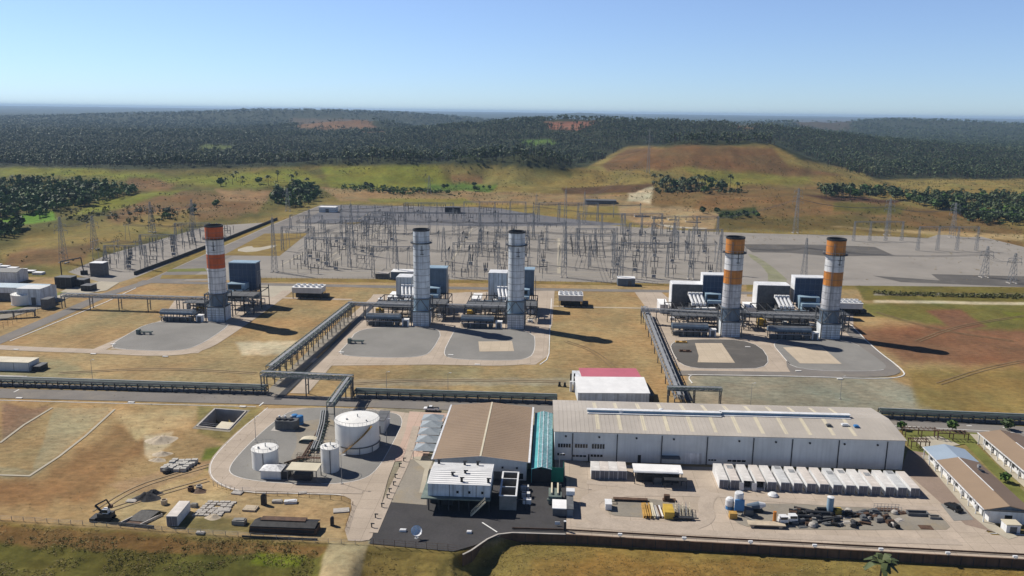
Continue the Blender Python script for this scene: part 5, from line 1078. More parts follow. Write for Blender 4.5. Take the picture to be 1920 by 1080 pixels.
t = thing("open_shelter", "white flat-roofed shelter over dark machinery beside short container block", "shelter", at(1190, 908), TH); sw = wpx(1190, 1276, 908)
MB().box(-.4, sw + .3, -.3, 5.2, 3.6, 3.85).box(-.4, sw - 1, .0, 2, 3.86, 4.0).build("roof", M['roofwhite'], t)
for k in range(6):
    for b in (0, 4.8): MB().bar((sw * k / 5, b, 0), (sw * k / 5, b, 3.6), .2).build("post", M['dark'], t)
MB().box(.5, sw - .5, 1.5, 4.4, 0, 2.3).build("machine_block", M['dark'], t); MB().box(5, 7.4, .3, 1.4, .1, 2).build("machine", M['mid'], t)
MB().box(sw - 5, sw + 1.2, -2.6, -.5, 2.6, 2.8).build("awning", M['dark'], t)
for a in (sw - 4.8, sw + 1): MB().bar((a, -2.4, 0), (a, -2.4, 2.6), .14).build("post", M['dark'], t)
# ---------------------------------------------------------------- red-roofed building
ze = 4.0; P0 = G2(1083, 736, ze); P1 = G2(1219, 737, ze); wd = math.hypot(P1[0] - P0[0], P1[1] - P0[1]); dd = G2(1085, 706, ze + 1.6)[1] - P0[1]
t = thing("red_roofed_store", "white store building with faded red rear roof slope", "building", (P0[0], P0[1], 0), math.atan2(P1[1] - P0[1], P1[0] - P0[0])); D2 = dd * 2 - 1
MB().box(.2, wd - .2, .2, D2, 0, ze).build("wall", M['stackw2'], t)
m = MB(); m.face([(0, -.2, ze), (wd, -.2, ze), (wd, dd, ze + 1.6), (0, dd, ze + 1.6)]); m.face([(0, -.2, ze - .2), (0, dd, ze + 1.4), (wd, dd, ze + 1.4), (wd, -.2, ze - .2)]); m.face([(0, -.2, ze - .2), (wd, -.2, ze - .2), (wd, -.2, ze), (0, -.2, ze)]); m.build("front_roof", M['roofwhite'], t)
x0 = wpx(1083, 1096, 710); x1 = wd - 1.0
m = MB(); m.face([(x0, dd + .02, ze + 1.6), (x1, dd + .02, ze + 1.6), (x1, D2, ze + 1.1), (x0, D2, ze + 1.1)]); m.face([(x0, dd + .02, ze + 1.4), (x0, D2, ze + .9), (x1, D2, ze + .9), (x1, dd + .02, ze + 1.4)]); m.build("rear_roof", M['pink'], t)
for k in range(2): MB().cyl((-1.2 + k * 1.3, dd + 1, 0), (-1.2 + k * 1.3, dd + 1, 6.4), .3, 10).build("exhaust_pipe", M['dark'], t); MB().box(-1.6 + k * 1.3, -.7 + k * 1.3, dd - .8, dd + .4, 0, 3.8).build("silencer", M['white'], t)
MB().box(wd, wd + 1.5, 1, dd, 0, 2.6).build("annex", M['dark'], t)
# ---------------------------------------------------------------- office blocks on the right
def office(label, x, y, ze, L_, Wd, rz, parts):
    P = G2(x, y, ze); t = thing("office_block", label, "building", (P[0], P[1], 0), rz, "low office blocks at the right edge")
    MB().box(1.6, Wd - .5, -L_ + .5, -.5, 0, ze).build("wall", M['white'], t)
    m = MB(); m.face([(1.6, -L_ + .5, ze), (Wd - .5, -L_ + .5, ze), (Wd / 2, -L_ + .5, ze + 1.2)]); m.face([(Wd - .5, -.5, ze), (1.6, -.5, ze), (Wd / 2, -.5, ze + 1.2)]); m.build("gable_wall", M['bluegrey'], t)
    for y0, y1, ml, mr in parts:
        m = MB(); m.gable(0, Wd, -y1, -y0, ze + .01, ze + 1.3, 'y', .16, 0); m.f = [f for f in m.f]; rf_ = m.build("roof", M[ml], t)
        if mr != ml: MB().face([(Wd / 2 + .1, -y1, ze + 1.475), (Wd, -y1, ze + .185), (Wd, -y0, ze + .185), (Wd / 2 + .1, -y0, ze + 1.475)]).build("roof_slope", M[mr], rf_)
    MB().box(Wd / 2 - .12, Wd / 2 + .12, -L_ * .78, -L_ * .24, ze + 1.45, ze + 1.53).build("ridge_cap", M['white'], t)
    MB().box(-.25, -.02, -L_, 0, ze - .05, ze + .2).build("gutter", M['stackw'], t); MB().box(0, Wd, -L_ - .14, -L_ - .01, ze - .1, ze + .18).build("fascia", M['mid'], t)
    n = int(L_ / 4.2)
    for k in range(n + 1): MB().bar((.3, -.4 - (L_ - .8) * k / n, 0), (.3, -.4 - (L_ - .8) * k / n, ze), .22).build("verandah_post", M['white'], t)
    for k in range(n):
        yy = -1.2 - (L_ - 1) * k / n
        if k % 3 == 2: MB().box(1.5, 1.58, yy - 1.1, yy, 0.02, 2.2).build("door", M['mid'], t)
        else:
            w = MB().box(1.5, 1.58, yy - 2.4, yy - .3, .9, 2.4).build("window", M['mid'], t); MB().box(1.45, 1.49, yy - 2.3, yy - .4, 1, 2.3).build("pane", M['glass'], w)
        if k % 2: MB().box(.75, 1.44, yy - 2.1, yy - 1.2, .8, 1.6).build("air_conditioner", M['white'], t)
    w = MB().box(Wd * .45, Wd * .6, -L_ + .42, -L_ + .49, 1, 2.3).build("window", M['glass'], t)
    return t
oz = math.radians(-5.6)
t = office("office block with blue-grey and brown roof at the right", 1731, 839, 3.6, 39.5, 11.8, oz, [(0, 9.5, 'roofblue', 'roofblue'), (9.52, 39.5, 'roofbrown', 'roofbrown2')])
d = MB().cyl((8.2, -17, 4.5), (8.2, -17, 6.6), .1, 8).cyl((7.9, -17, 5.8), (8.6, -17, 5.8), .5, 10).build("roof_antenna", M['steel'], t); MB().cyl((8.2, -17, 4.4), (8.2, -17, 4.5), 1.6, 18).build("antenna_plinth", M['dark'], d)
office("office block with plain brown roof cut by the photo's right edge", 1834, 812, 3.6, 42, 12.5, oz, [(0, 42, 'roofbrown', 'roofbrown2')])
t, _ = shed("guard_kiosk", "small kiosk with olive roof at the bottom right corner", "kiosk", 1886, 1911, 1000, 2.2, 2.6, M['white'], M['roofsky'], door=(.25, .75, .8))
# garden pergolas beside the warehouse
for k, (x0, x1, y, l) in enumerate(((1697, 1755, 820, "rear dark pergola in the small garden"), (1758, 1812, 826, "right dark pergola in the small garden"), (1708, 1740, 842, "front dark pergola in the small garden"))):
    t = thing("pergola", l, "pergola", at(x0, y), TH, "dark wooden pergolas in the garden"); wd = wpx(x0, x1, y)
    m = MB()
    for q in range(8): m.bar((wd * q / 7, -.5, 2.7), (wd * q / 7, 2.9, 2.7), .14)
    for b in (0, 2.4): m.bar((-.3, b, 2.5), (wd + .3, b, 2.5), .22)
    m.build("roof_beam", M['rust'], t)
    for q in range(3):
        for b in (0, 2.4): MB().bar((wd * q / 2, b, 0), (wd * q / 2, b, 2.4), .22).build("post", M['rust'], t)
# ---------------------------------------------------------------- canopies beside the brown hall
cp = thing("car_port", "x", "canopy", (0, 0, 0), TH, "grey tent canopies beside the brown hall")
m = MB(); w_, d_ = 6.6, 5.4; a = (w_ / 2, d_ / 2, 4.0); c = [(0, 0, 2.7), (w_, 0, 2.7), (w_, d_, 2.7), (0, d_, 2.7)]
for k in range(4): m.face([c[k], c[(k + 1) % 4], a])
m.face(c[::-1]); m.build("canopy_cover", M['greytarp'], cp)
for q in c: MB().bar((q[0], q[1], 0), (q[0], q[1], 2.7), .14).build("post", M['steel'], cp)
MB().bar((w_, d_ / 2, 2.7), (w_ + 2.2, d_ / 2, 3.4), .16).build("wall_strut", M['white'], cp)
for k, (x, y) in enumerate(((775, 861), (779, 845), (783, 830), (787, 816), (790, 803))):
    l = ["nearest grey tent canopy beside the brown hall", "second nearest grey tent canopy beside the brown hall", "middle grey tent canopy beside the brown hall", "second farthest grey tent canopy beside the brown hall", "farthest grey tent canopy beside the brown hall"][k]
    if k == 0: cp.location = at(x, y); cp["label"] = l
    else: clone(cp, at(x, y), TH, l)
# ---------------------------------------------------------------- vehicles
def vehicle(name, label, cat, loc, rz, body, pickup):
    t = thing(name, label, cat, loc, rz); L_ = 5.2 if pickup else 4.5; bm = M[body]
    prof = [(0, .45), (L_, .45), (L_, .95), (L_ - .3, 1.05), (1.5 + (1.6 if pickup else 2.4), 1.08), (.3, 1.08), (0, .9)]
    m = MB(); n = len(prof); m.v = [(x, 0, z) for x, z in prof] + [(x, 1.85, z) for x, z in prof]; m.f = [((k + 1) % n, (k + 1) % n + n, k + n, k) for k in range(n)] + [tuple(range(n)), tuple(range(2 * n - 1, n - 1, -1))]; m.build("body", bm, t)
    c0, c1 = (2.0, 4.1) if pickup else (.6, 3.6); m = MB(); q = [(c0, .05), (c1, .05), (c1, 1.8), (c0, 1.8)]; i = [(c0 + .3, .2), (c1 - .75, .2), (c1 - .75, 1.65), (c0 + .3, 1.65)]
    v0 = [(x, y, 1.085) for x, y in q]; v1 = [(x, y, 1.62) for x, y in i]
    for k in range(4): m.face([v0[k], v0[(k + 1) % 4], v1[(k + 1) % 4], v1[k]])
    m.build("window", M['glass'], t); MB().box(i[0][0], i[1][0], .2, 1.65, 1.622, 1.7).build("roof", bm, t)
    if pickup: MB().box(.15, 1.85, .15, 1.7, 1.082, 1.12).build("load_bed", M['black'], t)
    for x in (.95, L_ - 1):
        for y0, y1 in ((-.03, .2), (1.65, 1.88)): w_ = MB().cyl((x, y0, .36), (x, y1, .36), .36, 14).build("wheel", M['black'], t); MB().cyl((x, (y0 - .012) if y0 < 0 else y1, .36), (x, y0 if y0 < 0 else y1 + .012, .36), .2, 10).build("rim", M['steel'], w_)
    for y in (.12, 1.43): MB().box(L_ + .005, L_ + .04, y, y + .3, .7, .88).build("headlight", M['white'], t)
p = at(824, 769); vehicle("pickup_truck", "white pickup truck with dark load bed on the main road", "pickup", (p[0], p[1], .10), math.radians(177), 'white', True)
p = at(1806, 963); vehicle("parked_car", "black car parked on the dark patch beside the office block", "car", (p[0], p[1], .15), math.radians(108), 'black', False)
# ---------------------------------------------------------------- switchyard
def mast_mesh(h, wb, wt_, n, bar):
    m = MB()
    c = lambda z: (wb + (wt_ - wb) * z / h) / 2
    for sx in (-1, 1):
        for sy in (-1, 1): m.bar((sx * c(0), sy * c(0), 0), (sx * c(h), sy * c(h), h), bar)
    for k in range(n):
        z0, z1 = h * k / n, h * (k + 1) / n; a, b = c(z0), c(z1)
        for s in (-1, 1):
            m.bar((-a, s * a, z0), (b, s * b, z1), bar * .6); m.bar((s * a, a, z0), (s * b, -b, z1), bar * .6); m.bar((-b, s * b, z1), (b, s * b, z1), bar * .6)
    return m
def mast(x, yb, yt, label, arms=0, wb=3.2, name="lattice_mast"):
    p = G2(x, yb); z = hz(*p); h = hpx(x, yb, yt); t = thing(name, label, "pylon" if arms else "mast", (p[0], p[1], z), TH, "lattice pylons" if arms else "lattice masts of the switchyard")
    mast_mesh(h, wb, .8, max(5, int(h / 3)), .2).build("lattice_body", M['galv'], t)
    for k in range(arms):
        zz = h * (.70 + .12 * k); m = MB(); w = 4.6 - k * .5
        m.bar((-w, 0, zz), (w, 0, zz), .2).bar((-w, 0, zz), (0, .4, zz + 1.5), .14).bar((w, 0, zz), (0, .4, zz + 1.5), .14)
        for s in (-1, 1): m.cyl((s * w * .95, 0, zz), (s * w * .95, 0, zz - 2), .14, 6)
        m.build("cross_arm", M['steel'], t)
    if not arms: MB().cyl((0, 0, h), (0, 0, h + 2.5), .08, 6).build("lightning_rod", M['steel'], t)
    for a in (-1, 1): MB().box(a * wb / 2 - .5, a * wb / 2 + .5, -wb / 2 - .5, wb / 2 + .5, -.2, .35).build("footing", M['concrete'], t)
for x, yb, yt, l in ((1057, 520, 357, "tallest lattice mast in the middle of the switchyard"), (832, 490, 427, "lattice mast just right of the first plain white chimney"), (741, 493, 408, "lattice mast left of the first plain white chimney"), (1153, 523, 427, "lattice mast behind the small white-roofed switch house"), (515, 510, 408, "lattice mast at the near left corner of the switchyard"), (581, 447, 393, "lattice mast by the grass plot in the switchyard"), (660, 476, 382, "lattice mast among the rows of posts left of centre"), (1295, 523, 425, "lattice mast left of the amber-banded chimneys"), (1347, 513, 440, "lattice mast just behind the left amber-banded chimney"), (1507, 517, 447, "lone lattice mast on the open gravel between the amber chimneys"), (1268, 486, 410, "lattice mast at the right end of the equipment rows"), (900, 480, 400, "lattice mast behind and between the plain white chimneys"), (1005, 420, 366, "lattice mast at the back of the blue-grey yard"), (1095, 420, 360, "lattice mast at the back right of the blue-grey yard")): mast(x, yb, yt, l)
for x, yb, yt, l, a in ((120, 493, 407, "lattice pylon at the far left behind the blue-grey halls", 2), (178, 470, 408, "second lattice pylon from the left in the olive field", 2), (285, 437, 380, "lattice pylon in the field left of the orange-topped chimney", 2), (362, 430, 374, "lattice pylon just left of the orange-topped chimney", 2), (1491, 437, 353, "tall lattice pylon on the brown slope behind the gravel yard", 3), (1663, 441, 372, "lattice pylon on the slope right of centre behind the gravel yard", 3), (1785, 445, 380, "lattice pylon near the right edge of the brown slope", 3), (1845, 520, 462, "lattice pylon standing on the dark gravel patch at right", 2), (1897, 531, 475, "lattice pylon at the right edge of the gravel yard", 2), (1214, 345, 262, "distant lattice pylon on top of the brown hill", 3), (540, 396, 352, "small lattice pylon at the switchyard's back left corner", 2), (805, 368, 335, "small lattice pylon behind the switchyard at the green knoll", 2)): mast(x, yb, yt, l, a, 4.0, "pylon")
# portal gantries
gb = {}
def gantry(x0, x1, yb, yt, label, ang=None):
    P, Q = G2(x0, yb), G2(x1, yb); L_ = math.hypot(P[0] - Q[0], P[1] - Q[1]); h = hpx(x0, yb, yt); t = thing("gantry", label, "gantry", (P[0], P[1], 0), math.atan2(Q[1] - P[1], Q[0] - P[0]) if ang is None else ang, "portal gantries of the switchyard")
    n = max(2, int(round(L_ / 16)) + 1)
    for k in range(n):
        m = mast_mesh(h, 1.9, .9, max(4, int(h / 2.6)), .19); c = m.build("column", M['galv'], t); c.location = (L_ * k / (n - 1), 0, 0)
    m = MB()
    for s, z in ((-.5, h), (.5, h), (0, h - 1.1)): m.bar((-.5, s, z), (L_ + .5, s, z), .2)
    q = int(L_ / 1.6)
    for k in range(q): m.bar((L_ * k / q, -.5, h), (L_ * (k + 1) / q, 0, h - 1.1), .09); m.bar((L_ * k / q, 0, h - 1.1), (L_ * (k + 1) / q, .5, h), .09)
    m.build("beam", M['steel'], t)
    for k in range(3 * (n - 1)): a = L_ * (k + .5) / (3 * (n - 1)); MB().cyl((a, 0, h - 1.1), (a, 0, h - 3.2), .16, 6).build("insulator_string", M['mid'], t)
GAN = [(545, 605, 430, 403), (640, 735, 412, 384), (760, 850, 412, 380), (870, 985, 416, 378), (1010, 1120, 416, 380), (850, 935, 520, 455), (860, 950, 470, 420), (1060, 1150, 500, 440), (1165, 1250, 520, 455), (1180, 1262, 470, 418), (575, 655, 500, 445), (610, 690, 460, 412), (690, 760, 430, 398), (900, 1000, 445, 400), (1085, 1170, 450, 400), (200, 275, 505, 460), (265, 330, 478, 440), (330, 395, 452, 418), (1290, 1352, 470, 430), (1225, 1345, 440, 405), (1600, 1690, 452, 415), (1720, 1830, 470, 425), (640, 730, 448, 405), (760, 850, 440, 398), (990, 1060, 470, 418), (1080, 1150, 478, 428), (700, 790, 520, 462), (930, 1010, 495, 440), (530, 590, 470, 425), (1165, 1240, 440, 400)]
ROWN = ["at the back left", "behind the rows of posts", "behind the left white chimney", "behind both white chimneys", "at the far back right", "close behind the left white chimney's right side", "midway behind the white chimneys", "in the open centre gravel", "near the small white-roofed switch house", "behind the small white-roofed switch house", "over the near left rows of posts", "over the middle left rows of posts", "over the far left rows of posts", "along the yard's centre rear", "by the three black busbar stands", "at the near end of the left strip", "in the middle of the left strip", "at the far end of the left strip", "behind the left amber-banded chimney", "beside the pale gravel path", "on the brown slope's foot", "at the far right gravel", "rear left between post rows of the yard", "right of the first white chimney's top of the yard", "just left of the black busbar stands", "right beside the black busbar stands", "nearest the blue switch house", "between the two white chimneys' right side", "beside the tan grass plot", "in front of the pale path"]
for g, l in zip(GAN, ROWN): gantry(*g, "steel portal gantry with insulators " + l + ("" if "strip" in l or "slope" in l else " of the switchyard" if len(l.split()) < 6 else ""))
# apparatus posts in rows: one prototype per kind, copied
def proto(kind):
    t = thing(kind, "x", "switchgear", (0, 0, 0), TH)
    if kind == "insulator_post":
        MB().bar((0, 0, 0), (0, 0, 3.0), .22).build("stand", M['galv'], t); m = MB()
        m.lathe([(.16, 3.0), (.3, 3.2), (.16, 3.4), (.3, 3.7), (.16, 3.9), (.3, 4.2), (.16, 4.4), (.3, 4.7), (.18, 4.9), (.18, 6.2)], 8); m.build("insulator", M['mid'], t)
        MB().bar((-.9, 0, 6.25), (.9, 0, 6.25), .14).build("terminal", M['steel'], t)
    elif kind == "disconnector":
        MB().bar((-2.6, 0, 3.2), (2.6, 0, 3.2), .34).build("base_beam", M['mid'], t)
        for a in (-2.3, 2.3): MB().bar((a, 0, 0), (a, 0, 3.1), .32).build("leg", M['mid'], t)
        for a in (-2.3, 0, 2.3): MB().lathe([(.18, 3.4), (.32, 3.7), (.18, 4), (.32, 4.3), (.18, 4.6), (.3, 4.9), (.12, 5.6)], 8, a, 0).build("insulator", M['mid'], t)
        MB().bar((-2.4, 0, 5.6), (0, .6, 6.2), .14).bar((0, .6, 6.2), (2.4, 0, 5.6), .14).build("switch_arm", M['steel'], t)
    else:
        MB().box(-1.2, 1.2, -.5, .5, .6, 2.0).build("control_box", M['steel'], t)
        for a in (-1, 1): MB().bar((a, 0, 0), (a, 0, .6), .25).build('leg', M['steel'], t)
        for a in (-1.1, 0, 1.1): MB().lathe([(.3, 2.42), (.4, 2.8), (.3, 3.2), (.4, 3.6), (.22, 4.8), (.3, 5.2), (.1, 6)], 8, a, 0).build("bushing", M['mid'], t)
    return t
PROT = {k: proto(k) for k in ("insulator_post", "disconnector", "circuit_breaker")}; USED = set()
def device(kind, loc, label, group, rz=TH):
    t = PROT[kind]
    if kind in USED: t = clone(t, loc, rz, label)
    else: USED.add(kind); t.location = loc; t.rotation_euler.z = rz; t["label"] = label
    t["group"] = group; s_ = rnd.uniform(.9, 1.35); t.scale = (1, 1, s_); return t
DESC = {"insulator_post": "dark insulator post", "disconnector": "disconnector switch on two legs", "circuit_breaker": "three-bushing circuit breaker"}
def rows(x0, y0, x1, y1, n, m, dx, zone, kinds, jit=.6):
    "m rows of n devices from one photo point to another, rows dx metres apart"
    P, Q = np.array(G2(x0, y0)), np.array(G2(x1, y1)); d = Q - P
    for j in range(m):
        for i in range(n):
            if rnd.random() < .10: continue
            p = P + d * (i / max(1, n - 1)) + np.array([CU, SU]) * dx * j + np.array([rnd.uniform(-jit, jit), rnd.uniform(-jit, jit)]); k = kinds[(i + j) % len(kinds)]
            device(k, (p[0], p[1], 0), DESC[k] + " " + zone, "apparatus " + zone)
ip, dc, cb = "insulator_post", "disconnector", "circuit_breaker"
rows(178, 502, 372, 436, 11, 5, 7.5, "in the left gravel strip", [ip, dc, ip, cb])
rows(530, 512, 640, 450, 11, 5, 10, "in the rows left of the white chimneys", [ip, ip, dc, ip, cb]); rows(648, 442, 690, 412, 6, 5, 8, "at the back of the rows left of centre", [ip, dc])
rows(836, 518, 882, 436, 11, 6, 12, "behind the two white chimneys", [ip, dc, ip, cb, ip]); rows(1152, 521, 1176, 436, 11, 6, 12, "right of centre before the pale path", [dc, ip, cb, ip])
rows(700, 412, 760, 394, 5, 9, 13, "at the back of the blue-grey yard", [ip, dc, ip]); rows(1300, 515, 1310, 480, 4, 2, 7, "beside the left amber chimney", [ip])
for k, (x, y0, y1) in enumerate(((1074, 481, 452), (1098, 481, 449), (1120, 482, 450))):
    A, B = G2(x, y0), G2(x - 4, y1); t = thing("busbar_stand", ["left of three long black busbar stands on open gravel", "middle of three long black busbar stands on open gravel", "right of three long black busbar stands on open gravel"][k], "busbar", (A[0], A[1], 0), math.atan2(B[1] - A[1], B[0] - A[0]), "three black busbar stands"); L_ = math.hypot(A[0] - B[0], A[1] - B[1])
    MB().cyl((0, 0, 6.2), (L_, 0, 6.2), .22, 8).build("busbar", M['dark'], t)
    for q in range(6): MB().bar((L_ * q / 5, 0, 0), (L_ * q / 5, 0, 6), .3).build("post", M['dark'], t)
def line(label, pts, n, sag, sep=2.4, r=.06):
    "overhead conductors: pts = (px, ybase, height)"
    P = [Vector((*G2(x, y), 0)) + Vector((0, 0, h + hz(*G2(x, y)))) for x, y, h in pts]; t = thing("overhead_line", label, "power line", tuple(P[0]), 0, "overhead conductors"); o = P[0]
    for k in range(n):
        m = MB()
        for a, b in zip(P, P[1:]):
            d = (b - a); s = Vector((-d.y, d.x, 0)).normalized() * sep * (k - (n - 1) / 2); pr = None
            for i in range(13):
                f = i / 12; q = a + d * f + s - Vector((0, 0, sag * 4 * f * (1 - f))) - o
                if pr is not None: m.bar(pr, q, r * 2)
                pr = q
        m.build("conductor", M['mid'], t)
POLE = thing("bay_pole", "x", "pole", (0, 0, 0), TH); POLE_USED = []
for a_ in (-2.6, 2.6): MB().bar((a_ * .25, a_, 0), (0, a_ * .8, 12.4), .24).build("pole_leg", M['galv'], POLE)
MB().bar((0, -5.2, 12.5), (0, 5.2, 12.5), .2).build("cross_arm", M['galv'], POLE)
for a_ in (-4.4, -2.2, 0, 2.2, 4.4): MB().cyl((0, a_, 12.6), (0, a_, 14.2), .16, 6).build("insulator", M['mid'], POLE)
line("conductors from the left field pylons to the left strip", [(120, 493, 24), (178, 470, 24), (285, 437, 22), (362, 430, 20)], 3, 3)
line("conductors over the middle of the switchyard", [(515, 510, 20), (660, 476, 22), (741, 493, 20), (900, 480, 22), (1057, 520, 22), (1153, 523, 22), (1295, 523, 22)], 3, 2.5)
line("conductors from the centre mast to the distant hill pylon", [(1057, 520, 30), (1095, 420, 22), (1214, 345, 28)], 3, 6)
line("conductors from the path gantry up to the slope pylons", [(1290, 440, 12), (1491, 437, 30), (1663, 441, 25), (1785, 445, 25), (2000, 440, 25)], 3, 4)
line("conductors sweeping across the right gravel yard", [(1347, 513, 20), (1507, 517, 18), (1845, 520, 15), (1897, 531, 15)], 3, 3)
for k, (x0, x1, y, n_) in enumerate(((540, 690, 470, 5), (560, 720, 450, 5), (690, 880, 505, 6), (730, 960, 470, 6), (760, 1060, 445, 6), (880, 1160, 500, 6), (900, 1270, 465, 7), (1060, 1340, 485, 6), (640, 1000, 425, 6), (1000, 1200, 405, 5), (180, 300, 495, 4), (240, 390, 460, 4))):
    line("bay conductors strung across the gravel, " + ["near left rows", "second left rows", "left of the first white chimney", "midway past the first white chimney", "deep centre of the yard", "between second white chimney and open gravel", "long centre-right bays", "right bays before the amber chimneys", "front of the blue-grey yard", "back right of the blue-grey yard", "near end of left strip", "far end of left strip"][k], [(x0 + (x1 - x0) * i / (n_ - 1), y + (x0 + (x1 - x0) * i / (n_ - 1) - 900) * .012, 12.5) for i in range(n_)], 5, .9, 2.2)
    for i in range(n_):
        x_ = x0 + (x1 - x0) * i / (n_ - 1); p_ = G2(x_, y + (x_ - 900) * .012); t = clone(POLE, (p_[0], p_[1], 0), TH) if POLE_USED else POLE; POLE_USED.append(1)
        if len(POLE_USED) == 1: POLE.location = (p_[0], p_[1], 0)
        t["label"] = "slim bay pole carrying conductors over the switchyard gravel"; t["group"] = "slim bay poles of the switchyard"
line("conductors along the back of the yard", [(560, 418, 11), (760, 412, 14), (900, 416, 14), (1010, 416, 14), (1230, 436, 14)], 3, 1.5)
for k, (x0, y, x1, yt, l) in enumerate(((250, 505, 330, 478, 0), (330, 478, 395, 452, 0), (575, 500, 610, 460, 0), (610, 460, 690, 430, 0), (850, 520, 860, 470, 0), (860, 470, 900, 445, 0), (1060, 500, 1085, 450, 0), (1165, 520, 1180, 470, 0), (1180, 470, 1225, 440, 0), (655, 500, 690, 460, 0))): line("short conductors joining portal gantries, " + ["near left strip", "far left strip", "near rows left of centre", "far rows left of centre", "close behind the left white chimney", "deep behind the white chimneys", "open centre gravel", "beside the small switch house", "before the pale path", "right edge of the left rows"][k], [(x0, y, 12), (x1, yt, 12)], 4, 1.2, 3)
# switchyard houses
shed("switch_house", "small white-roofed switch house with blue front alone by the road", "building", 1158, 1190, 536, 4.4, 7, M['bluegrey'], M['roofwhite'], door=(.6, .8, .7)); t, wd = shed("switch_house", "white-roofed blue switch house left of the white chimney", "building", 733, 774, 524, 4.6, 9, M['bluegrey'], M['roofwhite'], door=(.6, .8, .7), seams=3)
shed("switch_house", "low grey switch house left of the blue one", "building", 704, 728, 523, 3.2, 6, M['mid'], M['roofgrey'], door=(.4, .6, .8)); shed("relay_house", "dark flat relay house at the very back of the yard", "building", 1097, 1154, 386, 6, 14, M['mid'], M['mid'], seams=4)
shed("relay_house", "small dark relay house at the back of the blue-grey yard", "building", 834, 862, 400, 6, 9, M['dark'], M['mid'], door=(.4, .6, .6)); shed("relay_house", "white-roofed relay house at the yard's back left corner", "building", 598, 630, 398, 5, 10, M['wall'], M['roofwhite'], door=(.4, .6, .7))
for k in range(4):
    p = G2(1190 + k * 32, 408 + k * 4); o = thing("slab_barrier", ["first", "second", "third", "fourth"][k] + " pale low frame from the left on the gravel path by the brown slope", "frame", (p[0], p[1], 0), TH, "pale frames on the gravel path"); MB().box(0, 14, 0, .3, 0, 2.4).build("panel", M['concrete'], o); MB().box(0, .3, .31, 8, 0, 2.4).build("side_panel", M['concrete'], o)
def wall_line(name, label, cat, pts, h, th, m, z0=-.3, world=False, group=None, follow=False):
    P = pts if world else [G2(x, y) for x, y in pts]; L_, R_ = strip_pts(P, th); mb = MB(); g = [hz(*p) if follow else 0 for p in P]
    for i in range(len(P) - 1):
        a, b, c, d = R_[i], R_[i + 1], L_[i + 1], L_[i]; z = [g[i] + z0, g[i + 1] + z0]; t = [g[i] + h, g[i + 1] + h]
        mb.face([(*a, t[0]), (*b, t[1]), (*c, t[1]), (*d, t[0])]); mb.face([(*a, z[0]), (*b, z[1]), (*b, t[1]), (*a, t[0])]); mb.face([(*c, z[1]), (*d, z[0]), (*d, t[0]), (*c, t[1])])
    for i, e in ((0, 1), (len(P) - 1, -1)): mb.face([(*R_[i], g[i] + z0), (*L_[i], g[i] + z0), (*L_[i], g[i] + h), (*R_[i], g[i] + h)][::e])
    o = mb.build(name, M[m]); tag(o, label, cat, group); return o
wall_line("boundary_wall", "low dark boundary wall between left gravel strip and service road", "wall", [(252, 516), (330, 487), (420, 452), (500, 420), (520, 412)], 2.2, .5, 'dark')
def fence(label, pts, h=2.0, step=3.0, group="thin mesh fences", mname='steel', rails=3, z=None, world=False):
    P = [np.array(G2(x, y)) if not world else np.array(x_) for x_ in pts for x, y in [x_]]; o = P[0]; t = thing("wire_fence", label, "fence", (o[0], o[1], 0), 0, group); m = MB(); w = MB()
    for a, b in zip(P, P[1:]):
        d = np.hypot(*(b - a)); n = max(1, int(d / step))
        for k in range(n):
            p, q = a + (b - a) * k / n, a + (b - a) * (k + 1) / n; z0, z1 = (hz(*p), hz(*q)) if z is None else (z, z); p, q = p - o, q - o
            m.bar((p[0], p[1], z0), (p[0], p[1], z0 + h), .09)
            for r in range(rails): w.bar((p[0], p[1], z0 + h * (r + 1) / rails), (q[0], q[1], z1 + h * (r + 1) / rails), .035)
    m.build("fence_posts", M[mname], t)["kind"] = "stuff"; w.build("fence_wire", M[mname], t)
fence("thin wire fence along the back edge of the right gravel yard", [(1352, 431), (1560, 440), (1742, 446)]); fence("thin wire fence between road and switchyard", [(480, 524), (700, 526), (900, 528), (1300, 537)]); fence("thin wire fence beside the service road at left", [(128, 512), (388, 425), (500, 416)])
fence("dark wire fence along the top of the left foreground bank", [(-60, 970), (0, 974), (200, 987), (330, 997), (470, 1007), (640, 1019), (692, 1021)], 1.1, 3, mname='steel'); fence("wire fence along the black asphalt above the ditch", [(700, 1023), (780, 1029), (860, 1035)], 1.8, 2.5, mname='rust'); fence("thin white fence by the bend of the tank yard road", [(400, 911), (440, 922), (470, 923)], 1.4, 1.5)
fence("wire fence on the strip beside the left service road", [(-20, 630), (40, 600), (110, 572)], 3.2, 4, mname='dark'); fence("dark fence rail round the sandy laydown plot", [(480, 928), (560, 931), (640, 938), (662, 948), (646, 1000)], 1.2, 2.5, mname='rust')
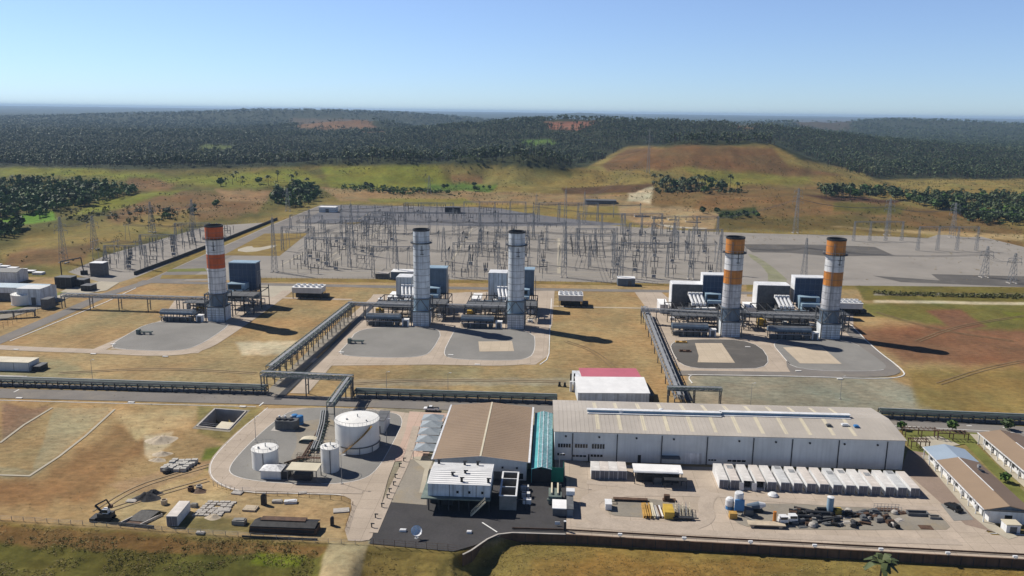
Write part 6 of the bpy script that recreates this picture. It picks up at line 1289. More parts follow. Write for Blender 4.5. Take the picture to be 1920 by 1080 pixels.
# retaining wall on the right, curving at the asphalt
WPT = [G2(868, 1041), G2(884, 1033), G2(898, 1023), G2(914, 1012), G2(934, 1003), G2(960, 1000), G2(1060, 1003), G2(1250, 1014), G2(1400, 1022), G2(1660, 1036), G2(1920, 1050), G2(2200, 1066)]
tw = wall_line("retaining_wall", "long dark brown retaining wall along the container yard's front edge", "wall", [(p[0], p[1] - .25) for p in WPT], .28, .3, 'brownwall', -2.6, True)
for a, b in ((0, 6), (6, 12)): pass
cap = wall_line("coping", None, None, [(p[0], p[1] - .25) for p in WPT[:7]], .40, .42, 'concrete', .285, True); cap.parent = tw
cap = wall_line("coping", None, None, [(p[0], p[1] - .25) for p in WPT[6:]], .34, .36, 'rust', .285, True); cap.parent = tw
m = MB()
for a, b in zip(WPT, WPT[1:]):
    d = math.hypot(a[0] - b[0], a[1] - b[1]); n = max(1, int(d / 2.6))
    for k in range(n): x, y = a[0] + (b[0] - a[0]) * k / n, a[1] + (b[1] - a[1]) * k / n - .25; m.rbox(x, y - .2, .14, .08, -2.6, .27, math.atan2(b[1] - a[1], b[0] - a[0]))
o = m.build("wall_joint", M['dark'], tw); o["kind"] = "stuff"
wall_line("concrete_fence", "pale fence rail set behind the brown retaining wall", "fence", [(WPT[i][0], WPT[i][1] + 1.6) for i in range(5, 12)], .75, .12, 'rust', .3, True)
for k, px in enumerate((1162, 1282, 1406, 1526, 1650, 1775, 1901)):
    p = G2(px, 1008 + (px - 1162) * .0566); t = thing("floodlight", "small white floodlight on the brown retaining wall, " + ORD[k] + " from the left", "floodlight", (p[0], p[1] - .3, .3), TH, "floodlights on the retaining wall"); MB().box(-.5, .5, -.25, .25, .5, .95).build("lamp_housing", M['white'], t); MB().bar((0, 0, .06), (0, 0, .5), .14).build("bracket", M['steel'], t); MB().box(-.3, .3, -.5, -.26, .45, .7).build("lamp_glass", M['kerb'], t)
# ---------------------------------------------------------------- concrete pit
t = thing("concrete_pit", "deep open concrete pit with a slab across its near corner", "pit", (0, 0, 0), 0); Pp = PIT
m = MB(); n = 4
for i in range(4):
    a, b = np.array(Pp[i]), np.array(Pp[(i + 1) % 4]); d = (b - a) / np.hypot(*(b - a)); nn = np.array([-d[1], d[0]]) * .45
    if pdist(np.array([(a + nn * 2)[0] + d[0] * 2]), np.array([(a + nn * 2)[1] + d[1] * 2]), Pp)[0] > 0: nn = -nn
    q = [tuple(a - d * .0), tuple(b + d * .0), tuple(b + nn + d * .3), tuple(a + nn - d * .3)]; m.prism(q, -5, .35)
m.build("wall", M['concrete'], t); c = [np.array(p) for p in Pp]
sl = [c[3] + (c[0] - c[3]) * .04, c[3] + (c[0] - c[3]) * .5, c[3] + (c[0] - c[3]) * .5 + (c[2] - c[3]) * .32, c[3] + (c[2] - c[3]) * .32]
sl = [c[3], c[3] + (c[0] - c[3]) * .42, c[3] + (c[0] - c[3]) * .42 + (c[2] - c[3]) * .34, c[3] + (c[2] - c[3]) * .34]
m = MB(); ce = sum(c) / 4
for i in range(4):
    a, b = c[i], c[(i + 1) % 4]; oa, ob = a + (a - ce) / np.hypot(*(a - ce)) * 2.0, b + (b - ce) / np.hypot(*(b - ce)) * 2.0; m.face([(*a, .12), (*b, .12), (*ob, .02), (*oa, .02)])
m.build("rim", GM['gravelbrown'], t)
MB().prism([tuple(p) for p in sl], .13, .3).build("cover_slab", M['roofsky'], t); MB().prism([tuple(p) for p in Pp], -5.2, -4.6).build("pit_floor", M['dark'], t)
for f in (.12, .2): a, b = c[0] + (c[1] - c[0]) * f, c[3] + (c[2] - c[3]) * f; b = a + (b - a) * .56; MB().bar((*a, .1), (*b, .1), .2).build("grating_bar", M['mid'], t)
# ---------------------------------------------------------------- laydown area on the left
def heap(name, label, x, y, rx, ry, h, m, seed, group=None, rz=0):
    p = G2(x, y); mb = MB(); n = 26; rr = random.Random(seed); ph = [rr.uniform(0, 6) for _ in range(5)]
    def rad(a): return 1 + .10 * math.sin(2 * a + ph[0]) + .07 * math.sin(3 * a + ph[1]) + .05 * math.sin(5 * a + ph[2])
    mb.v.append((0, 0, h)); rings = (.22, .42, .62, .8, .93, 1.0)
    for k, r in enumerate(rings):
        for i in range(n): a = 6.2832 * i / n; q = r * rad(a); mb.v.append((rx * q * math.cos(a), ry * q * math.sin(a), h * (math.cos(r * math.pi) * .5 + .5) * (1 + .13 * math.sin(4 * a + ph[3] + k)) if r < 1 else -.06))
    for i in range(n): mb.f.append((0, 1 + i, 1 + (i + 1) % n))
    for k in range(len(rings) - 1):
        for i in range(n): j = (i + 1) % n; mb.f.append((1 + k * n + i, 1 + (k + 1) * n + i, 1 + (k + 1) * n + j, 1 + k * n + j))
    o = mb.build(name, M[m], None, (p[0], p[1], hz(*p)), rz, True); tag(o, label, "heap", group); return o
heap("sand_heap", "pale sand heap alone on the brown field", 303, 826, 4.6, 3.8, 1.5, 'sand', 1); heap("sand_heap", "low sand heap just behind the stacked stone blocks", 304, 852, 3.2, 1.8, .9, 'sand', 2); heap("sand_heap", "low sand heap left of the stacked stone blocks", 296, 863, 2.6, 1.6, .8, 'sand', 12)
heap("gravel_heap", "larger dark gravel heap behind the steel-sided bay", 275, 934, 3.6, 2.8, 1.7, 'coal', 3); heap("gravel_heap", "smaller dark gravel heap beside the larger one", 288, 926, 2.4, 1.8, 1.3, 'coal', 4); heap("earth_heap", "small brown earth heap at the bend of the road", 372, 921, 2.6, 1.6, .9, 'rust', 5); heap("earth_heap", "small olive earth heap before the pale slabs", 400, 970, 2.4, 1.5, .8, 'sand', 6)
def blocks(x0, y0, nx, ny, w, d, h, label, group, seed, mt='block', gap=.18, skip=.06):
    rr = random.Random(seed); p = G2(x0, y0); t0 = None
    for j in range(ny):
        for i in range(nx):
            if rr.random() < skip: continue
            a = i * (w + gap) + rr.uniform(-.1, .1); b = j * (d + gap) + rr.uniform(-.1, .1) ; hh = h * rr.uniform(.8, 1.2); m = MB().rbox(0, 0, w * rr.uniform(.88, 1), d * rr.uniform(.88, 1), 0, hh, rr.uniform(-.05, .05))
            rz = math.radians(-12) if mt == 'block' else TH; c, s_ = math.cos(TH + .2), math.sin(TH + .2)
            tag(m.build("stone_block" if mt == 'block' else "concrete_slab", M[mt], None, (p[0] + a * c - b * s_ * .2 + b * .22, p[1] + b, 0), TH + .1), label, "block" if mt == 'block' else "slab", group)
blocks(307, 883, 4, 5, 1.7, 1.2, 1.0, "pale wrapped stone block stacked on the brown field", "wrapped stone blocks on the brown field", 5); blocks(366, 966, 5, 7, 1.35, .95, .35, "flat pale concrete slab laid out beside the white container", "flat slabs beside the white container", 8, 'concrete')
tag(MB().lathe([(.4, 0), (1.15, .15), (1.2, 1.0), (.7, 1.35), (.1, 1.4)], 16).build("dark_bundle", M['dark'], None, at(313, 886)), "dark rounded bundle in front of the stone blocks", "bundle")
for k, (x, y, c, l) in enumerate(((358, 920, 'rust', "rusty round drum by the bend of the road"), (374, 918, 'concrete', "pale concrete drum by the bend of the road"), (308, 945, 'sand', "small tan drum behind the white container"))): tag(MB().lathe([(.75, 0), (.8, .1), (.8, 1.2), (.6, 1.25), (.55, .9), (.05, .85)], 16).build("drum", M[c], None, at(x, y)), l, "drum")
container("white container standing alone in the lower left laydown area", at(313, 987), math.radians(0), 2.7, 8.0, rm[1], group=None)
# steel bay
A = at(222, 985); t = thing("steel_bay", "black steel-sided bay with sloping dark cover in the laydown area", "bay", A, math.radians(-9)); MB().box(0, 9.4, 0, .25, -.3, .8).build("front_panel", M['dark'], t); MB().bar((.1, .3, .3), (2.2, 6.5, .3), .3, .6).build("side_panel", M['concrete'], t); MB().bar((5.4, .3, .3), (7.6, 6.5, .3), .3, .6).build("side_panel", M['concrete'], t)
m = MB(); m.face([(.6, 2.4, .25), (5.7, 2.4, .25), (7, 6.2, 1.2), (2.2, 6.2, 1.2)]); m.face([(2.2, 6.2, 1.2), (7, 6.2, 1.2), (7.6, 8.4, .2), (2.8, 8.4, .2)]); m.build("cover_sheet", M['tarp'], t); MB().prism([(.4, .4), (5.3, .4), (5.8, 2.3), (.9, 2.3)], .02, .12).build("floor_plate", M['rust'], t)
# excavator
t = thing("excavator", "small dark excavator with white cab and raised folded arm", "excavator", at(178, 978), math.radians(-4))
for b in (0, 1.9): MB().prism([(0, .35), (.4, 0), (3.8, 0), (4.2, .35), (4.2, .7), (3.8, 1.0), (.4, 1.0), (0, .7)], 0, .55).build("track", M['black'], t).matrix_local = Matrix(((1, 0, 0, 0), (0, 0, 1, b), (0, 1, 0, 0), (0, 0, 0, 1)))
MB().box(.6, 4.0, .1, 2.3, 1.02, 2.0).build("upper_body", M['dark'], t); MB().box(1.9, 3.3, .3, 1.5, 2.02, 3.2).build("cab", M['white'], t); MB().box(1.95, 3.25, .22, .29, 2.3, 3.0).build("cab_window", M['glass'], t); MB().bar((1.2, 1.4, 1.9), (-.4, 1.4, 3.6), .4).bar((-.4, 1.4, 3.6), (2.6, 1.4, 5.3), .34).build("boom", M['dark'], t); MB().bar((2.6, 1.4, 5.3), (3.4, 1.4, 3.9), .26).build("arm", M['rust'], t); MB().prism([(3.0, 1), (3.9, 1), (3.9, 1.9), (3.0, 1.9)], 3.2, 3.9).build("bucket", M['rust'], t); MB().box(-1.2, .2, -.4, 2.6, .02, .9).build("blade", M['dark'], t)
# black covered long pile
A = G2(468, 999); B = G2(598, 1004); L_ = math.hypot(A[0] - B[0], A[1] - B[1]) * .96; t = thing("covered_stack", "long stack under black tarpaulin with brown end boards", "stack", (A[0], A[1], 0), math.atan2(B[1] - A[1], B[0] - A[0])); MB().box(0, L_, 0, 3.6, 0, 1.5).build("stacked_board", M['rust'], t)
m = MB(); m.face([(-.1, -.15, .5), (L_ * .97, -.15, .5), (L_ * .98, .1, 1.75), (.1, .1, 1.75)]); m.face([(.1, .1, 1.75), (L_ * .98, .1, 1.75), (L_ * .99, 2.6, 2.2), (.5, 2.6, 2.2)]); m.face([(.5, 2.6, 2.2), (L_ * .99, 2.6, 2.2), (L_, 4.6, 1.7), (.9, 4.6, 1.7)]); m.face([(-.1, -.15, .5), (.1, .1, 1.75), (.5, 2.6, 2.2), (.9, 4.6, 1.7), (.9, 4.6, 0), (-.1, -.15, 0)]); m.build("tarpaulin", M['tarp'], t); MB().box(L_ * .12, L_ * .8, 2.2, 4.1, 2.12, 2.4).build("loose_board", M['rust'], t)
MB().box(-1, L_ + 1, -2.3, -2.15, .0, .5).build("kerb_board", M['dark'], t)
for k, (x, y, w, d, h, c, l) in enumerate(((495, 946, 1.2, 1.0, 2.6, 'dark', "upright dark cabinet at the laydown plot's rear edge"), (449, 982, 3.2, 1.8, 1.1, 'conc_dark', "grey concrete block left of the tarpaulin stack"), (520, 942, 2.6, 1.2, .6, 'concrete', "left pale bag at the laydown plot's rear edge"), (545, 943, 3.2, 1.3, .7, 'white', "white bag stack at the laydown plot's rear edge"), (640, 958, 4, 2.2, .3, 'concrete', "pale slab at the laydown plot's right side"), (445, 925, 2.8, 1.8, .35, 'path_', "pale slab beside the tank yard road"), (470, 955, 3.4, 2.6, .5, 'sand', "tan board pile left of the dark cabinet"), (247, 940, 2.6, 1.6, .3, 'concrete', "pale slab left of the dark gravel heap"), (420, 958, 3.2, 1.8, .4, 'concrete', "grey slab pair right of the flat slabs"), (567, 925, 2.2, 1.3, .3, 'concrete', "small slab on the kerb of the tank yard road"), (364, 950, 1.8, 1.1, .8, 'conc_dark', "dark stone left of the flat slabs"), (376, 1000, 2.0, 1.0, .4, 'concrete', "broken slab near the bank at left"), (623, 985, .8, .8, 2.0, 'dark', "thin dark post box right of the tarpaulin stack"))):
    m = MB().rbox(0, 0, w, d, 0, h, 0); m.rbox(w * .1, d * .05, w * .6, d * .7, h + .003, h * 1.18, .1); m.rbox(-w * .25, -d * .1, w * .3, d * .5, h + .004, h * 1.1, -.2)
    tag(m.build("building_material", M.get(c, M['concrete']), None, at(x, y), .1 * (k % 5) - .2), l, "material")
# ---------------------------------------------------------------- satellite dish
p = G2(781, 1010); t = thing("satellite_dish", "white satellite dish with blue rim area tilted up on black asphalt", "dish", (p[0], p[1], .09), 0); t.scale = (.66, .66, .72)
m = MB(); n = 28; pr = [(r, .22 * r * r) for r in (.05, .5, 1, 1.5, 1.9)]; R3 = Matrix.Rotation(math.radians(38), 3, 'X') @ Matrix.Rotation(.2, 3, 'Y')
q = MB().lathe(pr, n, cap=False); q.v = [tuple(R3 @ Vector((v[0], v[1] , v[2])) + Vector((0, 0, 2.3))) for v in q.v]; o = q.build("reflector", M['white'], t, smooth=True)
q = MB().lathe([(1.9, .79), (1.98, .82), (1.9, .86)], n, cap=False); q.v = [tuple(R3 @ Vector(v) + Vector((0, 0, 2.3))) for v in q.v]; q.build("reflector_rim", M['bluepl'], o)
f = R3 @ Vector((0, 0, 1.7)) + Vector((0, 0, 2.3)); m = MB()
for a in range(3): e = R3 @ Vector((1.7 * math.cos(a * 2.1), 1.7 * math.sin(a * 2.1), .62)) + Vector((0, 0, 2.3)); m.bar(tuple(e), tuple(f), .07)
m.build("feed_arm", M['bluepl'], t); MB().cyl((0, 0, 0), (0, 0, 2.0), .18, 10).cyl((0, 0, 0), (0, 0, .15), .8, 14).build("pedestal", M['steel'], t)
tag(MB().box(0, 1.6, 0, .9, 0, .5).box(.1, 1.5, .1, .8, .503, .62).build("cable_box", M['white'], None, at(749, 998, .09), TH), "white cable box left of the satellite dish", "box"); tag(MB().box(0, 1.2, 0, .9, 0, .5).box(.1, 1.1, .1, .8, .503, .6).build("cable_box", M['white'], None, at(875, 1001, .09), TH), "white cable box right of the satellite dish", "box")
t = thing("grey_sign", "small white board standing at the yard gate", "board", at(1040, 987), TH); MB().box(0, 1.3, 0, .08, .5, 1.3).build("board", M['white'], t); MB().bar((.6, .15, 0), (.6, .15, 1.2), .08).build("post", M['steel'], t)
t = thing("gate_post", "dark gate post at the yard's lower left corner", "post", at(1057, 997), TH); MB().box(0, .5, 0, .5, 0, 2.6).build("post_body", M['dark'], t); MB().box(-.05, .55, -.05, .55, 2.603, 2.75).build("cap", M['white'], t)
for k, (x, y) in enumerate(((757, 866), (749, 876), (741, 897), (738, 911), (730, 924), (726, 935), (716, 952), (704, 972), (697, 990))):
    t = thing("bollard_light", "short dark bollard light, %s along the black asphalt's left edge" % ORD[k], "bollard", at(x, y), TH, "bollard lights along the asphalt edge"); MB().box(-.12, .12, -.12, .12, 0, 1.1).build("post", M['dark'], t); MB().box(-.2, .7, -.15, .15, 1.102, 1.3).build("lamp_head", M['dark'], t)
# ---------------------------------------------------------------- junk on the two gravel islands
def item(name, label, cat, x, y, mb, m, rz=TH, z=.13, group=None): o = mb.build(name, M[m] if isinstance(m, str) else m, None, at(x, y, z), rz); return tag(o, label, cat, group)
for k in range(6):
    b = MB(); w = .42; b.box(0, w, 0, 7.2, 0, .1).box(w * .4, w * .6, .02, 7.18, .102, .6).box(0, w, 0, 7.2, .602, .7)
    item("steel_beam", "long yellow steel beam, %s from the left in the beam stack" % ORD[k], "beam", 1206 + k * 4.2, 972, b, 'beam' if k < 4 else 'roofsky', TH + .02 * (k % 3 - 1), .13 + .25 * (k % 2), "steel beams on the small gravel island")
for k in range(4): item("pale_beam", "pale narrow girder, %s from the left beside the yellow box" % ORD[k], "beam", 1231 + k * 3.4, 972, MB().box(0, .3, 0, 6, 0, .5).box(-.1, .4, 0, 6, .502, .6), ('white', 'concrete', 'rust', 'white')[k], TH + .05, .13, "pale girders on the small gravel island")
item("yellow_crate", "large yellow steel crate on the small gravel island", "crate", 1246, 974, MB().box(0, 2.4, 0, 4.6, .1, 1.9).box(.2, .5, .2, 4.4, 0, .097).box(1.9, 2.2, .2, 4.4, 0, .097).box(-.04, 2.44, -.04, 4.64, 1.903, 2.0), 'yellow'); item("white_cabinet", "white cabinet at the left end of the small gravel island", "cabinet", 1135, 957, MB().box(0, 1.6, 0, 2.8, .15, 1.7).box(-.1, 1.7, -.1, 2.9, 1.703, 1.8).box(.1, 1.5, .1, 2.7, 0, .147), 'white')
t = thing("square_stand", "empty dark square frame beside the white cabinet", "frame", at(1146, 946, .13), TH); MB().box(0, 1.6, 0, .15, 0, .2).box(0, 1.6, 1.5, 1.65, 0, .2).box(0, .15, .16, 1.49, 0, .2).box(1.45, 1.6, .16, 1.49, 0, .2).build("frame_bar", M['dark'], t)
t = thing("pipe_rack_stand", "low dark rack of planks at the back of the small gravel island", "rack", at(1150, 940, .13), TH); MB().box(0, 9, 0, 1.2, .5, .7).build("plank", M['rust'], t); MB().box(.3, .5, 0, 1.2, 0, .49).box(8.4, 8.6, 0, 1.2, 0, .49).build("support", M['dark'], t)
item("dark_motor", "dark motor on the back kerb behind the yellow crate", "motor", 1243, 941, MB().box(0, 3.4, 0, 1.3, 0, .5).box(.3, 1.8, .2, 1.2, .503, 1.7), 'rust')
t = thing("scaffold_rack", "pale tangle of scaffold frames right of the yellow crate", "scaffold", at(1267, 968, .13), TH); rr = random.Random(3)
for k in range(5):
    m = MB(); a = k * .9
    for z in (.1, .9, 1.7): m.bar((a, 0, z), (a + .4, 4.5, z), .08)
    for b in (0, 1.5, 3, 4.5): m.bar((a + b * .09, b, 0), (a + b * .09, b, 1.9), .08)
    m.build("scaffold_frame", M['steel' if k % 2 else 'roofsky'], t)
item("flat_trailer", "low dark flat trailer at the front right of the small island", "trailer", 1262, 976, MB().box(0, 5, 0, 1.2, .5, .8).box(.3, 1, -.1, 1.3, 0, .48).box(3.6, 4.3, -.1, 1.3, 0, .48).box(5.02, 6.4, .3, .8, .5, .62), 'dark')
# large island: mixer, tanks, trucks, beams, scrap
t = thing("silo_machine", "tall white and blue machine at the left of the large gravel island", "machine", at(1376, 968, .13), TH)
MB().lathe([(.3, 1.8), (1.15, 3.0), (1.15, 5.4), (1.0, 5.7), (.1, 5.8)], 18, 1.4, 2).build("silo", M['white'], t); MB().box(.2, 2.6, .6, 1.0, 1.2, 4.2).build("blue_panel", M['bluepl'], t)
for a in (.4, 2.4):
    for b in (1, 3): MB().bar((a, b, 0), (a, b, 3), .18).build("leg", M['bluegrey'], t)
MB().box(2.9, 4.8, 0, 2.4, .2, 1.8).build("drive_unit", M['mid'], t); MB().bar((2, .4, .3), (4.6, -2.6, .2), .4).build("chute", M['conc_dark'], t)
t = thing("water_tank", "rounded white water tank with blue base at the large island's left end", "tank", at(1369, 958, .13), TH); MB().lathe([(.9, .9), (1.1, 1.1), (1.1, 2.6), (.8, 3.1), (.1, 3.3)], 18, 0, 1.2).build("tank_shell", M['white'], t); MB().lathe([(1.0, 0), (1.0, .88)], 14, 0, 1.2).build("tank_base", M['bluepl'], t)
item("wooden_crate", "brown wooden crate below the rounded white water tank", "crate", 1368, 974, MB().box(0, 1.9, 0, 1.6, .1, 1.6).box(.2, .5, 0, 1.6, 0, .097).box(1.4, 1.7, 0, 1.6, 0, .097), 'beam')
t = thing("blue_mixer", "low blue and white mixer right of the tall machine", "mixer", at(1402, 962, .13), TH); MB().cyl((0, 1.2, 1.2), (3, 1.2, 1.7), .7, 12, 1.0).build("drum_body", M['bluegrey'], t); MB().cyl((3.02, 1.2, 1.7), (4.6, 1.2, 1.9), 1.0, 12, .5).build("drum_cone", M['white'], t); MB().box(0, 4, .3, 2, .2, .6).build("chassis", M['dark'], t)
item("flatbed_deck", "long beige flatbed deck at the front of the large island", "deck", 1404, 990, MB().box(0, 9.0, 0, 2.2, .7, .95).box(.5, 1.3, .1, 2.1, 0, .68).box(7.4, 8.2, .1, 2.1, 0, .68), 'sand')
t = thing("orange_post_drill", "upright orange cylinder on a dark base", "drill", at(1449, 984, .13), TH); MB().cyl((.4, .4, .5), (.4, .4, 3.4), .42, 14).build("cylinder", M['amber'], t); MB().box(-.3, 1.4, 0, 1.2, 0, .48).build("base", M['dark'], t)
for k, (x, y, l) in enumerate(((1462, 986, "left white truck cab among the scrap on the large island"), (1480, 984, "right white truck cab among the scrap on the large island"))):
    t = thing("truck_cab", l, "truck cab", at(x, y, .13), TH + .1, "white truck cabs on the gravel island"); MB().box(0, 2.1, 0, 1.8, .5, 1.6).build("body", M['white'], t); MB().box(.1, 2.0, .1, 1.7, 1.602, 2.3).build("cab_top", M['white'], t); MB().box(.2, 1.9, .03, .095, 1.62, 2.2).build("windscreen", M['glass'], t)
    for a in (.3, 1.7):
        MB().cyl((a, -.02, .45), (a, .3, .45), .45, 12).build("wheel", M['black'], t)
t = thing("standing_tank", "upright light blue cylinder tank behind the scrap", "tank", at(1555, 962, .13), 0); MB().lathe([(.85, .02), (.85, 4.4)], 20, 0, 0, cap=False).build("tank_shell", M['bluelt'], t, smooth=True); MB().lathe([(.88, 4.38), (.88, 4.5), (.1, 4.7)], 20).build("tank_lid", M['white'], t); MB().lathe([(.95, 0), (.95, .25), (.87, .27)], 20, cap=False).build("tank_foot", M['bluegrey'], t)
item("yellow_loader_part", "yellow machine part beside the upright blue tank", "machine part", 1566, 966, MB().box(0, 2.2, 0, 1.6, .1, 1.0).box(.4, 1.6, .2, 1.3, 1.003, 1.6).cyl((.3, -.1, .4), (.3, 1.7, .4), .38, 10), 'yellow')
t = thing("mesh_cage", "grey mesh cage at the rear right of the scrap rows", "cage", at(1643, 960, .13), TH); m = MB()
for k in range(8):
    for b in (0, 1.8): m.bar((k * .9, b, 0), (k * .9, b, 1.5), .07)
for z in (.1, .8, 1.5):
    for b in (0, 1.8): m.bar((0, b, z), (6.3, b, z), .07)
m.build("cage_bar", M['steel'], t); MB().box(.2, 6, .2, 1.6, 0, .5).build("floor_pallet", M['rust'], t)
item("steel_trough", "long dark steel trough at the right end of the large island", "trough", 1703, 968, MB().box(0, 5.2, 0, .2, 0, .9).box(0, 5.2, 1.6, 1.8, 0, .9).box(0, .2, .21, 1.59, 0, .9).box(5, 5.2, .21, 1.59, 0, .9).box(.21, 4.99, .21, 1.59, 0, .1), 'mid'); item("concrete_trough", "pale concrete trough right of the dark steel trough", "trough", 1744, 974, MB().box(0, 2.8, 0, .2, 0, .7).box(0, 2.8, 1.2, 1.4, 0, .7).box(0, .2, .21, 1.19, 0, .7).box(2.6, 2.8, .21, 1.19, 0, .7), 'conc_dark'); item("framed_panel", "flat brown panel with pale rim lying at the large island's front", "panel", 1727, 993, MB().box(0, 3.2, 0, 2.2, 0, .12).box(.2, 3, .2, 2, .123, .16), 'rust')
SC = [("scrap_beam", "dark steel beam lying in the scrap rows"), ("scrap_block", "dark machine block lying in the scrap rows"), ("scrap_drum", "dark drum lying in the scrap rows"), ("scrap_plate", "grey plate lying in the scrap rows"), ("scrap_casting", "pale rounded casting lying in the scrap rows")]
rr = random.Random(12)
for k in range(84):
    x = rr.uniform(1486, 1694) if k > 20 else rr.uniform(1488, 1560); f = rr.random(); y = 955 + f * 34 - max(0, 1510 - x) * .1
    if x > 1660 and y < 962: y += 10
    j = rr.choice((0, 0, 1, 1, 2, 2, 3, 4, 4)); m = MB(); c = rr.choice(('dark', 'rust', 'mid', 'mid', 'black', 'conc_dark'))
    if j == 0: l = rr.uniform(2.5, 5.5); m.box(-l / 2, l / 2, -.3, .3, 0, .12).box(-l / 2, l / 2, -.08, .08, .122, .5).box(-l / 2, l / 2, -.3, .3, .502, .6)
    elif j == 1: s_ = rr.uniform(.7, 1.3); m.box(-s_, s_, -.6 * s_, .6 * s_, 0, .9 * s_).box(-.5 * s_, .6 * s_, -.4 * s_, .4 * s_, .9 * s_ + .003, 1.35 * s_).cyl((s_, 0, .5 * s_), (s_ * 1.5, 0, .5 * s_), .3 * s_, 10)
    elif j == 2: s_ = rr.uniform(.5, .9); m.cyl((-s_, 0, s_ * .7), (s_, 0, s_ * .7), s_ * .7, 14).cyl((-s_ * 1.15, 0, s_ * .7), (-s_ * 1.0, 0, s_ * .7), s_ * .8, 14)
    elif j == 3: m.box(-1.2, 1.2, -.8, .8, 0, .15).box(-.8, 1.0, -.5, .6, .153, .3); c = rr.choice(('mid', 'concrete', 'rust'))
    else: s_ = rr.uniform(.5, .9); m.lathe([(s_, 0), (s_ * 1.1, s_ * .5), (s_ * .8, s_ * 1.1), (s_ * .2, s_ * 1.3)], 14); c = rr.choice(('conc_dark', 'concrete', 'dark', 'dark'))
    if c in ('conc_dark', 'concrete'): col_ = "pale"
    o = item(SC[j][0], {'dark': "blackened", 'rust': "rusty brown", 'mid': "grey", 'black': "black", 'concrete': "pale", 'conc_dark': "dull grey"}[c] + " " + SC[j][1].split(" ", 1)[1].replace("rounded ", "rounded "), "scrap", x, y, m, c, rr.uniform(-.5, .5) + (1.57 if rr.random() < .25 else 0), .13, "scrap in rows on the large gravel island")
for k in range(3): item("pipe_stack", "long dark pipe stack, %s from the left at the scrap rows' start" % ORD[k], "pipes", 1490 + k * 20, 976 - k * 7, MB().cyl((0, 0, .4), (6.5, 0, .4), .4, 10).cyl((0, .9, .4), (6.5, .9, .4), .4, 10).cyl((.3, .45, 1.1), (6.2, .45, 1.1), .4, 10), 'dark', TH, .13, "pipe stacks on the large island")
item("white_bundle", "white covered bundle lying in front of the container row", "bundle", 1449, 930, MB().lathe([(1.3, 0), (1.4, .4), (.9, .9), (.1, 1.05)], 16), 'white')
# ---------------------------------------------------------------- left edge: halls, bins, trailers
def bluehall(label, x0, x1, yb, h, d, rm_, name="equipment_hall", slope=1.4):
    wd = wpx(max(x0, -200), x1, yb); t = thing(name, label, "hall", at(x0, yb), TH, "blue-grey halls at the left edge"); MB().box(0, wd, 0, d, 0, h).build("wall", M['stackw2' if rm_ != 'bluegrey' else 'bluegrey'], t); m = MB(); m.gable(0, wd, 0, d, h + .01, h + slope, 'x', .16, .2); m.build("roof", M[rm_], t); m = MB()
    for e in (0, wd): m.face([(e, 0, h), (e, d, h), (e, d / 2, h + slope)][::1 if e else -1])
    m.build("gable_wall", M['stackw2'], t); MB().box(wd * .3, wd * .55, -.06, -.012, 0, h * .6).build("roller_door", M['mid'], t)
bluehall("long blue-grey hall cut by the left edge of the photo", -60, 98, 562, 7, 9, 'bluelt'); shed("pump_house", "flat blue-grey block house in front of the long hall at left", "building", 34, 80, 572, 8.5, 9, M["stackw2"], M["wall"], door=(.6, .8, .5)); tank("dome_tank", "white dome-topped tank beside the blue-grey block house", 34, 574, 6, 5.2); bluehall("low dark hall in the far left corner", -60, 40, 528, 6, 10, 'mid')
for k, (x0, x1, yb, h, l) in enumerate(((104, 136, 540, 6, "left dark bin unit beyond the blue hall"), (136, 160, 538, 4, "right dark bin unit beyond the blue hall"), (152, 172, 546, 3, "low dark trailer near the road corner"), (170, 196, 518, 8, "dark transformer with pale top at the near end of the left strip"), (78, 92, 580, 5, "small grey pump box beside the white-roofed blue hall"))): shed("equipment_bin", l, "bin", x0, x1, yb, h, 6, M['dark' if k < 3 else 'mid'], M['mid' if k != 3 else 'roofwhite'], "dark units beyond the blue halls", seams=3)
t = thing("portal", "dark portal frame standing by the left gravel strip", "frame", at(116, 518), .5); MB().bar((0, 0, 0), (0, 0, 9), .6).bar((0, 0, 9), (11, 0, 10.5), .6).bar((11, 0, 10.5), (12, 0, 0), .6).build("frame_beam", M['dark'], t); MB().box(10, 14, -.5, 1.5, .01, 2.5).build("base_box", M['dark'], t)
for k in range(6): p = at(-20 + k * 16, 500 + k * 3); t = thing("roof_strip", "pale stacked sheet, %s from the left beside the far left hall" % ORD[k], "sheets", p, TH, "pale stacked sheets at the far left"); MB().box(0, 6, 0, 4, 0, 1.2).build("sheet_stack", M['white' if k % 2 else 'mid'], t); MB().box(0, 6, 0, 4, 1.203, 1.35).build("top_sheet", M['roofwhite'], t)
low = truss_bridge("pipe_bridge", "low dark pipe bridge at the left edge beside the blue halls", B_(-60, 590, 3), B_(66, 582, 3), 2.2, 2.6, 9, M['mid'], legs=3, deep=1)
ribbon("service_yard", [(-80, 620), (60, 578), (120, 556)], 9, 'gravelbrown', .05, 0); ribbon("grass_strip", [(-80, 612), (40, 576), (120, 548)], 4, 'grassg', .07, 0); sheet("concrete_apron", [(90, 560), (128, 540), (190, 528), (224, 530), (200, 545), (130, 556)], 'path', .06)
shed("site_office", "pale site office trailer at the left edge above the road", "trailer", -30, 60, 694, 3.4, 6.5, M['wall'], M['roofsky'], seams=3); shed("site_trailer", "low dark trailer beside the pale site office", "trailer", 62, 76, 696, 1.8, 5, M['dark'], M['mid']); struct(MB().rbox(*G2(18, 707), 12, 3.4, 0, .12, TH).build("paving_slab", M['concrete']))
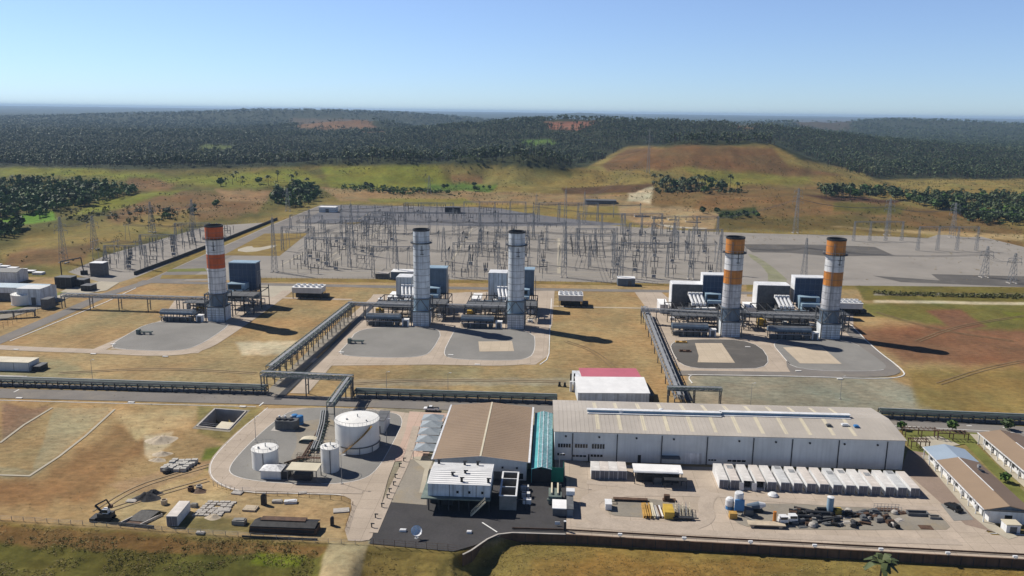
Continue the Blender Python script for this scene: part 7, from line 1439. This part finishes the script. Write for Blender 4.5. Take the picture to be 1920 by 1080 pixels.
for k, (x, y) in enumerate(((264, 625), (660, 642))): pipe_t = thing("manifold", ["pale green pipe manifold on the lone chimney's gravel pad", "pale green pipe manifold on the left white chimney's gravel pad"][k], "pipes", at(x - 8, y + 2, .1), TH, "pipe manifolds on gravel pads"); MB().cyl((0, 0, 1.2), (7, 0, 1.2), .28, 8).cyl((0, 1.2, 1.2), (7, 1.2, 1.2), .28, 8).build("pipe", M['steelgreen'], pipe_t); MB().box(0, 1.3, -.3, 1.6, 0, 2.2).build("valve_box", M['steelgreen'], pipe_t); [MB().box(a, a + .3, -.2, 1.5, 0, .9).build("support", M['concrete'], pipe_t) for a in (3, 6)]
for k, (x, y) in enumerate(((1275, 643), (1282, 660))): item("drain_box", ["rear open drain frame on the dark gravel pad", "front open drain frame on the dark gravel pad"][k], "frame", x - 8, y, MB().box(0, 5, 0, .3, 0, .5).box(0, 5, 2, 2.3, 0, .5).box(0, .3, .31, 1.99, 0, .5).box(4.7, 5, .31, 1.99, 0, .5).box(1.8, 3, .31, 1.99, 0, .45), 'beam' if k == 0 else 'rust', TH, .12)
for k, (x, y) in enumerate(((1046, 725), (1056, 726))): item("small_pump", ["left small pump on the bare ground by the red-roofed store", "right small pump on the bare ground by the red-roofed store"][k], "pump", x, y, MB().box(0, 1.2, 0, 1, 0, .4).box(.2, 1, .2, .8, .403, 1.7), 'dark', TH, 0)
# ---------------------------------------------------------------- single trees
def tree_proto(name, kind, nf, seed, R, h, lm):
    r = np.random.default_rng(seed); t = thing(name, "x", "tree"); zc = h * (.80 if kind else .62)
    trunk = MB(); trunk.cyl((0, 0, -.6), (.12, .08, zc), .30 if kind else .34, 7, .16)
    if not kind:
        for k in range(4): a = k * 1.6 + seed; trunk.cyl((.06, .04, zc * .55), (R * .55 * math.cos(a), R * .55 * math.sin(a), zc + .4), .15, 5, .06)
    trunk.build("trunk", M['bark'], t)
    q = crown_quads(nf, kind, r) * np.array([R, R, R * (1.0 if kind else .9)])
    if kind: 
        for k in range(len(q)): q[k, :, 2] += 0
    q = q + np.array([.1, .06, zc + (.1 if kind else .3)]); m = MB()
    for f in q: m.face([tuple(v) for v in f])
    m.build("crown", lm, t); return t
TP_ = {"palm_tree": [tree_proto("palm_tree", 1, 22, s, 3.6 + s * .25, 9.5 + s * 1.3, M['leafdry']) for s in (1, 2, 3)], "leafy_tree": [tree_proto("leafy_tree", 0, 130, s, 3.4 + .5 * s, 7 + s, M['leafgreen'] if s < 3 else M['leaf']) for s in (1, 2, 3)]}
TU = set()
def plant(name, x, y, label, group, sc=None, world=None):
    p = world or G2(x, y)
    # stand the tree on the terrain that the photo shows at this pixel
    for _ in range(12 if not world else 0): z = hz(*p); p = G2(x, y, z)
    z = hz(*p); pr = rnd.choice(TP_[name]); s = sc or rnd.uniform(.75, 1.2); rz = rnd.uniform(0, 6.28)
    if pr.name in TU: pr = clone(pr, (p[0], p[1], z), rz, label, scale=(s, s, s * rnd.uniform(.9, 1.15)))
    else: TU.add(pr.name); pr.location = (p[0], p[1], z); pr.rotation_euler.z = rz; pr.scale = (s, s, s); pr["label"] = label
    pr["group"] = group
def grove(poly, n, share, zone, sc=(.75, 1.2)):
    xs = [p[0] for p in poly]; ys = [p[1] for p in poly]; k = 0
    while k < n:
        x, y = rnd.uniform(min(xs), max(xs)), rnd.uniform(min(ys), max(ys))
        if not inpoly(np.array([x]), np.array([y]), poly)[0]: continue
        k += 1; nm = "palm_tree" if rnd.random() < share else "leafy_tree"
        plant(nm, x, y, ("tall dark palm " if nm == "palm_tree" else "rounded leafy tree ") + zone, "trees " + zone, rnd.uniform(*sc))
grove([(-30, 348), (60, 345), (200, 350), (262, 362), (210, 376), (110, 395), (-30, 405)], 74, .25, "in the dark wood at the left edge", (.8, 1.3)); grove([(-20, 428), (38, 432), (35, 446), (-20, 448)], 7, .0, "in the lower clump at the left edge", (.8, 1.2))
grove([(512, 352), (590, 350), (602, 372), (560, 392), (512, 384)], 26, .35, "in the clump behind the left road end", (.9, 1.3)); grove([(405, 342), (560, 340), (545, 348), (410, 350)], 10, .9, "scattered along the far left meadow", (.9, 1.3))
grove([(1220, 345), (1330, 345), (1400, 358), (1380, 364), (1230, 362)], 34, .75, "in the palm group on the brown hillside", (.9, 1.35)); grove([(1530, 355), (1660, 362), (1700, 370), (1540, 372)], 26, .45, "in the dark row behind the slope pylons", (.9, 1.35)); grove([(1660, 368), (1920, 372), (1960, 418), (1830, 420), (1780, 395), (1700, 380)], 66, .5, "in the wood at the right edge", (.85, 1.35))
def thicket(name, poly, n, label, lm, h=(3, 7), r=(2, 3.6), nf=9):
    X, Y = [], []
    xs = [p[0] for p in poly]; ys = [p[1] for p in poly]; q = rnd.random() * 9
    while len(X) < n:
        x, y = rnd.uniform(min(xs), max(xs)), rnd.uniform(min(ys), max(ys))
        if not inpoly(np.array([x]), np.array([y]), poly)[0]: continue
        p = G2(x, y)
        for _ in range(6): p = G2(x, y, hz(*p))
        X.append(p[0]); Y.append(p[1])
    X, Y = np.array(X), np.array(Y); o = scatter_trees(name, X, Y, rng.uniform(*h, n), rng.uniform(*r, n), nf, .15, 8, lm); tag(o, label, "thicket", kind="stuff")
thicket("thicket", [(-40, 345), (60, 340), (200, 346), (262, 360), (215, 378), (110, 398), (-40, 412)], 620, "dense green undergrowth filling the dark wood at the left edge", 'leafgreen', (4, 10), (2.4, 4.2))
thicket("thicket", [(1660, 366), (1920, 368), (1980, 425), (1830, 422), (1780, 397), (1700, 380)], 560, "dense green undergrowth filling the wood at the right edge", 'leaf', (4, 10), (2.4, 4.2))
thicket("thicket", [(1530, 352), (1660, 358), (1700, 370), (1540, 370)], 160, "undergrowth in the dark row behind the slope pylons", 'leaf', (4, 9), (2.4, 4)); thicket("thicket", [(1222, 348), (1330, 346), (1400, 358), (1380, 365), (1230, 364)], 150, "undergrowth below the palm group on the brown hillside", 'leafdry', (2, 5), (1.8, 3)); thicket("thicket", [(512, 352), (590, 348), (602, 372), (560, 394), (512, 384)], 150, "undergrowth in the clump behind the left road end", 'leafgreen', (3, 8), (2, 3.6)); thicket("thicket", [(-40, 424), (40, 430), (36, 448), (-40, 450)], 60, "green clump low at the left edge", 'leafgreen', (3, 7), (2, 3.6))
# low scrub dotted over the hills, and dry grass on the bank in front
def scrub(name, label, pred, x0, x1, y0, y1, n, r, lm, flat=.7):
    X = rng.uniform(x0, x1, n); Y = np.sqrt(rng.uniform(y0 * y0, y1 * y1, n)); Z = height(X, Y); px, py = PX(X, Y, Z); k = pred(px, py, X, Y); X, Y, Z = X[k], Y[k], Z[k]; R = rng.uniform(*r, len(X)); Q = crown_quads(5, False, rng) ; Q = Q[:5]; nq = len(Q)
    a = rng.uniform(0, 6.28, len(X)); c, s_ = np.cos(a), np.sin(a); q = Q.reshape(-1, 3); P = np.empty((len(X), len(q), 3))
    P[..., 0] = (q[None, :, 0] * c[:, None] - q[None, :, 1] * s_[:, None]) * R[:, None] + X[:, None]; P[..., 1] = (q[None, :, 0] * s_[:, None] + q[None, :, 1] * c[:, None]) * R[:, None] + Y[:, None]; P[..., 2] = q[None, :, 2] * R[:, None] * flat + (Z + R * .35)[:, None]
    o = raw_mesh(name, P.reshape(-1, 3), np.arange(len(X) * len(q)).reshape(-1, 4), M[lm]); tag(o, label, "scrub", kind="stuff")
M['olive2'] = leafmat('olive_grass', (.10, .10, .022), (.19, .175, .045)); M['straw'] = leafmat("dry_grass_blades", (.16, .115, .036), (.28, .21, .08)); M['olive'] = leafmat("olive_scrub", (.07, .075, .018), (.15, .145, .04))
outp = lambda px, py, X, Y: (pdist(X, Y, PLANT) < -6) & (py > 300) & (fbm(X / 55, Y / 80, 3, 8) > .47) & ~inpoly(px, py, FOREST)
scrub("scrub", "low olive scrub dotted over the fields and hills behind the plant", outp, -900, 1000, 480, 1500, 26000, (.7, 2.0), 'olive'); scrub("dry_grass", "dry grass tussocks over the brown slopes", lambda *a: outp(a[0], a[1], a[2] + 400, a[3]), -900, 1000, 480, 1350, 20000, (.6, 1.4), 'straw', .5)
fr = lambda px, py, X, Y: (np.interp(X, [b[0] for b in BND], [b[1] for b in BND]) - Y > .6) & (np.abs(X + 38.5) > 6) & (fbm(X / 6, Y / 4, 3, 2) > .40)
scrub("dry_grass", "dry grass tussocks on the bank in front of the plant", fr, -135, 135, 140, 186, 24000, (.14, .42), 'straw', .6); scrub("green_grass", "green grass tussocks low on the left front bank", lambda px, py, X, Y: fr(px, py, X, Y) & (py > 1008) & (px < 610), -135, -40, 140, 186, 12000, (.15, .45), 'olive2', .6)
pl_ = lambda px, py, X, Y: ((py > 690) & (px < 480) & (py < 965) | (py > 570) & (px > 1700) & (py < 770)) & (fbm(X / 9, Y / 9, 3, 52) > .5)
scrub("dry_grass", "sparse dry tufts on the bare fields at the sides of the plant", pl_, -200, 330, 178, 460, 26000, (.12, .4), 'straw', .6)
grove([(300, 402), (420, 380), (410, 395), (310, 415)], 8, 0, "dotted in the olive field left of the chimney", (.4, .7)); grove([(1300, 400), (1420, 398), (1420, 410), (1320, 412)], 12, 0, "in the low scrub on the brown slope", (.4, .6)); grove([(830, 350), (930, 352), (900, 366), (830, 368)], 9, 0, "at the foot of the green knoll", (.4, .7)); grove([(640, 348), (760, 352), (740, 362), (650, 360)], 7, 0, "along the ridge foot behind the yard", (.4, .7))
for k, (x, y, l) in enumerate(((1690, 806, "small green tree beside the warehouse end by the road"), (1785, 808, "small green tree behind the right pergola"), (1888, 806, "small green tree behind the right office block"), (1884, 905, "small shrub on the grass strip between the office blocks"))): plant("leafy_tree", x, y, l, "garden trees by the offices", .36)
plant("palm_tree", 1645, 1122, "dark spiky palm top rising at the bottom edge right of centre", "foreground trees", 1.0)
thicket("hedge", [(1640, 549), (1950, 556), (1950, 562), (1640, 553)], 420, "rough low hedge line right of the rightmost chimney", 'olive', (.5, 1.6), (.5, 1.3), 6)
thicket("thicket", [(640, 346), (800, 356), (840, 368), (800, 368), (640, 358)], 260, "dark scrub line along the ridge foot behind the switchyard", 'leafgreen', (1.5, 4), (1.2, 2.6), 6); thicket("thicket", [(845, 330), (880, 328), (905, 346), (850, 348)], 60, "bushes on the small knoll behind the switchyard", 'leafgreen', (1.5, 3), (1.2, 2.2), 6); thicket("thicket", [(100, 395), (300, 385), (380, 402), (300, 420), (120, 415)], 150, "loose bushes dotted in the left fields", 'olive', (1, 3), (1, 2.4), 6)
# ---------------------------------------------------------------- the air
hb = MB().box(-42000, 42000, -300, 42000, -24, 150).build("haze", bpy.data.materials.new("haze")); hm = hb.data.materials[0]; hm.use_nodes = True; hn = hm.node_tree; hn.nodes.clear()
hv = hn.nodes.new("ShaderNodeVolumePrincipled"); hv.inputs["Color"].default_value = (.52, .74, 1, 1); hv.inputs["Density"].default_value = 5.4e-5; hv.inputs["Anisotropy"].default_value = .1
ho = hn.nodes.new("ShaderNodeOutputMaterial"); hn.links.new(hv.outputs[0], ho.inputs["Volume"]); hb["kind"] = "stuff"
print("objects", len(COL.objects))
